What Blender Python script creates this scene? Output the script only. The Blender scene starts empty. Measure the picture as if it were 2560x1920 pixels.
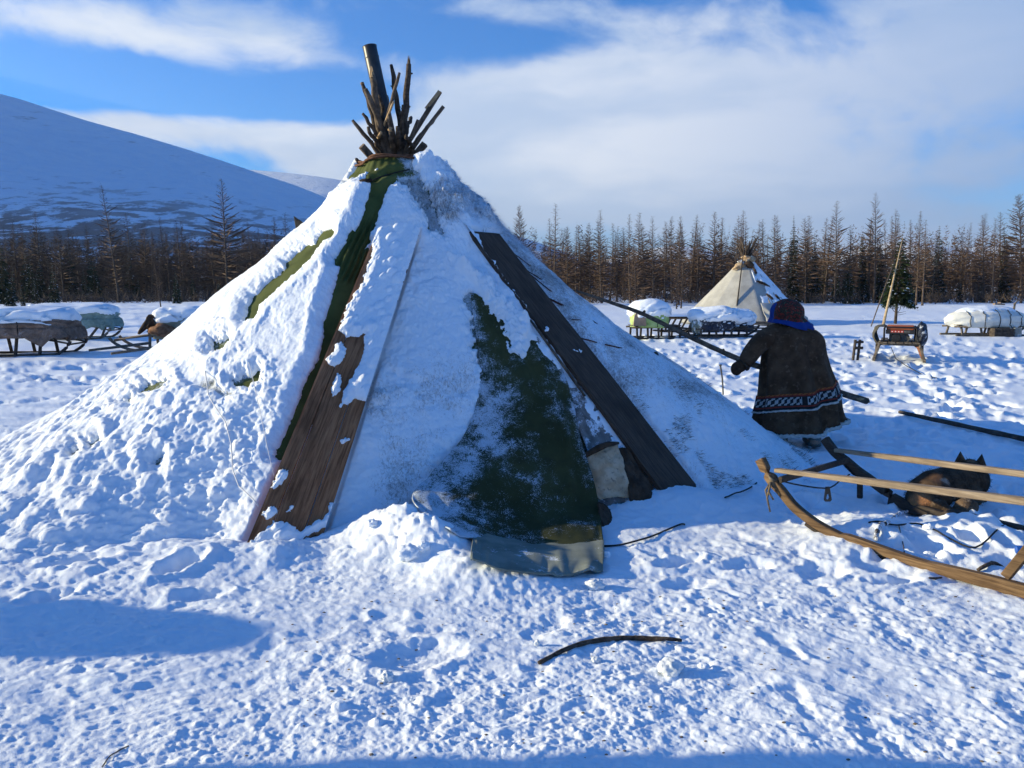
import bpy, bmesh, math, random
import numpy as np
from mathutils import Vector, Matrix, noise as mnoise

random.seed(7); np.random.seed(7)
scene = bpy.context.scene
COL = scene.collection
R = math.radians

# ------------------------------------------------------------------ camera
FPX = 1900.0                                  # focal length in photograph pixels (2560 wide)
PITCH = math.atan(245 / 1900.0)
EYE = np.array([0.0, 0.0, 1.62])
cam_d = bpy.data.cameras.new('camera'); cam_d.sensor_width = 36.0; cam_d.lens = FPX / 2560 * 36.0
cam_d.clip_start = 0.05; cam_d.clip_end = 20000
cam = bpy.data.objects.new('camera', cam_d); COL.objects.link(cam)
cam.location = EYE; cam.rotation_euler = (math.pi / 2 - PITCH, 0, 0)
scene.camera = cam

# ------------------------------------------------------------------ sun and sky
SUN_EL = R(13.5)
SUN_H = np.array([-0.998, 0.06])            # horizontal direction towards the sun
SUN = np.array([SUN_H[0] * math.cos(SUN_EL), SUN_H[1] * math.cos(SUN_EL), math.sin(SUN_EL)])
sd = bpy.data.lights.new('sun', 'SUN'); sd.energy = 5.0; sd.angle = R(0.53); sd.color = (1.0, 0.87, 0.56)
so = bpy.data.objects.new('sun', sd); COL.objects.link(so)
so.rotation_euler = Vector(SUN).to_track_quat('Z', 'Y').to_euler()
so.location = (-60, -5, 40)

world = bpy.data.worlds.new('World'); scene.world = world; world.use_nodes = True
wn = world.node_tree.nodes; wl = world.node_tree.links; wn.clear()


class NG:
    """small helper for wiring shader nodes"""
    def __init__(s, tree): s.t = tree; s.n = tree.nodes; s.l = tree.links
    def sock(s, v, inp):
        if isinstance(v, bpy.types.NodeSocket): s.l.new(v, inp)
        elif v is not None:
            try: inp.default_value = v
            except Exception: inp.default_value = (v, v, v) if not hasattr(v, '__len__') else tuple(v)
    def math(s, op, a, b=None, c=None, clamp=False):
        n = s.n.new('ShaderNodeMath'); n.operation = op; n.use_clamp = clamp
        for v, i in ((a, 0), (b, 1), (c, 2)):
            if v is not None: s.sock(v, n.inputs[i])
        return n.outputs[0]
    def vmath(s, op, a, b=None):
        n = s.n.new('ShaderNodeVectorMath'); n.operation = op
        s.sock(a, n.inputs[0])
        if b is not None: s.sock(b, n.inputs[1])
        return n.outputs[0]
    def scale(s, v, k):
        n = s.n.new('ShaderNodeVectorMath'); n.operation = 'SCALE'; s.sock(v, n.inputs[0]); s.sock(k, n.inputs['Scale']); return n.outputs[0]
    def sep(s, v):
        n = s.n.new('ShaderNodeSeparateXYZ'); s.sock(v, n.inputs[0]); return n.outputs
    def comb(s, x, y, z):
        n = s.n.new('ShaderNodeCombineXYZ')
        for v, i in ((x, 0), (y, 1), (z, 2)): s.sock(v, n.inputs[i])
        return n.outputs[0]
    def noise(s, vec, scale, detail=4, rough=.55, dist=0, dim='3D', lac=2.0):
        n = s.n.new('ShaderNodeTexNoise'); n.noise_dimensions = dim
        if vec is not None: s.sock(vec, n.inputs['Vector'])
        n.inputs['Scale'].default_value = scale; n.inputs['Detail'].default_value = detail
        n.inputs['Roughness'].default_value = rough; n.inputs['Distortion'].default_value = dist
        n.inputs['Lacunarity'].default_value = lac
        return n.outputs[0]
    def ss(s, v, lo, hi, a=0.0, b=1.0):
        n = s.n.new('ShaderNodeMapRange'); n.interpolation_type = 'SMOOTHSTEP'
        s.sock(v, n.inputs[0]); s.sock(lo, n.inputs[1]); s.sock(hi, n.inputs[2]); s.sock(a, n.inputs[3]); s.sock(b, n.inputs[4])
        return n.outputs[0]
    def mix(s, f, a, b):
        n = s.n.new('ShaderNodeMix'); n.data_type = 'RGBA'
        s.sock(f, n.inputs[0])
        for v, i in ((a, 6), (b, 7)):
            if isinstance(v, bpy.types.NodeSocket): s.l.new(v, n.inputs[i])
            else: n.inputs[i].default_value = (*v[:3], 1)
        return n.outputs[2]
    def coord(s, which='Object'):
        n = s.n.new('ShaderNodeTexCoord'); return n.outputs[which]
    def attr(s, name):
        n = s.n.new('ShaderNodeAttribute'); n.attribute_name = name; return n.outputs
    def bump(s, h, strength=.3, dist=.02):
        n = s.n.new('ShaderNodeBump'); n.inputs['Strength'].default_value = strength; n.inputs['Distance'].default_value = dist
        s.l.new(h, n.inputs['Height']); return n.outputs[0]


g = NG(world.node_tree)
sky = wn.new('ShaderNodeTexSky'); sky.sky_type = 'NISHITA'; sky.sun_disc = False
sky.sun_elevation = SUN_EL; sky.sun_rotation = math.atan2(SUN_H[0], SUN_H[1])
sky.altitude = 300; sky.air_density = 1.0; sky.dust_density = 0.15; sky.ozone_density = 1.6
WSTR = 0.068
SKYTINT = (.14, .92, 1.95)


def azel(px, py):
    """direction of a photograph pixel as (azimuth, elevation)"""
    c, s_ = math.cos(PITCH), math.sin(PITCH)
    x = px - 1280; v = 960 - py
    d = (x, FPX * c + v * s_, -FPX * s_ + v * c)
    return math.atan2(d[0], d[1]), math.atan2(d[2], math.hypot(d[0], d[1]))


gen = g.coord('Generated')
dx, dy, dz = g.sep(gen)
az = g.math('ARCTAN2', dx, dy)
el = g.math('ARCSINE', dz)
uv = g.comb(g.math('MULTIPLY', az, 1.0), g.math('MULTIPLY', el, 1.9), 3.7)
warp = g.noise(uv, 2.2, 3, .5)
warp2 = g.noise(g.vmath('ADD', uv, (5.2, 1.3, 8.1)), 5.0, 2, .5)
uvw = g.vmath('ADD', uv, g.comb(g.math('MULTIPLY_ADD', warp, .34, -.17), g.math('MULTIPLY_ADD', warp2, .12, -.06), 0))
n1 = g.noise(uvw, 3.4, 8, .57)
n2 = g.noise(g.vmath('ADD', uvw, (9.1, 4.4, 2.0)), 9.0, 6, .6)
cloudn = g.math('ADD', g.math('MULTIPLY', n1, .72), g.math('MULTIPLY', n2, .28))
# where the photograph's sky is covered: (px, py, half width px, half height px, weight)
blobs = [(150, 40, 400, 80, .58), (640, 120, 290, 85, .56), (40, 165, 80, 30, .42), (350, 220, 60, 22, .40),
         (330, 300, 330, 42, .50), (700, 345, 380, 52, .50), (880, 420, 260, 60, .55), (680, 290, 260, 26, .24),
         (1180, 330, 260, 120, .56), (1500, 260, 420, 170, .60), (2000, 230, 600, 210, .40), (2350, 420, 600, 190, .36),
         (1650, 480, 600, 120, .40), (2400, 60, 560, 110, .24), (1750, 60, 330, 40, .18), (1250, 30, 330, 24, .16), (1250, 480, 300, 120, .42),
         (1060, 90, 150, 80, -.34), (1340, 110, 240, 45, -.40), (420, 255, 330, 30, -.42), (60, 210, 200, 50, -.38), (330, 175, 160, 40, -.34), (850, 250, 160, 40, -.25)]
bias = None
for (bx, by, sx, sy, w) in blobs:
    a0, e0 = azel(bx, by)
    q1 = g.math('POWER', g.math('MULTIPLY', g.math('SUBTRACT', az, a0), FPX / sx), 2)
    q2 = g.math('POWER', g.math('MULTIPLY', g.math('SUBTRACT', el, e0), FPX / sy), 2)
    ex = g.math('MULTIPLY', g.math('EXPONENT', g.math('MULTIPLY', g.math('ADD', q1, q2), -1.0)), w)
    bias = ex if bias is None else g.math('ADD', bias, ex)
# the rest of the sky: broken cloud of the same sort, thinning towards the zenith
cover = g.ss(g.math('ADD', g.math('ADD', bias, g.math('MULTIPLY', g.math('SUBTRACT', cloudn, .5), 2.5)), .0), .13, .62)
cover = g.math('MULTIPLY', cover, .95)
thick = g.noise(g.vmath('MULTIPLY', g.vmath('ADD', uvw, (2.0, 7.4, 1.0)), (1.0, 1.9, 1.0)), 2.4, 7, .56)
veil = g.ss(az, .02, .62)                       # the bank to the north is a grey-blue stratus
ccol = g.mix(g.ss(thick, .38, .64), (4.6, 5.7, 7.6), (7.6, 8.0, 8.8))
ccol = g.mix(g.math('MULTIPLY', veil, .72), ccol, (2.4, 3.8, 6.5))
clear = g.vmath('MULTIPLY', sky.outputs[0], SKYTINT)       # a deep, dry arctic blue
clear = g.mix(g.math('MULTIPLY', g.ss(el, .16, .0), .85), clear, (3.6, 5.1, 7.6))   # thin haze towards the horizon
skyc = g.mix(cover, clear, ccol)
bg = wn.new('ShaderNodeBackground'); bg.inputs[1].default_value = WSTR
wl.new(skyc, bg.inputs[0])
wo = wn.new('ShaderNodeOutputWorld'); wl.new(bg.outputs[0], wo.inputs[0])

scene.view_settings.view_transform = 'Standard'
scene.view_settings.look = 'None'
scene.view_settings.exposure = .78
scene.view_settings.gamma = 1.0
scene.view_settings.use_curve_mapping = False
scene.render.engine = 'CYCLES'
scene.cycles.use_denoising = True
HAZE = .00011
scene.cycles.max_bounces = 6
scene.cycles.volume_bounces = 0
scene.cycles.diffuse_bounces = 3
scene.cycles.glossy_bounces = 2
scene.cycles.transmission_bounces = 2
scene.cycles.use_adaptive_sampling = True
scene.cycles.adaptive_threshold = 0.02
scene.cycles.caustics_reflective = False
scene.cycles.caustics_refractive = False
world.cycles.sampling_method = 'MANUAL'
world.cycles.sample_map_resolution = 512

# ------------------------------------------------------------------ rays of the photograph, for placing things at their own distances
_fw = np.array([0, math.cos(PITCH), -math.sin(PITCH)]); _up = np.array([0, math.sin(PITCH), math.cos(PITCH)]); _ri = np.array([1.0, 0, 0])


def ray(px, py):
    d = _fw * FPX + _ri * (px - 1280) + _up * (960 - py)
    return d / np.linalg.norm(d)


def pg(px, py, z=0.0):
    d = ray(px, py); return EYE + d * ((z - EYE[2]) / d[2])


def pd(px, py, Y):
    d = ray(px, py); return EYE + d * (Y / d[1])


def proj(P):
    q = np.asarray(P, float) - EYE; zc = q @ _fw
    zc = np.where(zc < .05, .05, zc)
    return 1280 + FPX * (q @ _ri) / zc, 960 - FPX * (q @ _up) / zc


# ------------------------------------------------------------------ noise on arrays
_perm = np.random.RandomState(3).permutation(4096)
_ang = np.random.RandomState(4).rand(4096) * 2 * np.pi
_gx, _gy = np.cos(_ang), np.sin(_ang)
_rnd = np.random.RandomState(5).rand(4096, 4)


def _h(i, j, seed):
    return _perm[(_perm[(_perm[(i + seed * 131) & 4095] + j) & 4095] + seed * 17) & 4095]


def pn(x, y, seed=0):
    """gradient noise, about -1..1"""
    x = np.asarray(x, float); y = np.asarray(y, float)
    i = np.floor(x).astype(np.int64); j = np.floor(y).astype(np.int64)
    fx, fy = x - i, y - j
    u = fx * fx * fx * (fx * (fx * 6 - 15) + 10); v = fy * fy * fy * (fy * (fy * 6 - 15) + 10)
    def gd(a, b, X, Y):
        k = _h(a, b, seed); return _gx[k] * X + _gy[k] * Y
    n00 = gd(i, j, fx, fy); n10 = gd(i + 1, j, fx - 1, fy); n01 = gd(i, j + 1, fx, fy - 1); n11 = gd(i + 1, j + 1, fx - 1, fy - 1)
    a = n00 + u * (n10 - n00); b = n01 + u * (n11 - n01)
    return (a + v * (b - a)) * 1.45


def fbm(x, y, seed=0, octv=4, gain=.5, lac=2.03):
    s, a, f = 0.0, 1.0, 1.0
    for o in range(octv):
        s = s + a * pn(x * f + 7.1 * o, y * f - 3.7 * o, seed + o); a *= gain; f *= lac
    return s


def lumps(x, y, seed=0, rmin=.25, rmax=.6, dens=1.0):
    """rounded lumps scattered on a unit grid: height 0..rmax"""
    x = np.asarray(x, float); y = np.asarray(y, float)
    i = np.floor(x).astype(np.int64); j = np.floor(y).astype(np.int64)
    best = np.zeros(x.shape)
    for a in (-1, 0, 1):
        for b in (-1, 0, 1):
            k = _h(i + a, j + b, seed); q = _rnd[k]
            cx = i + a + q[..., 0]; cy = j + b + q[..., 1]
            r = rmin + (rmax - rmin) * q[..., 2] ** 2
            d2 = ((x - cx) ** 2 + (y - cy) ** 2) / (r * r)
            h = r * np.sqrt(np.clip(1 - d2, 0, 1)) * (q[..., 3] < dens)
            best = np.maximum(best, h)
    return best


def sstep(x, a, b):
    t = np.clip((np.asarray(x, float) - a) / (b - a), 0, 1); return t * t * (3 - 2 * t)


def smax(a, b, k):
    h = np.clip(.5 + .5 * (a - b) / k, 0, 1); return b + (a - b) * h + k * h * (1 - h)


# ------------------------------------------------------------------ building helpers
class MB:
    """collects shapes for ONE mesh object"""
    def __init__(s): s.v = []; s.f = []
    def add(s, v, f):
        o = len(s.v); s.v.extend([tuple(map(float, p)) for p in v]); s.f.extend([tuple(i + o for i in q) for q in f]); return s
    def tube(s, pts, rad, n=8, cap=True, flat=1.0, wob=0.0):
        pts = [Vector(p) for p in pts]
        if not hasattr(rad, '__len__'): rad = [rad] * len(pts)
        vs, fs = [], []; up = None
        for k, p in enumerate(pts):
            t = (pts[min(k + 1, len(pts) - 1)] - pts[max(k - 1, 0)])
            if t.length < 1e-9: t = Vector((0, 0, 1))
            t.normalize()
            if up is None:
                up = Vector((0, 0, 1)) if abs(t.z) < .9 else Vector((1, 0, 0))
            a = t.cross(up); a.normalize(); b = a.cross(t); b.normalize(); up = b
            for i in range(n):
                th = 2 * math.pi * i / n
                rr = rad[k] * (1 + wob * (random.random() - .5) * 2)
                vs.append(p + a * (math.cos(th) * rr) + b * (math.sin(th) * rr * flat))
        for k in range(len(pts) - 1):
            for i in range(n):
                j = (i + 1) % n
                fs.append((k * n + i, k * n + j, (k + 1) * n + j, (k + 1) * n + i))
        if cap:
            fs.append(tuple(range(n - 1, -1, -1))); fs.append(tuple((len(pts) - 1) * n + i for i in range(n)))
        return s.add(vs, fs)
    def beam(s, p0, p1, w, h, up=(0, 0, 1), bev=.12, segs=1, wob=0.0):
        """bevelled bar of width w and height h (across up) from p0 to p1"""
        p0, p1 = Vector(p0), Vector(p1); t = (p1 - p0).normalized(); up = Vector(up)
        a = t.cross(up)
        if a.length < 1e-6: a = t.cross(Vector((1, 0, 0)))
        a.normalize(); b = a.cross(t).normalized()
        c = bev * min(w, h); w2, h2 = w / 2, h / 2
        prof = [(-w2 + c, -h2), (w2 - c, -h2), (w2, -h2 + c), (w2, h2 - c), (w2 - c, h2), (-w2 + c, h2), (-w2, h2 - c), (-w2, -h2 + c)]
        vs = []; n = 8
        for k in range(segs + 1):
            p = p0.lerp(p1, k / segs)
            ox, oz = (wob * (random.random() - .5), wob * (random.random() - .5))
            for (x, y) in prof: vs.append(p + a * (x + ox) + b * (y + oz))
        fs = []
        for k in range(segs):
            for i in range(n):
                j = (i + 1) % n; fs.append((k * n + i, k * n + j, (k + 1) * n + j, (k + 1) * n + i))
        fs.append(tuple(range(n - 1, -1, -1))); fs.append(tuple(segs * n + i for i in range(n)))
        return s.add(vs, fs)
    def box(s, c, size, rot=None, bev=.06):
        c = Vector(c); sx, sy, sz = size
        bm = bmesh.new(); bmesh.ops.create_cube(bm, size=1)
        for v in bm.verts: v.co = Vector((v.co.x * sx, v.co.y * sy, v.co.z * sz))
        if bev: bmesh.ops.bevel(bm, geom=bm.edges[:], offset=bev * min(size), segments=1, affect='EDGES')
        M = rot if rot is not None else Matrix.Identity(3)
        bm.verts.index_update()
        vs = [c + M @ v.co for v in bm.verts]; fs = [tuple(v.index for v in f.verts) for f in bm.faces]
        bm.free(); return s.add(vs, fs)
    def blob(s, c, rad, sub=3, amp=.15, freq=1.6, seed=0, squash_below=None, rot=None):
        """noisy ellipsoid"""
        c = Vector(c); bm = bmesh.new(); bmesh.ops.create_icosphere(bm, subdivisions=sub, radius=1)
        M = rot if rot is not None else Matrix.Identity(3)
        vs = []
        for v in bm.verts:
            d = v.co.copy()
            k = 1 + amp * mnoise.fractal(d * freq + Vector((seed * 3.1, seed * 1.7, seed)), 1.0, 2.0, 4)
            q = Vector((d.x * rad[0] * k, d.y * rad[1] * k, d.z * rad[2] * k))
            if squash_below is not None and q.z < squash_below: q.z = squash_below + (q.z - squash_below) * .15
            vs.append(c + M @ q)
        bm.verts.index_update()
        fs = [tuple(v.index for v in f.verts) for f in bm.faces]; bm.free()
        return s.add(vs, fs)
    def grid(s, P):
        """P: rows x cols x 3"""
        P = np.asarray(P); r, c = P.shape[:2]
        return s.add(P.reshape(-1, 3), [(i * c + j, i * c + j + 1, (i + 1) * c + j + 1, (i + 1) * c + j) for i in range(r - 1) for j in range(c - 1)])
    def cloth(s, P, th=.012):
        """a grid with thickness"""
        P = np.asarray(P, float); r, c = P.shape[:2]
        du = np.gradient(P, axis=1); dv = np.gradient(P, axis=0); n = np.cross(du, dv); n /= np.linalg.norm(n, axis=2, keepdims=True) + 1e-9
        A, B = P + n * th / 2, P - n * th / 2
        vs = np.concatenate([A.reshape(-1, 3), B.reshape(-1, 3)]); o = r * c; fs = []
        for i in range(r - 1):
            for j in range(c - 1):
                a, b, d, e = i * c + j, i * c + j + 1, (i + 1) * c + j + 1, (i + 1) * c + j
                fs.append((a, b, d, e)); fs.append((o + e, o + d, o + b, o + a))
        edge = [j for j in range(c)] + [i * c + c - 1 for i in range(1, r)] + [(r - 1) * c + j for j in range(c - 2, -1, -1)] + [i * c for i in range(r - 2, 0, -1)]
        for k in range(len(edge)):
            a, b = edge[k], edge[(k + 1) % len(edge)]; fs.append((b, a, o + a, o + b))
        return s.add(vs, fs)


def raw_mesh(name, v, f, mat=None, smooth=True):
    me = bpy.data.meshes.new(name)
    v = np.asarray(v, np.float32)
    if isinstance(f, np.ndarray):
        k = f.shape[1]
        me.vertices.add(len(v)); me.vertices.foreach_set('co', v.ravel())
        me.loops.add(f.size); me.loops.foreach_set('vertex_index', f.astype(np.int32).ravel())
        me.polygons.add(len(f)); me.polygons.foreach_set('loop_start', np.arange(0, f.size, k, dtype=np.int32))
        me.update(calc_edges=True); me.validate()
    else:
        me.from_pydata([tuple(p) for p in v], [], f)
    me.polygons.foreach_set('use_smooth', np.full(len(me.polygons), bool(smooth)))
    if mat is not None: me.materials.append(mat)
    me.update()
    return me


def put(name, me, parent=None, loc=None):
    o = bpy.data.objects.new(name, me); COL.objects.link(o)
    if parent is not None: o.parent = parent
    if loc is not None: o.location = loc
    return o


def tag(o, label=None, cat=None, group=None, kind=None):
    if label: o['label'] = label
    if cat: o['category'] = cat
    if group: o['group'] = group
    if kind: o['kind'] = kind
    return o


def thing(name, loc, label, cat, group=None, rz=0.0):
    o = bpy.data.objects.new(name, None); COL.objects.link(o); o.empty_display_size = .1
    o.location = Vector(loc); o.rotation_euler = (0, 0, rz)
    return tag(o, label, cat, group)


def base_of(o):
    p = Vector((0, 0, 0))
    while o is not None: p += o.location; o = o.parent
    return p


def part(name, mb, mat, parent, smooth=False, local=False, label=None, kind=None):
    """one mesh object under parent; its shapes come in world coordinates unless local"""
    v = np.array(mb.v, float)
    if parent is not None and not local: v = v - np.array(base_of(parent))
    o = put(name, raw_mesh(name, v, mb.f, mat, smooth), parent)
    if label: o['label'] = label
    if kind: o['kind'] = kind
    return o


def single(name, mb, mat, label, cat, group=None, smooth=False):
    """a thing that is one mesh; its origin sits at the middle of its foot"""
    v = np.array(mb.v, float); b = np.array([v[:, 0].mean(), v[:, 1].mean(), v[:, 2].min()])
    o = put(name, raw_mesh(name, v - b, mb.f, mat, smooth), None, b)
    return tag(o, label, cat, group)


def copy_thing(o, loc, rz=None, sc=None, label=None, group=None):
    c = o.copy(); COL.objects.link(c); c.location = loc
    if rz is not None: c.rotation_euler = (o.rotation_euler[0], o.rotation_euler[1], rz)
    if sc is not None: c.scale = sc if hasattr(sc, '__len__') else (sc, sc, sc)
    if label: c['label'] = label
    if group: c['group'] = group
    for ch in o.children:
        d = ch.copy(); COL.objects.link(d); d.parent = c
        for gch in ch.children:
            e = gch.copy(); COL.objects.link(e); e.parent = d
    return c


# ------------------------------------------------------------------ materials
def mat_base(name, rough=.7, spec=.3):
    m = bpy.data.materials.new(name); m.use_nodes = True
    t = m.node_tree; b = t.nodes['Principled BSDF']
    b.inputs['Roughness'].default_value = rough; b.inputs['Specular IOR Level'].default_value = spec
    return m, NG(t), b


def mat_snow():
    m, g, b = mat_base('snow', .55, .25)
    co = g.coord('Object')
    n = g.noise(co, 60, 5, .65); n2 = g.noise(co, 9, 3, .5)
    col = g.mix(g.ss(n2, .35, .7), (.83, .89, .955), (.88, .915, .955))
    g.l.new(col, b.inputs['Base Color'])
    h = g.math('ADD', g.math('MULTIPLY', n, .6), g.math('MULTIPLY', g.noise(co, 190, 3, .6), .4))
    g.l.new(g.bump(h, .45, .010), b.inputs['Normal'])
    return m


def mat_mottled(name, c1, c2, scale=6, rough=.8, bump=.25, bscale=80, bdist=.004, stretch=None, spec=.25, frost=None, c3=None):
    """two-tone procedural material with fine relief; frost = (amount, scale) adds white rime patches"""
    m, g, b = mat_base(name, rough, spec)
    co = g.coord('Object')
    if stretch: co = g.vmath('MULTIPLY', co, stretch)
    n = g.noise(co, scale, 5, .6)
    col = g.mix(g.ss(n, .32, .68), c1, c2)
    if c3: col = g.mix(g.ss(g.noise(co, scale * 3.1, 4, .6), .55, .75), col, c3)
    fn = g.noise(co, bscale, 4, .6)
    if frost:
        fr = g.ss(g.math('ADD', g.noise(g.coord('Object'), frost[1], 6, .7), g.math('MULTIPLY', g.noise(g.coord('Object'), frost[1] * 14, 3, .6), .3)), .86 - frost[0], .98 - frost[0])
        col = g.mix(fr, col, (.72, .78, .86))
    g.l.new(col, b.inputs['Base Color'])
    g.l.new(g.bump(fn, bump, bdist), b.inputs['Normal'])
    return m


def mat_wood(name, dark, light, axis=0, scale=5.0, rough=.8, frost=0.0):
    """grain runs along the object's given axis"""
    m, g, b = mat_base(name, rough, .2)
    st = [14.0, 14.0, 14.0]; st[axis] = .9
    co = g.vmath('MULTIPLY', g.coord('Object'), tuple(st))
    n = g.noise(co, scale, 6, .62, .6); n2 = g.noise(g.coord('Object'), 3.0, 3, .5)
    col = g.mix(g.ss(n, .3, .7), dark, light)
    col = g.mix(g.math('MULTIPLY', g.ss(n2, .45, .75), .45), col, tuple(.45 * c for c in dark))
    if frost:
        fr = g.ss(g.noise(g.coord('Object'), 22, 6, .75), .8 - frost, .86 - frost)
        col = g.mix(fr, col, (.72, .78, .86))
    g.l.new(col, b.inputs['Base Color'])
    g.l.new(g.bump(n, .5, .004), b.inputs['Normal'])
    return m


M = {}
M['snow'] = mat_snow()

# ================================================================== THE GROUND
TC = np.array([-1.16, 7.7])                   # foot of the tent's axis
_zs = np.array([2.95, 2.82, 2.6, 2.4, 2.2, 2.0, 1.8, 1.6, 1.4, 1.2, 1.0, .8, .6, .4, .2, 0, -.2, -.4])
_rl = np.array([.30, .37, .50, .68, .86, 1.08, 1.31, 1.57, 1.81, 2.03, 2.27, 2.55, 2.86, 3.21, 3.60, 4.10, 4.7, 5.3]) - .05
_rr = np.array([.36, .48, .66, .87, 1.07, 1.27, 1.50, 1.72, 1.96, 2.22, 2.52, 2.84, 3.16, 3.42, 3.66, 4.0, 4.5, 5.0]) - .04
_rf = np.array([.32, .45, .64, .83, 1.02, 1.21, 1.39, 1.58, 1.77, 1.96, 2.15, 2.34, 2.53, 2.72, 2.91, 3.1, 3.29, 3.48])


def tent_r(phi, z):
    """radius of the tent's canvas at bearing phi (0 = towards the camera, + = right), radians"""
    it = lambda a: np.interp(-z, -_zs, a)
    d = np.degrees(phi)
    wl_ = sstep(-d, 12, 44); wr_ = sstep(d, 50, 76)
    r = it(_rf) * (1 - wl_) * (1 - wr_) + it(_rl) * wl_ + it(_rr) * wr_
    flat = math.cos(R(27)) / np.cos(np.clip(phi - R(18), -R(27), R(27)))
    sag = 1 - .035 * np.cos(np.clip((d - 18) / 27, -1, 1) * math.pi / 2)
    w = sstep(2.75 - z, 0, .5)
    return r * (1 - w + w * flat * sag)


def tent_p(phi, z, off=0.0):
    """point on the canvas, moved off outwards along the normal (about 45 degrees up)"""
    r = tent_r(phi, z) + off * .69
    return np.stack([TC[0] + r * np.sin(phi), TC[1] - r * np.cos(phi), z + off * .72], -1)


def tent_hit(px, py, off=0.0):
    """where the line of sight through a pixel of the photograph meets the tent"""
    d = ray(px, py); t = np.arange(3.0, 12.0, .01); P = EYE + d * t[:, None]
    phi = np.arctan2(P[:, 0] - TC[0], -(P[:, 1] - TC[1])); rr = np.hypot(P[:, 0] - TC[0], P[:, 1] - TC[1])
    zz = P[:, 2] - off * .72
    ins = (rr < tent_r(phi, zz) + off * .69) & (zz < 2.95)
    k = int(np.argmax(ins)) if ins.any() else int(np.argmin(rr - tent_r(phi, zz)))
    return P[k]


# --- footprints and scuffs, stamped into a height map of the camp
HX0, HY0, HS = -16.0, .5, .022
HW, HH = int(36 / HS), int(28 / HS)
hmap = np.zeros((HH, HW), np.float32)


def stamp(x, y, L, W, ang, depth, rim=.35):
    e = 1.9 * max(L, W)
    i0, i1 = int((y - e - HY0) / HS), int((y + e - HY0) / HS) + 1; j0, j1 = int((x - e - HX0) / HS), int((x + e - HX0) / HS) + 1
    i0, j0 = max(i0, 0), max(j0, 0); i1, j1 = min(i1, HH), min(j1, HW)
    if i1 <= i0 or j1 <= j0: return
    yy, xx = np.mgrid[i0:i1, j0:j1]; X = xx * HS + HX0 - x; Y = yy * HS + HY0 - y
    a = X * math.cos(ang) + Y * math.sin(ang); b = -X * math.sin(ang) + Y * math.cos(ang)
    q = (a / (L / 2)) ** 2 + (b / (W / 2)) ** 2
    hmap[i0:i1, j0:j1] += depth * (-np.exp(-q ** 2 * .7) + rim * np.exp(-((np.sqrt(q) - 1.45) / .38) ** 2))


rs = np.random.RandomState(11)
for k in range(1500):                          # the trampled field behind the sled
    x = rs.uniform(1.5, 17); y = rs.uniform(8.6, 25)
    dens = 1.0 if y < 18 else .55
    if y > 19.5 and x > 9.5: dens = .25
    if rs.rand() > dens: continue
    stamp(x, y, rs.uniform(.24, .48), rs.uniform(.14, .30), rs.uniform(0, math.pi), rs.uniform(.025, .085), .3)
for k in range(330):                           # tracks round the loaded sleds
    x = rs.uniform(-14, -5.5); y = rs.uniform(9.8, 17.5)
    if abs((y - 13.6) - .25 * (x + 9)) > 2.2 and rs.rand() > .12: continue
    stamp(x, y, rs.uniform(.3, .6), rs.uniform(.14, .3), rs.uniform(-.5, .5), rs.uniform(.02, .065), .4)
for k in range(260):                           # scuffed snow in front of the tent and round the sled
    x = rs.uniform(-3.2, 5.6); y = rs.uniform(1.6, 5.6)
    if np.hypot(x - TC[0], y - TC[1]) < 3.3: continue
    stamp(x, y, rs.uniform(.10, .26), rs.uniform(.07, .15), rs.uniform(-.7, .9), rs.uniform(.002, .007), .5)
for k in range(300):
    x = rs.uniform(2.0, 6.5); y = rs.uniform(4.0, 9.0)
    stamp(x, y, rs.uniform(.2, .34), rs.uniform(.10, .17), rs.uniform(0, 3.1), rs.uniform(.015, .05), .4)
for (px, py, L, W, a, d) in [(450, 1425, .28, .14, 1.2, .06), (200, 1410, .30, .16, .3, .05), (500, 1490, .24, .12, .2, .03), (85, 1345, .34, .16, .1, .04), (120, 1500, .25, .14, .8, .03),
                             (1700, 1405, .28, .12, .5, .035), (1870, 1415, .26, .12, .2, .03), (1720, 1460, .24, .11, .1, .025), (1050, 1640, .36, .2, .3, .03), (2060, 1430, .3, .16, .2, .03)]:
    q = pg(px, py); stamp(q[0], q[1], L, W, a, d, .4)



def boot(x, y, a):
    """one boot print: sole and heel"""
    stamp(x + .06 * math.cos(a), y + .06 * math.sin(a), .19, .105, a, .010, .35); stamp(x - .09 * math.cos(a), y - .09 * math.sin(a), .10, .085, a, .012, .3)


for (xa, ya, xb, yb) in ((1.35, 2.0, .95, 4.5), (-.25, 2.6, .55, 3.9), (2.1, 2.5, 1.55, 4.9), (1.3, 4.9, 2.9, 7.2), (-2.4, 3.3, -.2, 3.5)):
    n_ = int(math.hypot(xb - xa, yb - ya) / .33); a_ = math.atan2(yb - ya, xb - xa)
    for k in range(n_):
        t = (k + rs.uniform(.2, .8)) / n_; s_ = (-1) ** k * .09
        boot(xa + (xb - xa) * t - math.sin(a_) * s_, ya + (yb - ya) * t + math.cos(a_) * s_, a_ + rs.uniform(-.25, .25))


def hsample(x, y):
    u = (np.asarray(x, float) - HX0) / HS; v = (np.asarray(y, float) - HY0) / HS
    ok = (u > 1) & (u < HW - 3) & (v > 1) & (v < HH - 3)
    u = np.clip(u, 1, HW - 3); v = np.clip(v, 1, HH - 3); i = v.astype(int); j = u.astype(int); fu = u - j; fv = v - i
    h = hmap[i, j] * (1 - fu) * (1 - fv) + hmap[i, j + 1] * fu * (1 - fv) + hmap[i + 1, j] * (1 - fu) * fv + hmap[i + 1, j + 1] * fu * fv
    return np.where(ok, h, 0)


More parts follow.
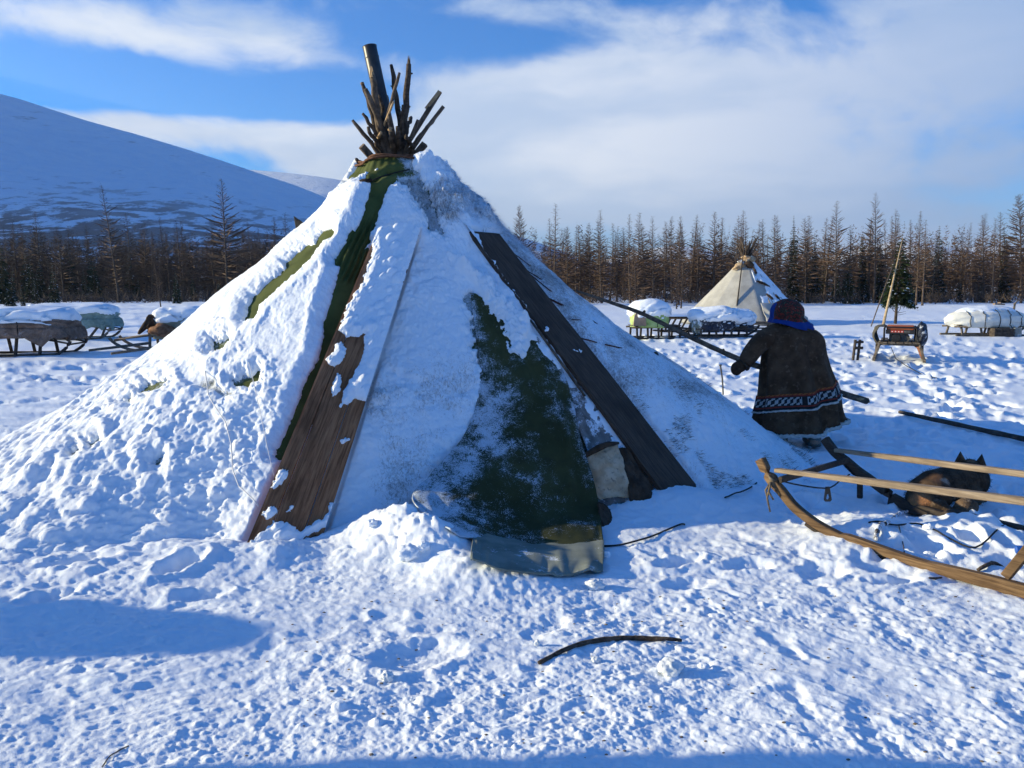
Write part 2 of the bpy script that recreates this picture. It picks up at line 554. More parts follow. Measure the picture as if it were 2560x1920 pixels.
mounds = [((-.70, 4.62), .20, .24), ((-.42, 4.42), .14, .20), ((-.25, 4.06), .12, .26), ((.10, 4.02), .05, .2), (pg(960, 1330), .06, .2), (pg(890, 1350), .06, .20), (pg(700, 1385), .045, .18), (pg(1040, 1400), .06, .14), (pg(1720, 1260), .09, .35), (pg(1600, 1250), .04, .30),
          (pg(2190, 1330), .08, .30), (pg(2090, 1360), .05, .25), (pg(2440, 1330), .09, .22), (pg(560, 1390), .03, .3), (pg(400, 1400), .03, .4)]


def ground_h(x, y):
    x = np.asarray(x, float); y = np.asarray(y, float)
    rt = np.hypot(x - TC[0], y - TC[1]); ph = np.arctan2(x - TC[0], -(y - TC[1]))
    far = np.hypot(x, y)
    h = .05 * fbm(x * .16, y * .22, 21, 3) * sstep(far, 4, 16)
    h = h + .16 * fbm(x * .03, y * .05, 22, 3) * sstep(far, 22, 60)
    # wind-packed drifts of the open field, long across the wind
    drift = np.abs(fbm(x * .30 + .3 * pn(x * .2, y * .2, 31), y * 1.15, 32, 3))
    left = sstep(-x, 3.0, 6.0) * sstep(y, 5.5, 9)
    h = h + (.085 * (.6 - drift)) * left + .05 * (.5 - np.abs(fbm(x * .22, y * .8, 33, 3))) * sstep(y, 17, 24)
    # trampled crust near the camera
    near = 1 - sstep(far, 9, 17)
    p = .5 + .5 * pn(x * 1.1, y * 1.3, 41); pack = sstep(p, .25, .75)
    crust = .014 * fbm(x * 2.2, y * 2.6, 42, 4) + .0052 * (.55 - np.minimum(np.abs(fbm(x * 6.5 + y * 2, y * 8, 43, 4)), .62)) * 2
    w = .2 * pn(x * 3, y * 3, 44)
    crust = crust + (.0048 * np.abs(pn(x * 12 + w * 3, y * 14, 45)) + .0044 * np.abs(pn(x * 25, y * 29 + w * 4, 46)) + .0042 * np.abs(pn(x * 52, y * 57, 47))) * (.35 + .9 * pack)
    grit = lumps(x * 11, y * 11, 48, .10, .40, .14) / 11 * .42 + lumps(x * 28, y * 28, 49, .12, .42, .22) / 28 * .5
    ca, sa = .86, .5; sw = pn(x * .8, y * .8, 56); xr, yr = x * ca + y * sa, -x * sa + y * ca
    crust = crust + .0038 * fbm(xr * 5 + sw, yr * 34, 57, 3) * sstep(pn(x * .9, y * .9, 58), .0, .5)      # scrape marks of runners and boots
    h = h + near * (crust + grit * (.15 + 1.1 * pack))
    h = h + (1 - near) * (.008 * np.abs(pn(x * 6, y * 9, 50)) + .006 * pn(x * 2.4, y * 4.2, 51)) * (1 - sstep(far, 40, 80))
    h = h + hsample(x + .035 * pn(x * 7, y * 7, 52) + .015 * pn(x * 19, y * 19, 53), y + .035 * pn(x * 7, y * 7, 54) + .015 * pn(x * 19, y * 19, 55)) * (1 - .75 * left * sstep(y, 17, 19))
    # rubble thrown down round the tent's foot, deepest to the left
    rb = sstep(ph, -2.4, -.55) * 0 + np.exp(-((rt - 3.75) / .75) ** 2) * (1 - sstep(np.degrees(ph), -20, -8)) * (ph > -2.6)
    lum = .45 * lumps(x * 3.4, y * 3.4, 60, .3, .75, .8) / 3.4 + .8 * lumps(x * 7.5, y * 7.5, 61, .25, .62, .8) / 7.5 + .8 * lumps(x * 18, y * 18, 62, .2, .6, .7) / 18 + .8 * lumps(x * 38, y * 38, 66, .2, .55, .5) / 38
    h = h + rb * (.0 + .34 * lum) * (1 - .35 * sstep(np.degrees(ph), -34, -20))
    fr = np.exp(-((rt - 3.3) / .3) ** 2) * sstep(np.degrees(ph), -14, 0) * (1 - sstep(np.degrees(ph), 10, 20))
    h = h + fr * (.01 + .25 * lum)
    for (q, a, s) in mounds:
        h = h + a * np.exp(-((x - q[0]) ** 2 + (y - q[1]) ** 2) / (s * s)) * (1 + 1.6 * lum)
    sk = np.exp(-((rt - 3.9) / .6) ** 2) * sstep(np.degrees(ph), 52, 80)
    sk = sk * (1 - np.exp(-((x - 3.02) ** 2 + (y - 7.6) ** 2) / .30))
    h = h + sk * (.03 + .25 * lum) - .05 * np.exp(-((x - 3.05) ** 2 + (y - 7.7) ** 2) / .12)
    # trodden hollows where the woman stands
    return h


def gz(x, y): return float(ground_h(np.array([x]), np.array([y]))[0])


def on(px, py, lift=0.0):
    """point of the snow surface seen at a pixel"""
    q = pg(px, py)
    for _ in range(4): q = pg(px, py, gz(q[0], q[1]))
    q = np.array(q); q[2] = gz(q[0], q[1]) + lift
    return q


ang = np.concatenate([np.linspace(-180, -44, 60, endpoint=False), np.linspace(-44, -37, 40, endpoint=False), np.linspace(-37, 37, 660, endpoint=False), np.linspace(37, 44, 40, endpoint=False), np.linspace(44, 180, 60, endpoint=False)])
ang = np.radians(ang)
rad = np.concatenate([np.linspace(.25, 1.7, 8, endpoint=False), 1231 / np.linspace(1231 / 1.7, 1231 / 40, 720, endpoint=False), np.geomspace(40, 110, 60, endpoint=False), np.geomspace(110, 6800, 28)])
AA, RR = np.meshgrid(ang, rad)
GX, GY = RR * np.sin(AA), RR * np.cos(AA)
GZ = ground_h(GX, GY) * (1 - sstep(RR, 150, 400))
nr, na = AA.shape
gv = np.concatenate([np.stack([GX, GY, GZ], -1).reshape(-1, 3), [[0, 0, 0]]])
ii, jj = np.meshgrid(np.arange(nr - 1), np.arange(na), indexing='ij'); j2 = (jj + 1) % na
gf = np.stack([ii * na + jj, (ii + 1) * na + jj, (ii + 1) * na + j2, ii * na + j2], -1).reshape(-1, 4)[:, ::-1]
cap = np.array([[nr * na, k, (k + 1) % na, (k + 1) % na] for k in range(na)])
gme = raw_mesh('ground', gv, gf, M['snow'])
ground = put('ground', gme); tag(ground, kind='structure')
capm = MB().add([tuple(gv[k]) for k in range(na)] + [(0, 0, float(gv[:na, 2].mean()))], [(na, (k + 1) % na, k) for k in range(na)])
# the hub under the camera closes the sheet
bm = bmesh.new(); bm.from_mesh(gme); bm.verts.ensure_lookup_table()
hub = bm.verts[nr * na]; hub.co.z = float(gv[:na, 2].mean())
for k in range(na):
    try: bm.faces.new((hub, bm.verts[(k + 1) % na], bm.verts[k])).smooth = True
    except ValueError: pass
bm.to_mesh(gme); bm.free()

# ================================================================== HILLS
def mat_hill(name, bush):
    m, g, b = mat_base(name, .8, .1)
    co = g.coord('Object'); X, Y, Z = g.sep(co)
    n = g.noise(g.vmath('MULTIPLY', co, (.050, .014, .06)), 1.0, 6, .70)
    low = g.ss(g.math('ADD', Z, g.math('MULTIPLY', g.noise(g.vmath('MULTIPLY', co, (.006, .006, .006)), 1.0, 4, .6), 150)), bush[0], bush[1], 1.0, 0.0)
    shr = g.math('MULTIPLY', g.ss(g.math('ADD', n, g.math('MULTIPLY', low, .175)), .60, .665), low)
    streak = g.noise(g.vmath('MULTIPLY', co, (.03, .03, .006)), 1.0, 6, .7)
    snow = g.mix(g.ss(streak, .3, .7), (.76, .83, .92), (.86, .90, .95))
    rock = g.math('MULTIPLY', g.ss(g.noise(g.vmath('MULTIPLY', co, (.024, .007, .03)), 1.0, 8, .74), .60, .70), .62)
    snow = g.mix(rock, snow, (.10, .11, .13))
    g.l.new(g.mix(g.math('MULTIPLY', shr, .88), snow, (.035, .034, .036)), b.inputs['Base Color'])
    g.l.new(g.bump(streak, 1.0, 9.0), b.inputs['Normal'])
    return m


def ridge(name, crest, Y0, Y1, mat, nx=160, ny=46, foot=0.0, rough=6.0, back=True, seed=0, prof=1.25):
    """a hillside: its crest runs through the given picture points at distance Y1, its foot lies at Y0"""
    crest = [tuple(pd(px, py, Y1)) for px, py in crest]
    xs = np.array([c[0] for c in crest]); zz = np.array([c[2] for c in crest])
    X = np.linspace(xs[0], xs[-1], nx); Zc = np.interp(X, xs, zz)
    k = np.ones(9) / 9; Zc = np.convolve(np.pad(Zc, 4, mode='edge'), k, 'valid')
    T = np.concatenate([np.linspace(0, 1, ny), 1 + np.linspace(.12, .9, 8)])
    XX, TT = np.meshgrid(X, T); ZC = np.tile(Zc, (len(T), 1))
    YY = Y0 + (Y1 - Y0) * TT
    up = np.where(TT <= 1, np.clip(TT, 0, 1) ** prof, 1 - (np.clip(TT - 1, 0, 1) / 1.1) ** 1.6)
    ZZ = foot + (ZC - foot) * up
    s = rough * 30
    ZZ = ZZ + rough * fbm(XX / s, YY / s, 70 + seed, 5) * np.clip(TT * 3, 0, 1) * np.clip(ZC / 80, .15, 1) * np.where(TT < 1, 1 - .75 * TT ** 4, .25)
    # perspective: keep the crest line where it stands, widen the foot
    mb = MB().grid(np.stack([XX * (.55 + .45 * np.clip(TT, 0, 1.2)), YY, ZZ - 1.0], -1))
    o = put(name, raw_mesh(name, mb.v, mb.f, mat, True)); tag(o, kind='structure'); return o


M['hill'] = mat_hill('snow_hill', (110, 235)); M['hill_far'] = mat_hill('far_snow_hill', (60, 260))
ridge('hill', [(-2600, -420), (-1500, -170), (-700, 80), (-300, 160), (0, 231), (100, 261), (190, 293), (347, 339), (488, 380), (624, 422), (740, 462), (860, 512), (1000, 575), (1150, 640), (1350, 700), (1700, 712)], 230, 1500, M['hill'], 260, 90, seed=1, rough=9.0)
ridge('hill', [(-7000, 716), (-6300, 300), (-4000, 40), (-2600, 20), (-1500, 30), (-900, 20), (-420, 60), (-260, 300), (-60, 560), (60, 716), (200, 716)], 280, 1480, M['hill'], 150, 40, seed=2, prof=.5)  # unseen massif, added so that its shadow covers the visible hillside
ridge('hill', [(300, 470), (480, 425), (600, 421), (651, 426), (740, 434), (814, 443), (870, 452), (960, 475), (1100, 540), (1230, 572), (1330, 600), (1370, 614), (1430, 636), (1500, 668), (1650, 700), (1900, 708)], 900, 3200, M['hill_far'], 160, 40, seed=3)
ridge('hill', [(1350, 700), (1480, 655), (1560, 636), (1640, 618), (1690, 612), (1760, 622), (1850, 650), (1950, 668), (2020, 655), (2080, 640), (2150, 622), (2210, 604), (2265, 600), (2310, 606), (2370, 622), (2450, 614), (2540, 612), (2700, 628), (3000, 650)], 1400, 4200, M['hill_far'], 140, 36, seed=5)

# ================================================================== THE AIR: thin frost haze over the whole valley
hz = MB().box((0, 0, 280), (14600, 14600, 566), bev=0)
hm = bpy.data.materials.new('haze_air'); hm.use_nodes = True; hm.node_tree.nodes.clear()
pv = hm.node_tree.nodes.new('ShaderNodeVolumePrincipled'); pv.inputs['Color'].default_value = (.74, .86, 1.0, 1); pv.inputs['Density'].default_value = HAZE; pv.inputs['Anisotropy'].default_value = .3
ho = hm.node_tree.nodes.new('ShaderNodeOutputMaterial'); hm.node_tree.links.new(pv.outputs[0], ho.inputs['Volume'])
tag(put('haze', raw_mesh('haze', hz.v, hz.f, hm, False)), kind='stuff')

# ================================================================== THE SNOW-COVERED TENT
def wood_dir(name, d, dark, light, scale=5.0, rough=.8, frost=0.0, spec=.2, bump=.5):
    """wood whose grain runs along the direction d"""
    m, g, b = mat_base(name, rough, spec)
    d = Vector(d).normalized(); co = g.coord('Object')
    n_ = g.n.new('ShaderNodeVectorMath'); n_.operation = 'DOT_PRODUCT'; g.l.new(co, n_.inputs[0]); n_.inputs[1].default_value = d
    al = n_.outputs['Value']
    a = d.orthogonal().normalized(); c = d.cross(a)
    def dot(v):
        k = g.n.new('ShaderNodeVectorMath'); k.operation = 'DOT_PRODUCT'; g.l.new(co, k.inputs[0]); k.inputs[1].default_value = v; return k.outputs['Value']
    st = g.comb(g.math('MULTIPLY', al, .9), g.math('MULTIPLY', dot(a), 15), g.math('MULTIPLY', dot(c), 15))
    n = g.noise(st, scale, 6, .62, .5); n2 = g.noise(co, 3.4, 4, .55)
    col = g.mix(g.ss(n, .3, .7), dark, light)
    col = g.mix(g.math('MULTIPLY', g.ss(n2, .42, .72), .55), col, tuple(.42 * k for k in dark))
    if frost:
        fr = g.ss(g.math('ADD', g.noise(co, 16, 6, .75), g.math('MULTIPLY', g.noise(co, 90, 2, .6), .2)), .98 - frost, 1.05 - frost)
        col = g.mix(fr, col, (.70, .77, .86))
    g.l.new(col, b.inputs['Base Color']); g.l.new(g.bump(n, bump, .004), b.inputs['Normal'])
    return m


def pdist(px, py, poly):
    """signed distance in pixels to a polygon, positive inside"""
    P = np.asarray(poly, float); x = np.asarray(px, float); y = np.asarray(py, float)
    best = np.full(x.shape, 1e9); ins = np.zeros(x.shape, bool)
    n = len(P)
    for i in range(n):
        a, b = P[i], P[(i + 1) % n]; ex, ey = b - a
        t = np.clip(((x - a[0]) * ex + (y - a[1]) * ey) / (ex * ex + ey * ey + 1e-9), 0, 1)
        best = np.minimum(best, (x - a[0] - t * ex) ** 2 + (y - a[1] - t * ey) ** 2)
        c = (a[1] > y) != (b[1] > y)
        with np.errstate(divide='ignore', invalid='ignore'):
            ins ^= c & (x < (b[0] - a[0]) * (y - a[1]) / (b[1] - a[1] + 1e-12) + a[0])
    d = np.sqrt(best); return np.where(ins, d, -d)


def zoom5(*p): return [(700 + x / 3.687, 350 + y / 3.687) for x, y in p]
def zoom6(*p): return [(550 + x / 1.951, 550 + y / 1.951) for x, y in p]
def zoom7(*p): return [(1000 + x / 1.746, 550 + y / 1.746) for x, y in p]
def zoomL(*p): return [(x / 2.766, 850 + y / 2.766) for x, y in p]


# bare canvas showing between the snow: (outline in the photograph, edge raggedness in px)
collar_bare = zoom5((560, 440), (600, 380), (690, 330), (730, 335), (790, 300), (905, 262), (935, 268), (925, 300), (860, 330), (800, 375), (880, 400), (860, 455), (820, 570), (800, 650), (770, 770), (655, 880), (640, 930), (600, 1000), (528, 1100), (530, 1150), (600, 1180), (560, 1250), (572, 1350), (530, 1480), (480, 1540), (425, 1670),
                    (540, 1670), (620, 1420), (700, 1230), (740, 1100), (775, 990), (812, 930), (820, 840), (880, 740), (900, 650), (945, 510), (985, 420), (1070, 360), (1130, 390), (1220, 440), (1290, 500), (1310, 420), (1265, 330), (1200, 300), (1200, 180), (1130, 60), (900, 60), (720, 180), (620, 320))
strip_bare = zoom6((545, 430), (520, 500), (515, 560), (500, 680), (440, 770), (415, 830), (350, 1000), (285, 1155), (330, 1160), (560, 800), (620, 560), (740, 180), (700, 140), (600, 240))
diag_bare = [(830, 572), (833, 585), (803, 608), (779, 643), (749, 675), (700, 719), (680, 735), (650, 765), (634, 797), (620, 803), (628, 770), (640, 745), (665, 722), (690, 700), (722, 672), (721, 662), (727, 654), (760, 628), (790, 613), (812, 583)]
door_bare = zoom7((280, 330), (310, 330), (385, 420), (435, 470), (455, 600), (530, 650), (580, 690), (640, 700), (760, 880), (930, 1000), (1120, 1230), (900, 1300), (640, 1300), (430, 1200), (330, 1000), (380, 720), (330, 560), (310, 440))
low_bare = [zoomL((960, 385), (1030, 320), (1150, 285), (1175, 300), (1100, 345), (1000, 375)), zoomL((1620, 300), (1700, 265), (1790, 235), (1795, 275), (1720, 320), (1640, 330)), zoomL((860, 430), (920, 400), (900, 435)),
            zoomL((630, 715), (690, 695), (670, 730), (640, 745)), zoomL((1490, 30), (1580, -10), (1590, 10), (1530, 70), (1470, 80)), zoomL((1900, 800), (1940, 760), (1940, 820)), zoomL((500, 790), (545, 755), (560, 775), (515, 810)), zoomL((1060, 870), (1110, 830), (1100, 880))]
bare = [(collar_bare, 4, 6), (strip_bare, 3, 7), (diag_bare, 4, 5), (door_bare, 14, 0)] + [(q, 9, 3) for q in low_bare] + [(zoom5((1090, 370), (1290, 340), (1420, 640), (1500, 890), (1400, 850), (1345, 700), (1200, 480)), 10, 0)]

# --- parameter grids
phd = np.concatenate([np.linspace(-180, -108, 26, endpoint=False), np.linspace(-108, 108, 1080, endpoint=False), np.linspace(108, 180, 27)])
zq = 2.81 - (2.81 + .22) * np.linspace(0, 1, 380) ** .98
PH, ZZ = np.meshgrid(np.radians(phd), zq)
S0 = tent_p(PH, ZZ)
dpu = np.gradient(S0, axis=1); dpv = np.gradient(S0, axis=0)
TN = np.cross(dpv, dpu); TN /= np.linalg.norm(TN, axis=2, keepdims=True) + 1e-9
if (TN[..., 2].mean() < 0): TN = -TN
front = ((S0 - EYE) * TN).sum(-1) < .6          # may face the camera
PX, PY = proj(S0)
arc = PH * 2.2                                   # surface coordinates in metres
sl = np.cumsum(np.concatenate([[0], np.hypot(np.diff(zq), np.diff(tent_r(np.zeros_like(zq) - 1.2, zq)))]))[:, None] * np.ones_like(PH)
ARC = PH * np.maximum(tent_r(PH, ZZ), .5)
deg = np.degrees(PH)

# --- canvas: folds gathered under the collar and along the central strip
fold = .0025 * np.sin(PH * 46 + 3 * pn(ARC * .7, sl * .6, 80)) * sstep(ZZ, 1.2, 2.5) + .010 * fbm(ARC * 2.2, sl * .8, 81, 3)
d5 = pdist(PX, PY, zoom5((640, 880), (880, 700), (830, 1000), (760, 1300), (600, 1300), (520, 1120)))
fold = fold + .022 * np.sin((PX + (PY - 600) * .47) * .40 + 1.5 * pn(PX * .02, PY * .02, 82)) * sstep(d5, -14, 14)
cl = zoom5((560, 420), (880, 380), (1000, 320), (1200, 270))            # the rope bound round the collar bites in
for (a, b) in zip(cl[:-1], cl[1:]):
    ex, ey = b[0] - a[0], b[1] - a[1]; t = np.clip(((PX - a[0]) * ex + (PY - a[1]) * ey) / (ex * ex + ey * ey), 0, 1)
    dd = np.hypot(PX - a[0] - t * ex, PY - a[1] - t * ey); fold = fold - .018 * np.exp(-(dd / 4.0) ** 2) * front + .020 * np.exp(-((dd - 14) / 9.0) ** 2) * front
CV = S0 + TN * fold[..., None]


def sheet(name, P, mat, parent, keep=None, smooth=True, attrs=None, kind=None):
    r, c = P.shape[:2]
    idx = np.arange(r * c).reshape(r, c)
    f = np.stack([idx[:-1, :-1], idx[1:, :-1], idx[1:, 1:], idx[:-1, 1:]], -1).reshape(-1, 4)
    if keep is not None:
        k = keep; kf = (k[:-1, :-1] | k[1:, :-1] | k[1:, 1:] | k[:-1, 1:]).ravel(); f = f[kf]
    used = np.unique(f); remap = np.full(r * c, -1); remap[used] = np.arange(len(used))
    v = P.reshape(-1, 3)[used]
    if parent is not None: v = v - np.array(base_of(parent))
    me = raw_mesh(name, v, remap[f], mat, smooth)
    for an, av in (attrs or {}).items():
        at = me.attributes.new(an, 'FLOAT', 'POINT'); at.data.foreach_set('value', av.ravel()[used].astype(np.float32))
    o = put(name, me, parent)
    if kind: o['kind'] = kind
    return o


tent = thing('conical_tent', (TC[0], TC[1], 0), 'big snow-covered conical tent of green canvas with a stovepipe and dark door planks', 'tent')


def mat_canvas(name='green_canvas', c1=(.058, .074, .022), c2=(.095, .114, .036), c3=(.042, .046, .020)):
    m, g, b = mat_base(name, .85, .12)
    co = g.coord('Object')
    n = g.noise(co, 2.6, 5, .6); w1 = g.noise(co, 300, 2, .5)
    col = g.mix(g.ss(n, .3, .7), c1, c2)
    col = g.mix(g.math('MULTIPLY', g.ss(g.noise(co, 7, 5, .65), .5, .75), .5), col, c3)
    fa = g.attr('frost')[2]
    fr = g.math('ADD', g.noise(co, 5.5, 6, .68), g.math('MULTIPLY', g.noise(co, 150, 3, .75), .95))
    fr = g.math('ADD', fr, g.math('MULTIPLY', g.noise(g.vmath('MULTIPLY', co, (9, 9, 3)), 3.0, 5, .7, 1.0), .35))
    frm = g.ss(g.math('ADD', fr, fa), 1.34, 1.52)
    col = g.mix(g.math('MULTIPLY', frm, .85), col, (.62, .70, .80))
    g.l.new(col, b.inputs['Base Color'])
    g.l.new(g.bump(g.math('ADD', w1, g.math('MULTIPLY', frm, 1.5)), .35, .003), b.inputs['Normal'])
    return m


M['canvas'] = mat_canvas()
fz = zoom5((1060, 360), (1290, 330), (1420, 640), (1500, 890), (1400, 860), (1340, 700), (1200, 480))
cfrost = np.clip(.30 * sstep(deg, 8, 20) + .28 * sstep(-deg, 6, 30) * sstep(1.5 - ZZ, 0, .5) + .26 * sstep(pdist(PX, PY, fz), -4, 6) * front, 0, .6) - .06
sheet('canvas', CV[::2, ::2], M['canvas'], tent, attrs={'frost': cfrost[::2, ::2]})

# --- snow lying on the canvas
dist_bare = np.full(PX.shape, -1e3)
ragg = pn(PX * .05, PY * .05, 90) * 1.0 + .6 * pn(PX * .13, PY * .13, 91) + .4 * pn(PX * .33, PY * .33, 92)
for q, rag, grow in bare: dist_bare = np.maximum(dist_bare, pdist(PX, PY, q) + grow + rag * ragg)
dist_bare = np.where(front & (np.abs(deg) < 100), dist_bare, -1e3)
edge_m = -dist_bare * (np.linalg.norm(S0 - EYE, axis=2) / FPX)            # metres from the nearest bare patch

lum = .42 * lumps(ARC * 3.6, sl * 3.6, 60, .3, .75, .8) / 3.6 + .85 * lumps(ARC * 8, sl * 8, 61, .25, .62, .8) / 8 + .95 * lumps(ARC * 19, sl * 19, 63, .2, .62, .75) / 19 + .9 * lumps(ARC * 42, sl * 42, 64, .2, .55, .6) / 42
soft = .018 * fbm(ARC * 1.9, sl * 1.3, 93, 3) + .006 * np.abs(pn(ARC * 9, sl * 7, 94)) + .003 * pn(ARC * 34, sl * 34, 95) + .004 * np.abs(pn(ARC * 21, sl * 21, 104))
runs = .03 * (.5 - np.abs(fbm(ARC * 2.6, sl * .55, 96, 3)))                  # furrows where the snow slid
leftw = sstep(-deg, 4, 16)
lowl = sstep(1.22 - .25 * pn(ARC * .8, sl * .8, 97) - ZZ, 0, .55)
smoothL = sstep(-deg - 66 - 9 * pn(ARC * .8, sl * .5, 98), -4, 9)               # the far left shoulder is wind-smooth
front_pan = sstep(deg, -6, 2) * (1 - sstep(deg, 44, 50))
rightw = sstep(deg, 44, 54)
topfluff = sstep(ZZ, 2.05, 2.45) * sstep(deg, 22, 40)
th = .055 + soft
th = th + leftw * lowl * (1 - smoothL) * (.33 * lum - .02 + runs * .7 + .010 * np.abs(fbm(ARC * 13, sl * 13, 103, 4))) + leftw * (1 - lowl) * runs * .25
th = th * (1 - front_pan) + front_pan * (.018 + 1.3 * soft + .010 * np.abs(fbm(ARC * 6, sl * 3.5, 105, 3)) + .22 * lum * sstep(pn(ARC * 1.3, sl * 1.1, 106), -.3, .5) + .05 * sstep(ZZ, 1.7, 2.3) + .012 * np.abs(fbm(ARC * 1.6, sl * 3.2, 99, 3)))
rp = .022 + .9 * soft + .016 * np.abs(fbm(ARC * 5, sl * .8, 100, 3)) + .16 * lum * sstep(.75 - ZZ, 0, .35)
th = th * (1 - rightw) + rightw * rp
th = th + topfluff * (.02 + .42 * lum)
rimz = zoom7((205, 160), (265, 170), (330, 250), (385, 250), (420, 330), (560, 470), (560, 560), (520, 650), (470, 600), (400, 420), (330, 300), (240, 210))
th = th + .085 * sstep(pdist(PX, PY, rimz), -6, 10) * front * (1 + 8 * (lum - .03))
th = th + .03 * np.exp(-((edge_m - .06) / .06) ** 2) * leftw * (1 - .6 * lowl)          # the snow's edge stands up a little
th = np.maximum(th, .006)
for q in ([(606, 1390), (812, 1360), (1052, 585), (928, 596)], [(1684, 1292), (1762, 1232), (1252, 580), (1166, 578)]):
    th = th * (1 - .9 * sstep(pdist(PX, PY, q), -3, 4) * front)          # the planks press the snow down
# thin places on the lower left where the canvas is rubbed through
wear = sstep(fbm(ARC * 1.7, sl * 2.3, 101, 4), .42, .8) * leftw * lowl * (1 - smoothL) * sstep(.3 - np.abs(ZZ - .95), -.35, .2)
th = th * (1 - .8 * wear)
prof_e = np.sqrt(np.clip(edge_m / (.035 + .9 * th), 0, 1))
TH = np.where(edge_m > 0, th * prof_e, np.maximum(edge_m, -.03)) - .0
TH = TH + np.where(edge_m > 0, .004, 0)
keep = TH > -.012
SN = S0 + TN * (TH + np.where(TH > 0, np.maximum(fold, 0) * .6, -.012))[..., None]
# frost attribute: where hair, bark and canvas show through a thin cover
fa = front_pan * (.20 + .34 * sstep(pdist(PX, PY, zoom6((640, 700), (1000, 560), (1300, 560), (1300, 1500), (700, 1500), (700, 1100))), -60, 60)) + rightw * (.42 + .25 * sstep(ZZ, .3, .9)) * (1 - .5 * sstep(ZZ, 1.9, 2.3)) + wear * .9
fur = zoom5((1350, 480), (1500, 380), (1800, 500), (2000, 760), (2250, 1000), (2250, 1200), (2000, 860), (1700, 700), (1590, 830), (1450, 760), (1380, 600))
furm = sstep(pdist(PX, PY, fur), -20, 14) * front
fa = np.maximum(fa * (1 - topfluff * .7), furm * .62)
rfur = sstep(fbm(ARC * 2.0, sl * 1.4, 102, 4), .25, .6) * rightw * sstep(1.0 - ZZ, 0, .5)
fa = np.maximum(fa, rfur * .5)
fa = fa * sstep(edge_m, .0, .05) + (1 - sstep(edge_m, 0, .05)) * np.maximum(fa, .25)


def mat_rimed():
    m, g, b = mat_base('rimed_snow', .6, .25)
    co = g.coord('Object'); a = g.attr('thin')[2]
    st = g.vmath('MULTIPLY', co, (9, 9, 3.2))
    strands = g.noise(st, 6.0, 7, .74, 1.2)
    blot = g.noise(co, 2.2, 5, .62)
    k = g.math('ADD', g.math('ADD', g.math('MULTIPLY', strands, .62), g.math('MULTIPLY', blot, .50)), g.math('MULTIPLY', a, .50))
    dark = g.ss(k, .80, 1.02)
    n2 = g.noise(co, 9, 3, .5)
    snow = g.mix(g.ss(n2, .35, .7), (.83, .89, .955), (.88, .915, .955))
    hair = g.mix(g.noise(co, 40, 3, .6), (.075, .055, .042), (.21, .17, .14))
    hair = g.mix(g.attr('canvas')[2], hair, g.mix(g.noise(co, 8, 3, .6), (.035, .045, .018), (.085, .105, .040)))
    g.l.new(g.mix(g.math('MULTIPLY', dark, g.math('MULTIPLY', g.ss(a, .02, .4), .86)), snow, hair), b.inputs['Base Color'])
    n = g.noise(co, 60, 5, .65); h = g.math('ADD', g.math('MULTIPLY', n, .6), g.math('MULTIPLY', strands, .5))
    g.l.new(g.bump(h, .5, .010), b.inputs['Normal'])
    return m


M['rimed'] = mat_rimed()
sheet('snow_cover', SN, M['rimed'], tent, keep=keep, attrs={'thin': fa, 'canvas': leftw})

# --- the two door planks, each leaning on the canvas
def plank_frame(bl, br, tl, tr, off):
    """corners of a board from its outline in the photograph, laid on the tent"""
    q = []
    for i, (px, py) in enumerate((bl, br, tl, tr)):
        q.append(Vector(tent_hit(px, py, off)))
    return q


def board(name, A, B, C_, D, th, mat, parent, u0=0.0, u1=1.0, crook=0.0, ragged=0.0, seed=0):
    """plank between bottom edge A-B and top edge C-D (fractions u0..u1 of the width), with uneven saw-cut ends"""
    rnd = random.Random(seed)
    A, B, C_, D = map(Vector, (A, B, C_, D))
    n = (B - A).cross(C_ - A).normalized()
    if n.dot(Vector(EYE) - A) < 0: n = -n
    mb = MB(); rows = 14; cols = 6; top, bot = [], []
    for i in range(rows + 1):
        v = i / rows; r1, r2 = [], []
        for j in range(cols + 1):
            u = u0 + (u1 - u0) * j / cols
            vv = v
            if ragged and i == 0: vv = v + ragged * rnd.uniform(-.5, 1)
            p = A.lerp(C_, vv).lerp(B.lerp(D, vv), u)
            e = .003 if j in (0, cols) else 0
            wob = .004 * math.sin(v * 9 + seed) + crook * math.sin(v * math.pi)
            r1.append(p + n * (th / 2 - e + wob)); r2.append(p - n * (th / 2 - e - wob))
        top.append(r1); bot.append(r2)
    P = np.array([[list(q) for q in r] for r in top]); Q = np.array([[list(q) for q in r] for r in bot])
    r, c = P.shape[:2]; vs = np.concatenate([P.reshape(-1, 3), Q.reshape(-1, 3)]); o = r * c; fs = []
    for i in range(r - 1):
        for j in range(c - 1):
            a, b, d, e = i * c + j, i * c + j + 1, (i + 1) * c + j + 1, (i + 1) * c + j
            fs.append((a, b, d, e)); fs.append((o + e, o + d, o + b, o + a))
    ed = [j for j in range(c)] + [i * c + c - 1 for i in range(1, r)] + [(r - 1) * c + j for j in range(c - 2, -1, -1)] + [i * c for i in range(r - 2, 0, -1)]
    for k in range(len(ed)):
        a, b = ed[k], ed[(k + 1) % len(ed)]; fs.append((b, a, o + a, o + b))
    mb.add(vs, fs)
    return part(name, mb, mat, parent), n


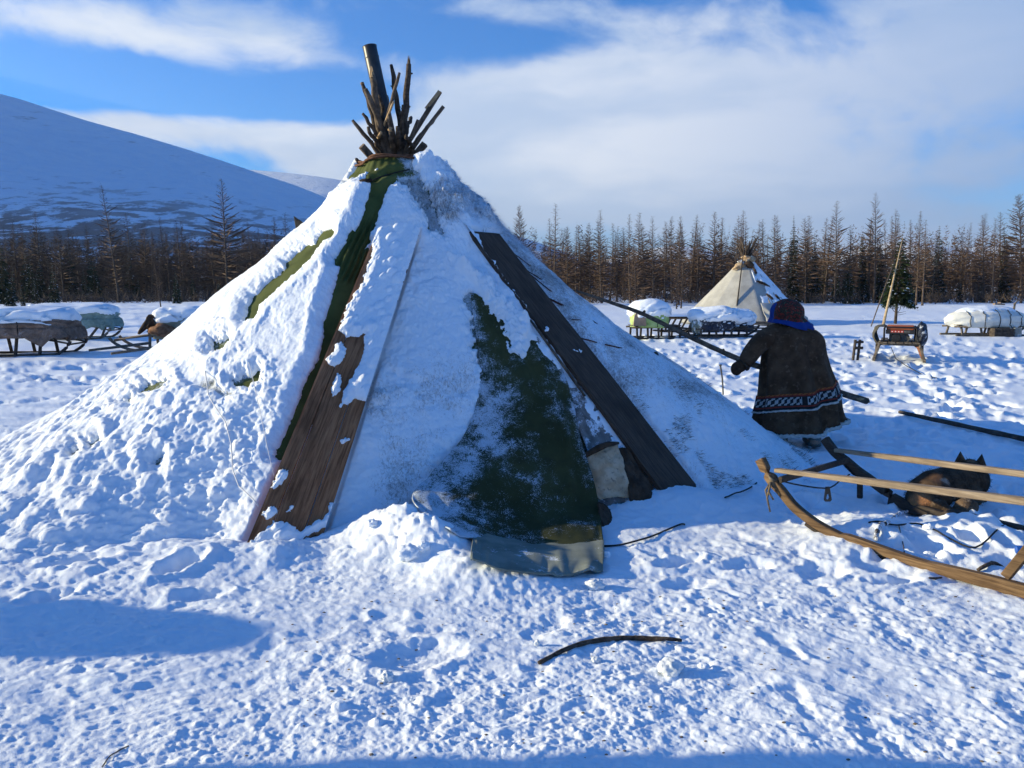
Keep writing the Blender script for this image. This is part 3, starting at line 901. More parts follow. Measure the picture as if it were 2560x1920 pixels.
LB = plank_frame((612, 1372), (806, 1345), (934, 600), (1046, 590), .11)
ldir = (LB[2] - LB[0]).normalized()
M['plankL'] = wood_dir('old_plank', ldir, (.17, .068, .030), (.41, .19, .092), 5.0, .8, .08)
M['plankR'] = wood_dir('dark_plank', (tent_hit(1210, 590) - tent_hit(1720, 1255)), (.044, .028, .019), (.110, .074, .052), 6.0, .75, .10)  # a darker brown than the boards across the door
pl1, nL = board('plank', LB[0], LB[1], LB[2], LB[3], .034, M['plankL'], tent, 0.0, .243, ragged=.02, seed=1)
pl2, _ = board('plank', LB[0], LB[1], LB[2], LB[3], .036, M['plankL'], tent, .256, .712, ragged=.015, seed=2)
pl3, _ = board('plank', LB[0], LB[1], LB[2], LB[3], .033, M['plankL'], tent, .727, 1.0, ragged=.02, seed=3)
for p_ in (pl1, pl2, pl3): p_['label'] = 'worn brown plank beside the door, snow on its upper half'
RB = plank_frame((1690, 1280), (1752, 1232), (1172, 582), (1246, 588), .075)
pr, nR = board('plank', RB[0], RB[1], RB[2], RB[3], .04, M['plankR'], tent, 0, 1, ragged=.03, seed=4)
pr['label'] = 'long dark plank slanting down on the shaded side of the door'

# snow lying on the planks
def plank_snow(Q, n, poly, thick, th0, name='plank_snow', seed=0, nu=70, nv=330, rag=5, parent=None):
    u = np.linspace(-.0, 1.0, nu); v = np.linspace(0, 1.04, nv); U, V = np.meshgrid(u, v)
    A, B, C_, D = [np.array(q) for q in Q]
    P = (A[None, None] * (1 - V[..., None]) + C_ * V[..., None]) * (1 - U[..., None]) + (B * (1 - V[..., None]) + D * V[..., None]) * U[..., None]
    nn = np.array(n); x, y = proj(P + nn * .02)
    rg = pn(x * .07, y * .07, 110 + seed) + .6 * pn(x * .2, y * .2, 111 + seed)
    d = np.full(x.shape, -1e3)
    for q in poly: d = np.maximum(d, pdist(x, y, q) + rag * rg)
    e = d * np.linalg.norm(P - EYE, axis=2) / FPX
    L = np.linalg.norm(A - C_); s = V * L; a = U * np.linalg.norm(A - B)
    t = thick * (.8 + .35 * fbm(a * 3, s * 2.2, 112 + seed, 3)) + .45 * (lumps(a * 9, s * 9, 113, .25, .6, .7) / 9) + .003 * pn(a * 40, s * 40, 114)
    ee = np.minimum(e, np.minimum(U, 1 - U) * np.linalg.norm(A - B) + .012)
    T = np.where(e > 0, t * np.sqrt(np.clip(ee / (.02 + t), 0, 1)), np.maximum(e, -.02))
    W = P + nn * (T + th0)[..., None]
    return sheet(name, W, M['snow'], parent, keep=T > -.008, kind='stuff')


lsnow = [zoom6((740, 175), (715, 240), (690, 310), (655, 360), (610, 450), (580, 535), (605, 560), (640, 575), (705, 560), (700, 620), (690, 690), (650, 760), (610, 820), (590, 905), (620, 890), (660, 870), (725, 885), (760, 760), (800, 640), (900, 280), (965, 90), (980, -30), (760, -30)),
         zoom6((560, 600), (600, 600), (615, 650), (590, 700), (540, 705), (520, 680), (550, 640)), zoom6((570, 745), (590, 760), (585, 830), (550, 860), (545, 820)),
         zoom6((250, 1300), (290, 1225), (335, 1212), (340, 1235), (300, 1290), (260, 1310)), zoom6((540, 1380), (560, 1380), (540, 1450), (500, 1480), (490, 1460), (530, 1430)),
         zoom6((200, 1440), (235, 1400), (270, 1395), (270, 1440), (230, 1460)), zoom6((340, 1395), (360, 1395), (345, 1420), (320, 1425)), zoom6((585, 1070), (610, 1062), (630, 1072), (600, 1088)), zoom6((130, 1590), (260, 1470), (330, 1475), (390, 1520), (470, 1470), (545, 1440), (545, 1480), (300, 1600))]
plank_snow(LB, nL, lsnow, .045, .018, seed=0, parent=pl2, name='snow')
rsnow = [zoom7((1185, 1180), (1230, 1250), (1300, 1195), (1330, 1230), (1200, 1300), (1180, 1250)), zoom7((280, 20), (340, 60), (375, 150), (415, 185), (390, 200), (350, 120), (290, 90)), zoom7((420, 200), (470, 280), (520, 340), (555, 385), (535, 400), (490, 340), (440, 270), (405, 230)), zoom7((560, 440), (600, 490), (590, 500), (560, 470)), zoom7((640, 470), (650, 475), (648, 486), (638, 482)), zoom7((755, 565), (795, 572), (790, 580), (757, 574))]
plank_snow(RB, nR, rsnow, .02, .02, seed=5, parent=pr, name='snow')

# ------------------------------------------------------------------ door flap, hides, poles of the tent
def catmull(P, n):
    """resample rows of control points (k x d) to n points with a smooth spline"""
    P = np.asarray(P, float); k = len(P); out = []
    for t in np.linspace(0, k - 1, n):
        i = min(int(t), k - 2); f = t - i
        p0, p1, p2, p3 = P[max(i - 1, 0)], P[i], P[i + 1], P[min(i + 2, k - 1)]
        out.append(.5 * (2 * p1 + (p2 - p0) * f + (2 * p0 - 5 * p1 + 4 * p2 - p3) * f * f + (3 * p1 - p0 - 3 * p2 + p3) * f ** 3))
    return np.array(out)


def net(ctrl, nu, nv):
    C = np.asarray(ctrl, float)
    rows = np.array([catmull(r, nu) for r in C])
    return np.stack([catmull(rows[:, j], nv) for j in range(nu)], 1)


def on_tent(px, py, out=0.0):
    """point on the canvas seen at a pixel, brought towards the camera by out metres"""
    h = tent_hit(px, py); d = ray(px, py); t = np.linalg.norm(h - EYE)
    return EYE + d * (t - out)


def tent_net(rows, outs, nu, nv):
    return net([[on_tent(px, py, o) for (px, py), o in zip(r, ro)] for r, ro in zip(rows, outs)], nu, nv)


rows = [[(1176, 732), (1190, 735), (1205, 742), (1222, 752), (1242, 768)],
        [(1184, 800), (1222, 800), (1262, 812), (1304, 828), (1350, 850)],
        [(1196, 880), (1250, 880), (1302, 888), (1354, 900), (1404, 918)],
        [(1196, 985), (1262, 988), (1330, 990), (1390, 996), (1434, 1006)],
        [(1160, 1090), (1236, 1095), (1318, 1100), (1400, 1100), (1454, 1100)],
        [(1085, 1182), (1190, 1190), (1296, 1195), (1400, 1195), (1482, 1190)],
        [(1030, 1250), (1120, 1262), (1240, 1275), (1394, 1282), (1498, 1275)],
        [(1125, 1325), (1170, 1345), (1258, 1362), (1400, 1368), (1509, 1358)]]
kk = [0, .02, .06, .15, .30, .50, .70, .84]; Dc = [.66, .60, .51, .41, .31]
def above(P, c=.02):
    """bring a point towards the camera until it clears the snow"""
    P = np.array(P, float); d = (EYE - P) / np.linalg.norm(EYE - P)
    for _ in range(60):
        if P[2] > gz(P[0], P[1]) + c: break
        P = P + d * .02
    return P


k0 = [0, 0, 0, .02, .06, .20, .54, .84]; k1 = [0, .01, .03, .07, .18, .36, .64, .84]
FL = net([[above(on_tent(px, py, (.03 if j == 0 else .05) + (a if j == 0 else b if j == 1 else k) * d)) for j, ((px, py), d) in enumerate(zip(r, Dc))] for r, k, a, b in zip(rows, kk, k0, k1)], 110, 130)
U, V = np.meshgrid(np.linspace(0, 1, 110), np.linspace(0, 1, 130))
fn_ = np.cross(np.gradient(FL, axis=1), np.gradient(FL, axis=0)); fn_ /= np.linalg.norm(fn_, axis=2, keepdims=True) + 1e-9
if (fn_ * (EYE - FL)).sum() < 0: fn_ = -fn_
fold = .020 * np.sin(U * 17 + 2.5 * V + 1.2 * pn(U * 2, V * 3, 120)) * sstep(V, .05, .4) * (.35 + .25 * U) * (1 - .7 * sstep(V, .65, .9))
fold += .016 * pn(U * 4, V * 5, 121) + .009 * np.abs(np.sin((V * 1.9 - U * .8) * 17 + 2.5 * pn(U * 3, V * 3, 122))) * (1 - sstep(U, .30, .75)) * sstep(V, .5, .75)
fold += .030 * np.exp(-((U - .80 - .06 * (V - .5)) / .035) ** 2) * sstep(V, .35, .55) * (1 - sstep(V, .75, .95))
fold += .004 * pn(U * 18, V * 22, 123)
FL = FL + fn_ * fold[..., None]
M['flap_canvas'] = mat_canvas('frosted_olive_canvas', (.038, .043, .017), (.066, .070, .029), (.026, .028, .014))
flap = part('door_flap', MB().cloth(FL, .008), M['flap_canvas'], tent, smooth=True, label='dark green canvas door flap with a pale hem, rimed with frost along its lower left')
fro = np.clip(.22 * (1 - sstep(U, .10, .55)) * sstep(V, .18, .5) + .10 * sstep(V, .80, 1.0) * (1 - sstep(U, .5, .8)) + .20 * np.exp(-((V - .14) / .12) ** 2) * (1 - sstep(U, 0, .25)) + .16 * sstep(U, .86, 1) * (1 - sstep(V, .5, .9)) + .09, 0, .6)
at = flap.data.attributes.new('frost', 'FLOAT', 'POINT'); at.data.foreach_set('value', np.concatenate([fro.ravel(), fro.ravel()]).astype(np.float32))
# pale hem lying out on the snow
bot = [(1176, 1398), (1215, 1412), (1290, 1430), (1400, 1440), (1507, 1432)]
top = [(1184, 1332), (1215, 1336), (1290, 1350), (1400, 1360), (1510, 1352)]
hem_rows = []
for k in range(5):
    f = k / 4; r = []
    for j in range(5):
        a = on_tent(*top[j], .065 + Dc[j] * .84); b = pg(*bot[j], (.17, .14, .10, .05, .02)[j]); b[2] = max(b[2], gz(b[0], b[1]) + .012); r.append(above(a, .02) * (1 - f) + b * f + np.array([0, -.02 * math.sin(f * math.pi), .012 * math.sin(f * math.pi)]))
    hem_rows.append(r)
HM = net(hem_rows, 120, 30)
U, V = np.meshgrid(np.linspace(0, 1, 120), np.linspace(0, 1, 30))
HM[..., 2] += (.010 * pn(U * 9, V * 2, 124) + .016 * np.maximum(0, np.sin(U * 30 + 2 * pn(U * 4, V, 125))) * sstep(U, .55, .7) * sstep(V, .55, 1) + .012 * V * np.maximum(0, pn(U * 14, V * .5, 126)))
HM[..., 1] -= .012 * pn(U * 7, V * 3, 127) * V
M['hem'] = mat_mottled('pale_canvas', (.16, .18, .15), (.24, .265, .225), 5, .9, .3, 260, .003, frost=(.12, 7))
part('hem', MB().cloth(HM, .012), M['hem'], flap, smooth=True)
st = MB()
for j in range(0, 119, 2):
    a, b = HM[2, j], HM[2, min(j + 1, 119)]; st.tube([a + [0, -.006, .006], b + [0, -.006, .006]], .0022, 4)
part('seam', st, M['hem'], flap)

M['hide_dark'] = mat_mottled('brown_hide', (.030, .018, .011), (.085, .054, .034), 14, .9, .6, 160, .008, stretch=(1, 1, .4), frost=(.03, 12))
M['hide_tan'] = mat_mottled('tan_leather', (.44, .29, .17), (.62, .46, .31), 10, .8, .5, 70, .006, c3=(.17, .12, .09))
M['hide_grey'] = mat_mottled('grey_hide', (.10, .09, .085), (.26, .24, .23), 9, .9, .6, 110, .008, stretch=(1, 1, .35), frost=(.22, 8))
M['hide_pale'] = mat_mottled('pale_hide', (.30, .20, .11), (.52, .40, .27), 9, .9, .5, 60, .01)


def hide_part(name, rows, outs, mat, amp=.012, seed=0, nu=34, nv=40, label=None, th=.014):
    P = tent_net(rows, outs, nu, nv); U, V = np.meshgrid(np.linspace(0, 4, nu), np.linspace(0, 5, nv))
    n = np.cross(np.gradient(P, axis=1), np.gradient(P, axis=0)); n /= np.linalg.norm(n, axis=2, keepdims=True) + 1e-9
    P = P + n * (amp * fbm(U, V, 130 + seed, 3))[..., None]
    return part(name, MB().cloth(P, th), mat, tent, smooth=True, label=label)


hide_part('hide', [[(1380, 900), (1405, 895), (1425, 900)], [(1415, 985), (1455, 980), (1490, 1000)], [(1450, 1080), (1500, 1070), (1545, 1085)], [(1475, 1150), (1530, 1140), (1580, 1150)], [(1490, 1230), (1560, 1220), (1620, 1225)], [(1500, 1275), (1575, 1272), (1660, 1275)]],
          [[.05, .04, .03]] * 6, M['hide_grey'], .014, 1, label='grey rimed reindeer hide hung inside the doorway')
hide_part('hide', [[(1452, 1152), (1490, 1128), (1543, 1114)], [(1462, 1185), (1505, 1160), (1556, 1150)], [(1480, 1222), (1520, 1205), (1568, 1200)], [(1498, 1250), (1535, 1242), (1574, 1245)]],
          [[.10, .14, .09], [.11, .15, .09], [.10, .14, .08], [.07, .09, .06]], M['hide_tan'], .010, 2, label='pale turned-back leather side of a hide at the doorway')
hide_part('hide', [[(1543, 1120), (1562, 1122), (1585, 1135)], [(1558, 1165), (1590, 1170), (1616, 1190)], [(1570, 1215), (1605, 1222), (1640, 1236)], [(1576, 1266), (1620, 1268), (1664, 1272)]],
          [[.08, .10, .07]] * 4, M['hide_dark'], .016, 3, label='dark brown hide bunched under the slanting plank')
hide_part('hide', [[(1494, 1256), (1510, 1262), (1524, 1275)], [(1502, 1310), (1520, 1312), (1533, 1318)], [(1508, 1370), (1526, 1374), (1542, 1374)]],
          [[.30, .26, .22], [.36, .32, .28], [.42, .38, .34]], M['hide_dark'], .008, 4)
rb_ = MB().tube([on_tent(1448, 1152, .12), on_tent(1470, 1135, .15), on_tent(1495, 1120, .17), on_tent(1520, 1110, .16), on_tent(1545, 1108, .11)], [.012, .022, .026, .022, .012], 10, wob=.1)
part('hide_fold', rb_, M['hide_dark'], tent, smooth=True)

M['bark'] = mat_mottled('bark', (.030, .022, .017), (.105, .078, .058), 26, .9, .8, 90, .006, c3=(.16, .13, .10))
M['stick'] = mat_mottled('weathered_pole', (.060, .044, .032), (.16, .12, .088), 18, .85, .5, 120, .003, c3=(.045, .035, .028))
M['cut'] = mat_mottled('fresh_wood', (.30, .19, .095), (.46, .32, .18), 14, .8, .4, 90, .003)
M['soot'] = mat_mottled('blackened_iron', (.012, .012, .013), (.030, .028, .027), 7, .38, .15, 60, .002, c3=(.05, .04, .035), spec=.5)


def pole(tip, mid, r0, r1, mat, name='pole', dY=0.0, ext=.55, n=9, bend=.012, cut=None, square=False, knots=3):
    """a pole through the smoke hole: seen from tip to mid, then on down inside"""
    r0 *= 1.22; r1 *= 1.22
    a = Vector(pd(*tip, 7.7 + dY)); b = Vector(pd(*mid, 7.7 + dY * .25)); c = b + (b - a).normalized() * ext
    # converge on the crossing point below the rim
    c = c.lerp(Vector((TC[0], TC[1] - .05, c.z)), .6)
    pts = []
    N = 9; L1 = (b - a).length
    for i in range(N + 1):
        t = i / N; p = a.lerp(b, t / .7) if t < .7 else b.lerp(c, (t - .7) / .3)
        p = p + Vector((random.uniform(-1, 1), random.uniform(-1, 1), random.uniform(-1, 1))) * bend * (.3 if i in (0,) else 1)
        pts.append(p)
    rad = [r0 + (r1 - r0) * i / N for i in range(N + 1)]
    if not square: rad[0] *= .8
    mb = MB()
    if square:
        mb.beam(a, c, r0 * 2, r0 * 1.5, (0, -1, .3), segs=1)
    else:
        mb.tube(pts, rad, n, wob=.12)
        for _ in range(knots):
            k = random.randint(1, 5); p = pts[k]; d = Vector((random.uniform(-1, 1), random.uniform(-.6, .4), random.uniform(.1, .7))).normalized()
            mb.tube([p, p + d * (rad[k] + .012)], [rad[k] * .45, rad[k] * .25], 5)
    o = part(name, mb, mat, tent, smooth=not square)
    if cut:
        d = (a - b).normalized(); c1 = a - d * cut
        part('cut_end', MB().tube([c1, a + d * .006], [r0 * 1.03, r0 * .72], n), M['cut'], o)
    return o


def split_tip(p, d, r, L, parent, mat):
    """splintered end of a pole"""
    mb = MB(); d = Vector(d).normalized(); a = d.orthogonal().normalized(); b = d.cross(a)
    for k in range(5):
        th = k * 1.257 + .4; o = Vector(p) + (a * math.cos(th) + b * math.sin(th)) * r * .55
        mb.tube([o - d * .02, o + d * L * random.uniform(.35, 1.0)], [r * .5, r * .06], 4)
    return part('splinter', mb, mat, parent)


random.seed(21)
# stovepipe
A_, B_ = Vector(pd(924, 117, 7.75)), Vector(pd(970, 330, 7.72)); dch = (A_ - B_).normalized(); base_ = B_ - dch * .45
pipe = part('stovepipe', MB().tube([base_, B_, A_], [.071, .070, .068], 28, cap=False), M['soot'], tent, smooth=True, label='black iron stovepipe leaning out of the smoke hole')
part('collar_ring', MB().tube([A_ - dch * .115, A_ - dch * .105, A_ - dch * .095], [.0685, .0715, .0690], 28, cap=False).tube([A_ - dch * .012, A_ + dch * .004, A_ + dch * .002, A_ - dch * .10], [.069, .0715, .062, .060], 28, cap=False), M['soot'], pipe, smooth=True)
o = pole((931, 186), (950, 330), .024, .030, M['stick'], dY=-.22, ext=.5, bend=.007); split_tip(pd(930, 188, 7.48), (-.15, 0, 1), .024, .10, o, M['cut'])
pole((905, 207), (944, 330), .017, .026, M['bark'], dY=-.12, cut=.012)
pole((914, 222), (966, 345), .020, .028, M['stick'], dY=-.28, bend=.006)
o = pole((978, 163), (1001, 330), .017, .026, M['bark'], dY=.12, bend=.014)
pole((999, 182), (961, 318), .013, .016, M['stick'], dY=-.34, bend=.003, knots=0)
pole((984, 255), (958, 318), .009, .011, M['cut'], dY=-.38, bend=.002, knots=0)
o = pole((1022, 160), (1010, 330), .022, .031, M['bark'], dY=-.08, bend=.008, knots=6); split_tip(pd(1022, 160, 7.62), (.04, 0, 1), .018, .085, o, M['stick'])
o = pole((1100, 229), (1012, 342), .017, .030, M['stick'], dY=.05, square=True)
part('peeled_end', MB().beam(pd(1100, 229, 7.742), pd(1066, 273, 7.735), .038, .029, (0, -1, .3)), M['cut'], o)
pole((1109, 266), (1028, 352), .013, .018, M['stick'], dY=-.05, square=True)
pole((1073, 312), (1036, 358), .012, .018, M['stick'], dY=.12, square=True)
pole((1028, 293), (1014, 330), .016, .02, M['bark'], dY=.25)
pole((881, 300), (940, 372), .014, .020, M['stick'], dY=-.15, bend=.006)
pole((907, 284), (955, 356), .013, .020, M['bark'], dY=-.22, bend=.006)
pole((904, 365), (941, 400), .026, .03, M['stick'], dY=-.20, square=True)
pole((1062, 360), (1038, 382), .026, .03, M['stick'], dY=.05, square=True)
pole((976, 322), (982, 372), .022, .026, M['stick'], dY=-.30, knots=0, cut=.01)
pole((993, 318), (1000, 370), .018, .024, M['bark'], dY=-.34, knots=1)
pole((965, 240), (968, 330), .020, .024, M['bark'], dY=.18)
pole((955, 262), (973, 345), .018, .024, M['bark'], dY=.05)
pole((952, 330), (944, 350), .012, .014, M['cut'], dY=-.25, knots=0)
pole((1016, 338), (1032, 368), .016, .02, M['bark'], dY=-.2)
pole((933, 268), (950, 345), .017, .022, M['bark'], dY=.15)
pole((948, 236), (972, 340), .016, .022, M['bark'], dY=-.05)
pole((972, 285), (985, 360), .018, .022, M['stick'], dY=-.25, knots=1)
pole((1046, 300), (1022, 352), .013, .018, M['stick'], dY=-.15, square=True)
pole((921, 318), (950, 372), .015, .019, M['bark'], dY=-.3)
pole((1008, 262), (1004, 345), .015, .02, M['bark'], dY=-.2)
pole((1086, 300), (1034, 362), .012, .016, M['bark'], dY=.2)
pole((890, 398), (905, 412), .014, .016, M['stick'], dY=-.15, knots=0, ext=.25)

# rope round the smoke hole, and the lashings on the collar
M['rope'] = mat_mottled('brown_rope', (.080, .034, .018), (.17, .085, .05), 40, .9, .6, 220, .002)
M['cord'] = mat_mottled('dark_cord', (.012, .012, .013), (.035, .032, .030), 30, .8, .4, 200, .001)
M['wire'] = mat_mottled('pale_cable', (.55, .56, .58), (.70, .70, .70), 10, .5, .1, 100, .001)
rm = MB()
for kz, zz_, rr_ in ((0, 2.79, .02), (1, 2.765, .03), (2, 2.81, .0)):
    rm.tube([tent_p(np.array(a_), np.array(zz_ + .02 * math.sin(a_ * 3 + kz)), rr_) for a_ in np.linspace(-math.pi, math.pi, 50)], .011, 6)
part('rope', rm, M['rope'], tent, smooth=True)
rm = MB()
rm.tube([on_tent(x, y, .028) for x, y in zoom5((690, 440), (760, 420), (830, 385), (900, 350), (1000, 318), (1100, 292), (1195, 272))], .006, 5)
rm.tube([on_tent(x, y, .02) for x, y in zoom5((1070, 330), (1020, 345), (1015, 370))], .004, 5)
part('cord', rm, M['cord'], tent, smooth=True)
part('peg', MB().beam(on_tent(*zoom5((625, 300))[0], .03), on_tent(*zoom5((840, 385))[0], .03), .016, .016), M['cord'], tent) if False else None
# brown hide roll on the left of the collar, tufts at the right
part('hide_roll', MB().tube([on_tent(x, y, .10) for x, y in zoom5((655, 470), (690, 430), (760, 390), (845, 365))], [.025, .034, .032, .014], 12, wob=.15), M['hide_dark'], tent, smooth=True)
M['rfur'] = mat_mottled('rimed_fur', (.13, .105, .08), (.32, .28, .23), 16, .9, .8, 90, .012, frost=(.30, 10))
for (x, y), r, s_ in zip(zoom5((1340, 225), (1315, 262), (1545, 280), (1700, 455), (1725, 505), (1975, 725)), (.05, .03, .026, .035, .03, .034), range(8)):
    part('hide_tuft', MB().blob(on_tent(x, y, .04), (r * 1.2, r, r * .9), 3, .4, 2.4, s_), M['rfur'], tent, smooth=True)
# black cloth corner standing up at the left, and long poles lying on the flank
fl_ = zoom5((135, 700), (150, 715), (215, 750), (200, 800), (195, 850), (165, 872))
P = net([[on_tent(735, 540, -.1), on_tent(742, 548, -.05)], [on_tent(738, 560, -.05), on_tent(757, 556, 0)], [on_tent(741, 578, 0), on_tent(756, 575, .05)], [on_tent(745, 588, 0), on_tent(753, 588, .05)]], 8, 14)
part('tarp_corner', MB().cloth(P, .012), M['cord'], tent, smooth=True)


def lying(px_pts, r, mat, name='pole', lift=.03, n=7, wob=.08, par=None):
    return part(name, MB().tube([on_tent(x, y, lift) for x, y in px_pts], r, n, wob=wob), mat, par or tent, smooth=True)


lying([(762, 572), (800, 540), (846, 503), (880, 478)], [.016, .018, .018, .014], M['bark'], lift=.13)
lying([(120, 1062), (180, 1022), (240, 983), (311, 938), (345, 915)], [.015, .017, .018, .018, .016], M['stick'], lift=.11)
lying([(135, 1066), (200, 1025), (260, 985), (318, 944)], [.013, .014, .014, .013], M['bark'], lift=.12)
lying([(1326, 800), (1360, 846), (1405, 910), (1462, 990)], [.010, .012, .012, .010], M['stick'], lift=.10)
# willow twigs and red cords caught on the shaded right slope
M['twig'] = mat_mottled('red_twig', (.060, .022, .018), (.13, .050, .036), 20, .8, .4, 120, .002)
for q, r in (([(1280, 648), (1330, 690), (1380, 730), (1432, 771)], .006), ([(1293, 662), (1340, 690), (1386, 718)], .005), ([(1369, 745), (1400, 760), (1439, 776)], .011), ([(1429, 799), (1447, 800), (1466, 798)], .006),
             ([(1445, 844), (1470, 850), (1492, 856)], .008), ([(1513, 861), (1560, 872), (1605, 882)], .008), ([(1465, 791), (1510, 822), (1560, 852), (1605, 877)], .008), ([(1405, 731), (1425, 742), (1446, 755)], .005),
             ([(1262, 618), (1300, 645), (1330, 668)], .005), ([(1495, 800), (1540, 832), (1580, 858)], .005), ([(1432, 873), (1444, 876), (1452, 880)], .006), ([(1575, 897), (1590, 899), (1612, 901)], .004)):
    lying(q, [r * .8] + [r] * (len(q) - 2) + [r * .6], M['twig'], 'twig', .075, 6)
part('peg', MB().blob(on_tent(1638, 891, .09), (.035, .03, .045), 3, .2, 1.5, 3), M['stick'], tent, smooth=True)
lying([(504, 872), (512, 922), (521, 987), (535, 1013), (564, 1056), (578, 1110), (582, 1175), (597, 1215), (633, 1248), (647, 1266)], .0042, M['wire'], 'cable', .13, 6, 0)
lying([(607, 850), (629, 933), (651, 1031), (669, 1121), (685, 1190)], .0022, M['wire'], 'cable', .12, 5, 0)

# rimed hair standing up along the hides near the top and on the shaded slope
def fur_blades(name, weight, count, L, w, mat, spread=.5, seed=0, off=0.0):
    r_ = np.random.RandomState(seed); p = weight.ravel() / weight.sum(); pick = r_.choice(p.size, count, p=p)
    b = (S0 + TN * np.maximum(TH, 0)[..., None]).reshape(-1, 3)[pick] + r_.normal(0, .006, (count, 3)); n = TN.reshape(-1, 3)[pick]
    down = np.stack([S0[..., 0] - TC[0], S0[..., 1] - TC[1], -np.ones(PH.shape)], -1); down /= np.linalg.norm(down, axis=2, keepdims=True); down = down.reshape(-1, 3)[pick]
    d = down * .8 + n * r_.uniform(.15, .8, (count, 1)) + r_.normal(0, spread * .5, (count, 3)); d /= np.linalg.norm(d, axis=1, keepdims=True)
    s = np.cross(d, n); s /= np.linalg.norm(s, axis=1, keepdims=True) + 1e-9
    ll = L * r_.uniform(.5, 1.3, (count, 1)); ww = w * r_.uniform(.6, 1.3, (count, 1))
    v = np.concatenate([b - s * ww - n * .005, b + s * ww - n * .005, b + d * ll], 0); k = np.arange(count)
    f = np.stack([k, k + count, k + 2 * count], -1)
    v = v - np.array(base_of(tent)); return put(name, raw_mesh(name, v, f, mat, False), tent)


M['rime_hair'] = mat_mottled('rimed_hair', (.16, .145, .135), (.46, .47, .50), 20, .9, 0, 90, .001, frost=(.30, 14))
wf = np.maximum(furm * (edge_m > -.05), 1.2 * np.exp(-((deg - 74) / 15) ** 2) * sstep(ZZ, 1.75, 2.0) * (1 - sstep(ZZ, 2.75, 2.85)))
o = fur_blades('hide_hair', wf * np.maximum(tent_r(PH, ZZ), .2), 9000, .055, .0022, M['rime_hair'], .5, 1); o['kind'] = 'stuff'
wf2 = np.where(front, sstep(pdist(PX, PY, fz), -2, 5), 0)
if wf2.sum() > 0:
    o = fur_blades('rime', wf2, 2600, .02, .0022, mat_mottled('green_rime', (.05, .07, .03), (.30, .34, .34), 30, .9, 0, 90, .001, frost=(.2, 20)), .9, 2); o['kind'] = 'stuff'
wf3 = np.where(front, rfur * rightw * (edge_m > -.05), 0)
if wf3.sum() > 0:
    o = fur_blades('hide_hair', wf3 * np.maximum(tent_r(PH, ZZ), .2), 3000, .05, .0024, M['hide_dark'], .6, 3); o['kind'] = 'stuff'

# ================================================================== SLEDS AND THEIR LOADS
M['grey_wood'] = mat_mottled('grey_sled_wood', (.085, .068, .052), (.20, .165, .13), 12, .85, .5, 130, .003, c3=(.05, .042, .035))
M['dark_wood'] = mat_mottled('dark_sled_wood', (.035, .028, .024), (.085, .068, .055), 12, .85, .5, 130, .003)


def in_plane(px, py, A, B):
    """point of the vertical plane through A-B seen at a pixel"""
    A = np.array(A, float); B = np.array(B, float); t = B - A; n = np.array([t[1], -t[0], 0]); d = ray(px, py)
    return EYE + d * (((A - EYE) @ n) / (d @ n))


# ---- the bare freight sled beside the dog (its front half is in the picture)
NA, NB = pg(2208, 1384, .03), pg(2560, 1480, .03)
hd = (NA - NB); hd[2] = 0; hd /= np.linalg.norm(hd)                     # heading, towards the turned-up tips
FB = pg(2335, 1283, .03); FA = FB + hd
SLB = (NA + FB) / 2
sled = thing('freight_sled', (SLB[0], SLB[1], gz(SLB[0], SLB[1])), 'bare wooden freight sled with turned-up runners lying beside the dog', 'sled')
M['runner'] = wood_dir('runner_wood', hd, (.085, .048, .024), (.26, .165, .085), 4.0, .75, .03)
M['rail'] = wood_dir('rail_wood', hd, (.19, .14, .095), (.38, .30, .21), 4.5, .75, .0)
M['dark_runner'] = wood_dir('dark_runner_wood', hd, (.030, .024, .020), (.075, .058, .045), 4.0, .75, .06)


def ribbon(pts, w, h, lat, mb=None):
    """bar of rectangular section swept along pts; lat is the sideways direction"""
    mb = mb or MB(); P = [np.array(p, float) for p in pts]; lat = np.array(lat, float); vs = []; n = len(P)
    if not hasattr(w, '__len__'): w = [w] * n
    if not hasattr(h, '__len__'): h = [h] * n
    for k in range(n):
        t = P[min(k + 1, n - 1)] - P[max(k - 1, 0)]; t /= np.linalg.norm(t); up = np.cross(lat, t); up /= np.linalg.norm(up)
        if up[2] < 0 and abs(t[2]) < .8: up = -up
        a, b = w[k] / 2, h[k] / 2; c = .22 * min(a, b)
        for x, y in ((-a + c, -b), (a - c, -b), (a, -b + c), (a, b - c), (a - c, b), (-a + c, b), (-a, b - c), (-a, -b + c)): vs.append(P[k] + lat * x + up * y)
    fs = [(k * 8 + i, k * 8 + (i + 1) % 8, (k + 1) * 8 + (i + 1) % 8, (k + 1) * 8 + i) for k in range(n - 1) for i in range(8)]
    fs += [tuple(range(7, -1, -1)), tuple((n - 1) * 8 + i for i in range(8))]
    return mb.add(vs, fs)


lat = np.array([hd[1], -hd[0], 0.0])
npx = [(1901, 1148), (1926, 1196), (1955, 1229), (1987, 1268), (2034, 1305), (2082, 1333), (2145, 1362), (2208, 1384), (2303, 1411), (2398, 1434), (2493, 1459), (2560, 1478)]
near_pts = catmull([in_plane(x, y, NA, NB) for x, y in npx], 40)
back = [near_pts[-1] - hd * k * .4 for k in range(1, 6)]
near_pts = np.concatenate([near_pts, back])
zz_g = np.array([gz(p[0], p[1]) for p in near_pts]); zz_g = np.convolve(np.pad(zz_g, 6, mode='edge'), np.ones(13) / 13, 'valid')
for k_, p in enumerate(near_pts):
    if k_ >= 20: p[2] = max(p[2], zz_g[k_] + .016)
nn_ = len(near_pts)
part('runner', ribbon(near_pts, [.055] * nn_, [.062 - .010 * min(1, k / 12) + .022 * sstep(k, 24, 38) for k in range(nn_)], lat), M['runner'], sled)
shoe = [p - np.array([0, 0, .040]) + hd * .0 for p in near_pts[13:26]]
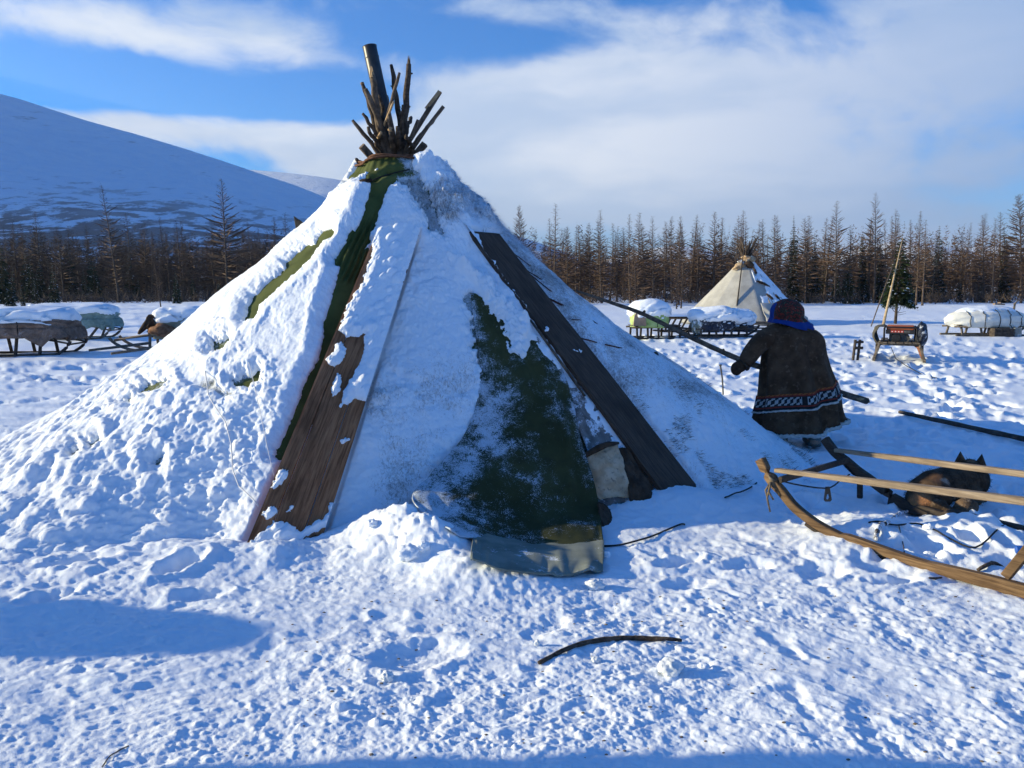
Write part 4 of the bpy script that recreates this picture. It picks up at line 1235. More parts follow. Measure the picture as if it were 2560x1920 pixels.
part('runner_shoe', ribbon(shoe, .048, .020, lat), M['dark_runner'], sled)
fpx = [(2062, 1097), (2088, 1131), (2119, 1156), (2145, 1178), (2176, 1200), (2208, 1224), (2240, 1245), (2287, 1267), (2335, 1283), (2379, 1296)]
far_pts = catmull([in_plane(x, y, FA, FB) for x, y in fpx], 36)
far_pts = np.concatenate([far_pts, [far_pts[-1] - hd * k * .4 for k in range(1, 6)]])
for p in far_pts[22:]: p[2] = max(min(p[2], gz(p[0], p[1]) + .05), gz(p[0], p[1]) + .015)
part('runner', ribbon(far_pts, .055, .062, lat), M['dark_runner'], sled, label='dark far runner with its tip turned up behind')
r0_, r1_ = in_plane(1934, 1177, NA, NB), in_plane(2560, 1256, NA, NB)
r0_ = r0_ + lat * .03; r1_ = r1_ + lat * .03
part('rail', ribbon([r0_ + (r1_ - r0_) * t for t in np.linspace(0, 2.4, 12)], .050, [.026, .030] + [.040] * 10, lat), M['rail'], sled)
q0_, q1_ = in_plane(2094, 1124, FA, FB), in_plane(2560, 1183, FA, FB)
q0_ = q0_ - lat * .03; q1_ = q1_ - lat * .03
part('rail', ribbon([q0_ + (q1_ - q0_) * t for t in np.linspace(0, 2.4, 12)], .050, [.026, .030] + [.040] * 10, lat), M['rail'], sled)
c0, c1 = in_plane(1950, 1200, NA, NB), in_plane(2121, 1150, FA, FB)
part('crossbar', ribbon([c0, (c0 + c1) / 2, c1], .026, .040, hd), M['dark_runner'], sled)
s0, s1 = in_plane(2153, 1195, FA, FB), in_plane(2153, 1249, FA, FB)
part('post', MB().beam(s0 - lat * .02, s1 - lat * .02, .028, .036, hd), M['dark_runner'], sled)
s0, s1 = in_plane(2516, 1440, NA, NB), in_plane(2580, 1362, NA, NB)
part('post', MB().beam(s0, s1 + (s1 - s0) * .25, .05, .052, lat), M['runner'], sled)
for k in (1.0, 1.9):
    for P_, sgn in ((NB, 1), (FB - hd * .55, -1)):
        p = np.array(P_) - hd * k; z0 = gz(p[0], p[1]); part('post', MB().beam((p[0], p[1], z0), (p[0] + lat[0] * .10 * sgn, p[1] + lat[1] * .10 * sgn, z0 + .46), .05, .05, hd), M['runner'], sled)
for k in (.75, 1.9):
    a = r1_ - hd * k; b = q1_ - hd * (k - .3); part('crossbar', MB().beam(a, b, .04, .04), M['rail'], sled)
M['raw_cord'] = mat_mottled('hide_cord', (.10, .075, .05), (.22, .175, .12), 30, .9, .4, 150, .002)
lk = in_plane(1936, 1203, NA, NB); mb = MB()
for j in range(5):
    o = np.array([0, 0, (j - 2) * .014]) + hd * (j - 2) * .006
    mb.tube([lk + o + lat * .036 * math.cos(a) + (hd * .5 + np.array([0, 0, .35])) * .055 * math.sin(a) for a in np.linspace(0, 2 * math.pi, 11)], .007, 5)
part('lashing', mb, M['raw_cord'], sled, smooth=True)
for (x1, y1) in ((1936, 1276), (1944, 1246), (1928, 1238)):
    e = in_plane(x1, y1, NA, NB) - lat * .05; part('cord_end', MB().tube([lk - lat * .045, (lk + e) / 2 - lat * .06, e], [.008, .007, .006], 6), M['raw_cord'], sled, smooth=True)
lk2 = in_plane(2128, 1172, FA, FB); mb = MB()
for j in range(4):
    o = -hd * (j - 1.5) * .016 + np.array([0, 0, -(j - 1.5) * .012])
    mb.tube([lk2 + o + lat * .040 * math.cos(a) + (hd * .45 + np.array([0, 0, .4])) * .06 * math.sin(a) for a in np.linspace(0, 2 * math.pi, 11)], .008, 5)
part('lashing', mb, M['cord'], sled, smooth=True)
cA, cB = lk + lat * .05, in_plane(2124, 1186, FA, FB); cm = in_plane(2070, 1220, (NA + FB) / 2, (NA + FB) / 2 + hd)
part('cord', MB().tube(catmull([cA, cA * .6 + cm * .4 + [0, 0, -.012], cm, cm * .4 + cB * .6, cB], 16), .0055, 5), M['cord'], sled, smooth=True)
# black iron link hanging from the cord
tg = cm; ux = _ri; uz = np.array([0, 0, -1.0]); fy = np.array([0, .010, 0]); vs, fs = [], []
outl = [(-.018, -.008), (.010, -.010), (.030, .085), (.020, .098), (-.016, .098), (-.024, .088)]; hole = [(-.006, .045), (.003, .040), (.012, .070), (.006, .084), (-.006, .084), (-.011, .074)]
for off in (-1, 1):
    for q in outl + hole: vs.append(tg + ux * q[0] + uz * q[1] + fy * off * .5)
for i in range(6):
    j = (i + 1) % 6; fs += [(i, j, 6 + j, 6 + i), (12 + j, 12 + i, 18 + i, 18 + j), (j, i, 12 + i, 12 + j), (6 + i, 6 + j, 18 + j, 18 + i)]
part('iron_link', MB().add(vs, fs), M['soot'], sled, label='black iron link hanging from the cord between the runners')

# blue canister at the edge of the picture, lying across the sled
M['blue'] = mat_mottled('blue_plastic', (.010, .070, .36), (.016, .11, .48), 5, .35, .1, 40, .002, spec=.5)
b0 = in_plane(2541, 1374, NA - lat * -.12, NB - lat * -.12); bx = np.array([.94, -.33, .06])
cn = thing('canister', b0 - np.array([0, 0, .05]), 'bright blue plastic canister lying on the freight sled at the picture edge', 'canister')
part('body', MB().tube([b0 + bx * .035, b0 + bx * .05, b0 + bx * .09, b0 + bx * .34, b0 + bx * .37], [.018, .030, .060, .062, .050], 16), M['blue'], cn, smooth=True)
part('cap', MB().tube([b0 - bx * .004, b0, b0 + bx * .03, b0 + bx * .036], [.018, .023, .023, .019], 14), M['blue'], cn)


# ---- loads and generic sleds
def make_sled(loc, rz, L, W, H, legs, label, group=None, tip=.45, mat=None, slats=5, rails=True, snow=0.0, lean=.10, tilt=.0):
    mat = mat or M['grey_wood']
    root = thing('wooden_sled', (loc[0], loc[1], gz(loc[0], loc[1])), label, 'sled', group, rz)
    for s in (-1, 1):
        pts = [(-L / 2, s * W / 2, .03), (0, s * W / 2, .025), (L * .38, s * W / 2, .03), (L * .38 + tip * .45, s * W / 2, .08), (L * .38 + tip * .8, s * W / 2, .2), (L * .38 + tip, s * W / 2, .34)]
        part('runner', ribbon(catmull(np.array(pts), 16), .06, .06, (0, 1, 0)), mat, root, local=True)
        for k in range(legs):
            x = -L * .42 + L * .72 * k / max(1, legs - 1)
            part('leg', MB().beam((x, s * W / 2, .04), (x - tilt, s * (W / 2 - lean), H), .05, .06, (1, 0, 0)), mat, root, local=True)
        if rails:
            part('rail', MB().tube([(-L / 2, s * (W / 2 - lean), H), (L * .2, s * (W / 2 - lean), H), (L * .38 + tip * .85, s * (W / 2 - .02), .29)], [.028, .028, .02], 8), mat, root, local=True, smooth=True)
    for k in range(legs):
        x = -L * .42 + L * .72 * k / max(1, legs - 1) - tilt
        part('crossbar', MB().beam((x, -W / 2 + lean, H + .02), (x, W / 2 - lean, H + .02), .05, .045), mat, root, local=True)
    part('tip_bar', MB().beam((L * .38 + tip * .86, -W / 2, .26), (L * .38 + tip * .86, W / 2, .26), .045, .035), mat, root, local=True)
    for k in range(slats):
        y = (-.5 + (k + .5) / slats) * (W - 2 * lean); part('slat', MB().beam((-L * .47, y, H + .055), (L * .33, y, H + .055), (W - 2 * lean) / slats * .86, .022), mat, root, local=True)
    if snow:
        P = []
        for i in range(40):
            for j in range(16):
                x = -L * .48 + L * .82 * i / 39; y = (-.5 + j / 15) * (W - lean)
                e = min(1, min(i, 39 - i) / 4, min(j, 15 - j) / 3)
                P.append((x, y, H + .065 + snow * math.sqrt(e) * (1 + .35 * mnoise.noise(Vector((x * 2.2, y * 2.2, L))))))
        part('snow', MB().grid(np.array(P).reshape(40, 16, 3)), M['snow'], root, local=True, smooth=True)
    return root


def load_surface(sx, sy, sz, ex, seed, amp, nu=72, nv=44, sag=0.0, cut=-.5):
    """rounded bundle: superellipsoid, flattened below; returns points and normals"""
    u = np.linspace(-math.pi, math.pi, nu); v = np.linspace(-math.pi / 2, math.pi / 2, nv); U, V = np.meshgrid(u, v)
    sg = lambda a, e: np.sign(a) * np.abs(a) ** e
    X = sg(np.cos(V), ex) * sg(np.cos(U), ex); Y = sg(np.cos(V), ex) * sg(np.sin(U), ex); Z = sg(np.sin(V), ex)
    k = 1 + amp * (fbm(X * 2.1 + 5 * seed, (Y + Z * 1.7) * 2.1, 200 + seed, 4) + .4 * np.abs(pn(X * 5 + Z * 3, Y * 5 - Z * 4, 210 + seed)))
    P = np.stack([X * sx * k, Y * sy * k, np.maximum(Z, cut) * sz * k], -1)
    P[..., 2] -= P[0, :, 2].min()
    P[:, -1] = P[:, 0]
    du = np.gradient(P, axis=1); dv = np.gradient(P, axis=0); N = np.cross(du, dv); N /= np.linalg.norm(N, axis=2, keepdims=True) + 1e-9
    if (N[..., 2] * P[..., 2]).sum() < 0: N = -N
    N[-1] = (0, 0, 1); N[0] = (0, 0, -1); N[:, -1] = N[:, 0]
    return P, N


def make_load(loc, rz, size, mat, label, seed=0, ex=.6, amp=.10, snow=.10, snow_lo=.35, snow_side=0.0, ropes=0, skirt=None, name='covered_load', group=None, cat='load', rope_mat=None):
    """bundle under a tarp with a cap of snow; ropes across it"""
    root = thing(name, loc, label, cat, group, rz)
    P, N = load_surface(*[s / 2 for s in size[:2]], size[2] / 1.5, ex, seed, amp)
    part('tarp', MB().grid(P), mat, root, local=True, smooth=True)
    if skirt:
        lo = int(np.argmax(P[:, 0, 2] > size[2] * .30)); ring = P[lo]; n_r = N[lo]; rows_ = []
        for k in range(9):
            f = k / 8; hang = skirt * (.55 + .75 * np.abs(fbm(np.arange(len(ring)) * .16, np.full(len(ring), seed * 3.3), 260 + seed, 3)))
            q = ring.copy(); q[:, 2] -= hang * f; q[:, :2] += n_r[:, :2] * (.015 + .06 * f + .05 * f * np.sin(np.arange(len(ring)) * 1.9 + 2 * f)[:, None]); q[-1] = q[0]; rows_.append(q)
        part('tarp_edge', MB().cloth(np.array(rows_), .008), mat, root, local=True, smooth=True)
    if snow:
        Zr = P[..., 2] / P[..., 2].max(); w = Zr + .13 * fbm(P[..., 0] * 2, P[..., 1] * 2 + P[..., 2] * 1.5, 220 + seed, 4) + .35 * N[..., 2] - snow_lo + snow_side * (N[..., 0] * math.cos(-rz) - 0)
        e = np.clip((w - .30) / .22, -1, 1); P, N = load_surface(*[s / 2 for s in size[:2]], size[2] / 1.5, ex, seed, amp * .3); T = np.where(e > 0, snow * np.sqrt(np.maximum(e, 0)) * (.75 + .35 * np.clip(N[..., 2], 0, 1)), -.03)
        T = T * (1 + .22 * pn(P[..., 0] * 1.7, P[..., 1] * 1.7, 230 + seed))
        Q = P + N * T[..., None]; Q[..., 2] += np.where(T > 0, .35 * T * np.clip(N[..., 2], 0, 1), 0)
        sheet('snow_cover', Q, M['snow'], None, keep=T > 0).parent = root
    for k in range(ropes):
        x = (-.5 + (k + .7) / (ropes + .4)) * size[0] * .82; pts = []
        i = np.argsort(np.abs(P[..., 0] - x), axis=1)
        for r_ in range(6, P.shape[0]):
            half = P[r_, : P.shape[1] // 2]; j = int(np.argmin(np.abs(half[:, 0] - x)))
            if abs(half[j, 0] - x) < .25: pts.append(half[j] + N[r_, j] * .012)
        for r_ in range(P.shape[0] - 1, 5, -1):
            half = P[r_, P.shape[1] // 2:]; j = int(np.argmin(np.abs(half[:, 0] - x)))
            if abs(half[j, 0] - x) < .25: pts.append(half[j] + N[r_, P.shape[1] // 2 + j] * .012)
        if len(pts) > 6: part('rope', MB().tube(pts[::2], .012, 5), rope_mat or M['cord'], root, local=True, smooth=True)
    return root


M['brown_tarp'] = mat_mottled('brown_plastic_sheet', (.13, .085, .062), (.25, .175, .135), 5, .6, 1.0, 9, .07, c3=(.09, .06, .05), frost=(.10, 4))
M['green_tarp'] = mat_mottled('pale_green_tarp', (.15, .22, .19), (.27, .36, .31), 4, .7, 1.0, 8, .07, frost=(.10, 4))
M['lime'] = mat_mottled('lime_tarp', (.30, .41, .12), (.42, .53, .22), 4, .65, .5, 14, .03)
M['beige'] = mat_mottled('beige_board', (.24, .17, .12), (.34, .25, .19), 4, .8, .3, 30, .01)
M['navy'] = mat_mottled('dark_bundle', (.012, .018, .035), (.035, .040, .055), 7, .7, .7, 14, .03, frost=(.14, 5))
M['sage'] = mat_mottled('grey_green_cover', (.13, .15, .12), (.24, .26, .21), 6, .8, .6, 16, .03, frost=(.20, 6))
M['white_tarp'] = mat_mottled('white_tarp', (.62, .62, .57), (.74, .74, .69), 4, .7, .4, 10, .03)
M['khaki'] = mat_mottled('khaki_cloth', (.16, .16, .115), (.27, .265, .20), 5, .85, .6, 12, .03)
M['grey_cloth'] = mat_mottled('grey_cloth', (.05, .048, .038), (.11, .10, .08), 8, .9, .6, 18, .03)

G_L = 'loaded sleds parked in the snow field'
# left: long sled under brown plastic, and the pale green one behind it
p = pg(45, 893); hp = math.atan2(.22, 1)
make_sled((p[0] - .35, p[1] + .25), .10, 2.9, .85, .46, 5, 'long sled under the brown plastic-covered load, its row of upright legs showing', G_L, mat=M['dark_wood'], lean=.12, slats=4)
make_load((p[0] - .35, p[1] + .28, .46), .10, (3.0, 1.15, .46), M['brown_tarp'], 'load wrapped in torn brown plastic sheeting, deep snow on top', 1, .5, .09, .15, .66, ropes=2, skirt=.34)
p = pg(165, 852)
make_sled((p[0] + .1, p[1] + .2), .06, 2.2, .8, .44, 3, 'sled under the pale green tarp, standing behind the brown-covered one', G_L, mat=M['grey_wood'], lean=.18, tilt=-.25, slats=4)
make_load((p[0] + .12, p[1] + .25, .42), .06, (2.5, 1.0, .48), M['green_tarp'], 'load under a pale green tarp with a flat cap of snow', 2, .45, .08, .14, .66, ropes=1, skirt=.32)
# left: sled with hides and khaki cloth, its runner tips pointing left
p = pg(430, 880); SD = pg(300, 880)
make_sled((p[0] + .35, p[1] + .1), math.pi + .16, 2.6, .72, .42, 3, 'sled piled with hides beside the tent, its runner tips pointing out over open snow', G_L, tip=.7, mat=M['grey_wood'], lean=.08)
make_load((p[0] + .25, p[1] + .2, .34), .05, (1.35, .95, .58), M['khaki'], 'khaki cloth bundle with brown hides and snow, close to the big tent', 3, .6, .12, .14, .54, skirt=.2)
hh = thing('reindeer_hide', (p[0] - .42, p[1] - .05, .30), 'brown reindeer hide folded over the end of the khaki bundle', 'hide')
part('skin', MB().blob((p[0] - .40, p[1] - .02, .68), (.13, .28, .27), 4, .32, 1.7, 3), M['hide_dark'], hh, smooth=True)
part('muzzle', MB().tube([(p[0] - .42, p[1] - .18, .76), (p[0] - .52, p[1] - .24, .64), (p[0] - .62, p[1] - .28, .52), (p[0] - .66, p[1] - .29, .46)], [.10, .075, .05, .025], 12, wob=.1), M['hide_dark'], hh, smooth=True)
part('skin_fold', MB().blob((p[0] - .05, p[1] - .34, .56), (.30, .16, .16), 3, .3, 1.8, 5), mat_mottled('russet_hide', (.12, .055, .028), (.26, .14, .08), 12, .9, .7, 70, .012), hh, smooth=True)
for k, (x0, y0, x1, y1) in enumerate(((222, 876, 372, 858), (278, 884, 402, 867))):
    a = pg(x0, y0, .16); b = pd(x1, y1, a[1] + .9)
    tag(put('shaft', raw_mesh('shaft', np.array((mm := MB().tube([a, (np.array(a) + b) / 2, b], [.028, .032, .034], 8)).v) - a, mm.f, M['grey_wood'], True), None, a), ('upper', 'lower')[k] + ' of the two long sled poles resting on the runner tips left of the hides', 'pole')
# right of the tent: three sleds in a cluster
p = pg(1622, 846)
make_sled((p[0] + .35, p[1] + .3), .12, 1.9, .8, .36, 5, 'sled under the lime green load, its short legs close together', G_L, mat=M['dark_wood'], lean=.05)
make_load((p[0] + .05, p[1] + .3, .34), .0, (1.15, .95, .62), M['lime'], 'lime green tarp load with a beige board and a thick cap of snow', 4, .7, .10, .17, .30, ropes=2)
bq = thing('board_panel', (p[0] - .38, p[1] - .02, .62), 'beige board standing in the lime green load under the snow', 'panel')
part('panel', MB().add([(p[0] - .52, p[1] - .20, .40), (p[0] - .12, p[1] - .22, .40), (p[0] - .16, p[1] - .18, .86), (p[0] - .30, p[1] - .16, .98), (p[0] - .48, p[1] - .16, .72),
                        (p[0] - .52, p[1] - .12, .40), (p[0] - .12, p[1] - .14, .40), (p[0] - .16, p[1] - .10, .86), (p[0] - .30, p[1] - .08, .98), (p[0] - .48, p[1] - .08, .72)],
                       [(0, 1, 2, 3, 4), (9, 8, 7, 6, 5), (0, 5, 6, 1), (1, 6, 7, 2), (2, 7, 8, 3), (3, 8, 9, 4), (4, 9, 5, 0)]), M['beige'], bq)
p = pg(1712, 832)
make_sled((p[0] + .2, p[1] + .4), .10, 2.3, .8, .48, 5, 'empty sled with slanting legs and snow on its deck, between the two loads', 'bare sleds in the camp', mat=M['dark_wood'], lean=.1, tilt=-.22, snow=.10)
p = pg(1790, 846)
make_sled((p[0] + .3, p[1] + .2), .05, 2.0, .75, .26, 4, 'low sled under the dark snow-capped bundle in front of the pale tent', G_L, mat=M['dark_wood'], lean=.06, tip=.5)
make_load((p[0] - .05, p[1] + .3, .22), .02, (1.30, 1.0, .50), M['navy'], 'dark bundle buried under a thick rounded cap of snow', 5, .6, .10, .18, .35, ropes=1)
sg_ = thing('bag', (p[0] - .58, p[1] + .02, .18), 'grey-green rimed sack at the end of the dark bundle', 'bag')
part('sack', MB().blob((p[0] - .56, p[1] + .06, .38), (.20, .26, .28), 4, .22, 1.8, 8), M['sage'], sg_, smooth=True)
make_load((p[0] + .78, p[1] + .55, .2), .3, (.85, .8, .42), M['navy'], 'smaller snow-buried bundle beside the pale tent door', 6, .6, .12, .20, .30)
p = pg(1930, 832)
make_sled((p[0] - .05, p[1] + .4), math.pi - .05, 1.9, .7, .30, 3, 'empty sled just beyond the woman, runner tips towards the dark bundle', 'bare sleds in the camp', mat=M['grey_wood'], lean=.06, tip=.55)

# ---- generator sled
p = (pg(2195, 905) + pg(2300, 910)) / 2
gs = make_sled((p[0] + .40, p[1] + .80), math.atan2(16.0, 8.1), 2.1, .95, .33, 3, 'short sled carrying the generator, seen end-on', None, mat=M['grey_wood'], lean=.09, tip=.3)
M['black'] = mat_mottled('black_steel', (.012, .012, .013), (.022, .022, .024), 8, .45, .1, 60, .001, spec=.4)
M['orange'] = mat_mottled('orange_tank', (.36, .090, .022), (.46, .125, .034), 4, .4, .05, 40, .001, spec=.5)
M['red'] = mat_mottled('red_print', (.42, .045, .025), (.50, .06, .035), 6, .5, 0, 40, .001)
M['white_print'] = mat_mottled('white_print', (.62, .62, .60), (.70, .70, .68), 6, .6, 0, 40, .001)
M['grey_metal'] = mat_mottled('engine_metal', (.05, .05, .05), (.09, .088, .08), 9, .5, .3, 30, .01, spec=.5)
gx, gy, gh0 = p[0] + .05, p[1] + .02, .40
gn = thing('generator', (gx, gy + .28, gh0), 'portable generator with an orange tank and black frame on the small sled', 'generator')
for sy in (0, .52):
    part('frame', MB().tube([(gx - .31, gy + sy, gh0 + 0.016), (gx - .31, gy + sy, gh0 + 0.328), (gx - .29, gy + sy, gh0 + 0.353), (gx + .29, gy + sy, gh0 + 0.353), (gx + .31, gy + sy, gh0 + 0.328), (gx + .31, gy + sy, gh0 + 0.016), (gx - .31, gy + sy, gh0 + 0.016)], .016, 8), M['black'], gn, smooth=True)
for sx in (-.31, .31): part('side_bar', MB().tube([(gx + sx, gy, gh0 + 0.246), (gx + sx, gy + .52, gh0 + 0.246)], .014, 8), M['black'], gn, smooth=True)
part('tank', MB().box((gx, gy + .26, gh0 + 0.332), (.54, .46, .11), bev=.25), M['orange'], gn, smooth=False)
cp = part('control_panel', MB().box((gx, gy + .03, gh0 + 0.250), (.56, .05, .09), bev=.1), M['black'], gn)
for k in range(6):
    x = gx - .155 + k * .062; mt = M['red'] if k < 4 else M['grey_metal']
    part('warning_label', MB().box((x, gy + .003, gh0 + 0.261), (.054, .006, .044), bev=.05), mt, cp)
    if k < 4:
        part('warning_symbol', MB().add([(x - .016, gy - .002, gh0 + 0.249), (x + .016, gy - .002, gh0 + 0.249), (x, gy - .002, gh0 + 0.273), (x - .016, gy, gh0 + 0.249), (x + .016, gy, gh0 + 0.249), (x, gy, gh0 + 0.273)], [(0, 1, 2), (5, 4, 3), (0, 3, 4, 1), (1, 4, 5, 2), (2, 5, 3, 0)]), M['white_print'], cp)
part('engine', MB().box((gx - .06, gy + .24, gh0 + 0.123), (.30, .30, .22), bev=.12).tube([(gx + .10, gy + .10, gh0 + 0.115), (gx + .10, gy + .36, gh0 + 0.115)], .09, 14), M['grey_metal'], gn)
part('socket_plate', MB().box((gx + .21, gy + .03, gh0 + 0.156), (.05, .03, .06), bev=.1), M['white_print'], gn)
part('recoil_cover', MB().tube([(gx - .08, gy + .04, gh0 + 0.123), (gx - .08, gy + .10, gh0 + 0.123)], [.085, .095], 16), M['black'], gn)
cl_ = thing('cloth', (gx - .40, gy + .15, gh0 - .05), 'grey cloth hanging over the side of the generator', 'cloth')
P = net([[(gx - .30, gy - .02, gh0 + .36), (gx - .30, gy + .2, gh0 + .39), (gx - .30, gy + .5, gh0 + .36)], [(gx - .42, gy - .05, gh0 + .35), (gx - .46, gy + .2, gh0 + .36), (gx - .42, gy + .5, gh0 + .34)], [(gx - .50, gy - .06, gh0 + .20), (gx - .53, gy + .2, gh0 + .22), (gx - .47, gy + .5, gh0 + .2)], [(gx - .42, gy - .04, gh0 + .02), (gx - .46, gy + .2, gh0), (gx - .4, gy + .5, gh0 + .02)]], 26, 26)
U, V = np.meshgrid(np.linspace(0, 3, 26), np.linspace(0, 3, 26)); P[..., 0] += .035 * pn(U * 1.6, V, 240); P[..., 1] += .02 * pn(U, V * 1.4, 241)
part('fabric', MB().cloth(P, .02), M['grey_cloth'], cl_, smooth=True)
bd = thing('bundle', (gx + .40, gy + .3, gh0 - .05), 'dark soft bundle tied against the side of the generator', 'bundle')
part('bundle_body', MB().blob((gx + .40, gy + .28, gh0 + .20), (.13, .34, .24), 4, .18, 1.6, 9), M['navy'], bd, smooth=True)
part('rope', MB().tube([(gx + .27, gy - .04, gh0 + .0), (gx + .36, gy - .06, gh0 - .05), (gx + .42, gy - .07, gh0 - .2), (gx + .45, gy - .03, gh0 - .30)], [.03, .05, .045, .02], 8, wob=.25), mat_mottled('orange_rope', (.20, .085, .045), (.34, .16, .10), 30, .9, .6, 60, .01), bd, smooth=True)
piv = Vector((gx, gy + .28, 0))
for o in (gn, cl_, bd):
    d_ = o.location - piv; a_ = math.atan2(16.0, 8.1) - math.pi / 2; o.location = piv + Vector((.12, .05, 0)) + Vector((d_.x * math.cos(a_) - d_.y * math.sin(a_), d_.x * math.sin(a_) + d_.y * math.cos(a_), d_.z)); o.rotation_euler.z = a_
tag(single('cable', MB().tube([(gx - .25, gy - .05, .34), (gx - .24, gy - .25, .12), (gx - .30, gy - .8, gz(gx - .3, gy - .8) + .03), (gx - .5, gy - 1.8, gz(gx - .5, gy - 1.8) + .02), (gx - .9, gy - 3.0, gz(gx - .9, gy - 3.0) + .02)], .008, 5), M['cord'], 'thin dark cable trailing over the snow from the generator', 'cable'))
# beam leaning out at the back of that sled
a = (p[0] - .62, p[1] + .4, .34)
st_ = thing('trestle', (p[0] - .62, p[1] + .45, 0), 'small dark trestle standing just left of the generator sled', 'trestle')
part('bar', MB().beam((p[0] - .74, p[1] + .5, .40), (p[0] - .55, p[1] + .5, .41), .05, .05), M['dark_wood'], st_)
part('bar', MB().beam((p[0] - .74, p[1] + .5, .28), (p[0] - .55, p[1] + .5, .28), .05, .06), M['dark_wood'], st_)
for x in (-.72, -.62): part('leg', MB().beam((p[0] + x - .04, p[1] + .48, .0), (p[0] + x, p[1] + .5, .46), .045, .045), M['dark_wood'], st_)

# ---- right: sled with a white tarp bundle
p = pg(2470, 842)
make_sled((p[0] + .3, p[1] + .5), math.pi + .05 + math.pi, 2.7, .85, .30, 4, 'sled under the big white roped bundle', G_L, mat=M['grey_wood'], lean=.1, tip=.6)
make_load((p[0] + .25, p[1] + .55, .29), .05, (2.75, 1.25, .64), M['white_tarp'], 'big white tarp bundle roped on a sled, snow on its shaded end', 7, 1.0, .05, .04, .80, ropes=5)
cr = thing('crate', (p[0] + .35, p[1] - .1, 0), 'dark crate under the edge of the white bundle', 'crate')
part('box', MB().box((p[0] + .35, p[1] - .05, .15), (.62, .4, .27)), M['dark_wood'], cr)
for k in range(3): part('slat', MB().box((p[0] + .35, p[1] - .262, .06 + k * .09), (.63, .02, .07)), M['dark_wood'], cr)
jc = thing('canister', (p[0] + .80, p[1] - .12, 0), 'grey plastic canister standing beside the dark crate', 'canister')
part('body', MB().box((p[0] + .82, p[1] - .10, .15), (.28, .24, .30), bev=.2), mat_mottled('grey_plastic', (.16, .18, .18), (.27, .29, .28), 5, .5, .1, 20, .01, frost=(.15, 6)), jc)
part('cap', MB().tube([(p[0] + .75, p[1] - .10, .29), (p[0] + .75, p[1] - .10, .33)], .03, 10), M['black'], jc)
pb = single('plank_scraps', MB().beam((p[0] + .42, p[1] + .5, 1.04), (p[0] + .78, p[1] + .55, 1.02), .10, .05).beam((p[0] + .55, p[1] + .45, 1.08), (p[0] + .70, p[1] + .62, 1.06), .09, .04), M['beige'], 'brown wood scraps lying on top of the white bundle', 'wood')
an = thing('antler', (p[0] + 1.05, p[1] + .4, 1.15), 'grey antler sticking up from the snowy white bundle', 'antler')
part('beam', MB().tube([(p[0] + 1.02, p[1] + .4, .85), (p[0] + 1.04, p[1] + .4, 1.05), (p[0] + 1.12, p[1] + .38, 1.17)], [.035, .03, .01], 8), M['grey_wood'], an, smooth=True)
for k in range(3): part('tine', MB().tube([(p[0] + 1.03, p[1] + .4, .95 + k * .06), (p[0] + .96 + k * .1, p[1] + .36, 1.09 + k * .04)], [.02, .006], 6), M['grey_wood'], an, smooth=True)
q = pg(2394, 803)
bx_ = thing('wooden_box', (q[0], q[1] + .15, gz(q[0], q[1])), 'small reddish box lying on the open snow left of the white bundle', 'box')
part('box', MB().box((q[0], q[1] + .15, .13), (.32, .3, .24)), mat_mottled('red_brown_paint', (.15, .045, .03), (.24, .09, .06), 6, .7, .3, 40, .01), bx_)
part('lid', MB().box((q[0] + .17, q[1] + .10, .15), (.05, .34, .28)), M['dark_wood'], bx_)

# ---- unseen sleds and loads, added to cast the shadows across the foreground
make_sled((-6.88, 3.28), 1.5, 2.0, .8, .4, 4, 'unseen sled added under the tall load that throws the rounded shadow', G_L, mat=M['grey_wood'])
make_load((-6.88, 3.72, .42), 1.5, (.62, .9, .86), M['khaki'], 'tall unseen khaki load added to throw the rounded foreground shadow', 8, .8, .05, .06, .5)
make_sled((-5.0, 1.2), 1.55, 3.0, .9, .78, 5, 'long unseen sled added beside the camera under the large shading load', G_L, mat=M['grey_wood'])
make_load((-5.0, 1.12, .85), 1.55, (3.35, 1.3, 1.6), M['sage'], 'very large unseen load added to shade the nearest snow, bulging sides', 9, 1.1, .03, .08, .5)

# ================================================================== THE PALE TENT IN THE FIELD
fc = pd(1858, 806, 34.0); FCX, FCY = fc[0], 34.0; FZ = gz(FCX, FCY)
ft = thing('conical_tent', (FCX, FCY, FZ), 'smaller pale canvas conical tent in the snow field, hides tied round its top', 'tent')
fR, fH, fN = 2.80, 2.72, .26


def ft_p(phi, z, off=0.0):
    r = fN + (fR - fN) * (1 - z / fH) ** 1.06 + off * .7
    return np.array([FCX + r * math.sin(phi), FCY - r * math.cos(phi), FZ + z + off * .7])


def mat_far_canvas():
    m, g, b = mat_base('pale_tent_canvas', .85, .1)
    co = g.coord('Object'); n = g.noise(co, 2.2, 5, .6)
    col = g.mix(g.ss(n, .3, .7), (.35, .34, .31), (.46, .45, .41))
    X, Y, Z = g.sep(co)
    seam = g.math('FRACT', g.math('MULTIPLY', g.math('ARCTAN2', X, Y), 3.2))
    col = g.mix(g.math('MULTIPLY', g.ss(seam, .03, .0), .4), col, (.22, .20, .17))
    g.l.new(col, b.inputs['Base Color']); g.l.new(g.bump(g.noise(co, 26, 4, .6), .4, .02), b.inputs['Normal']); return m


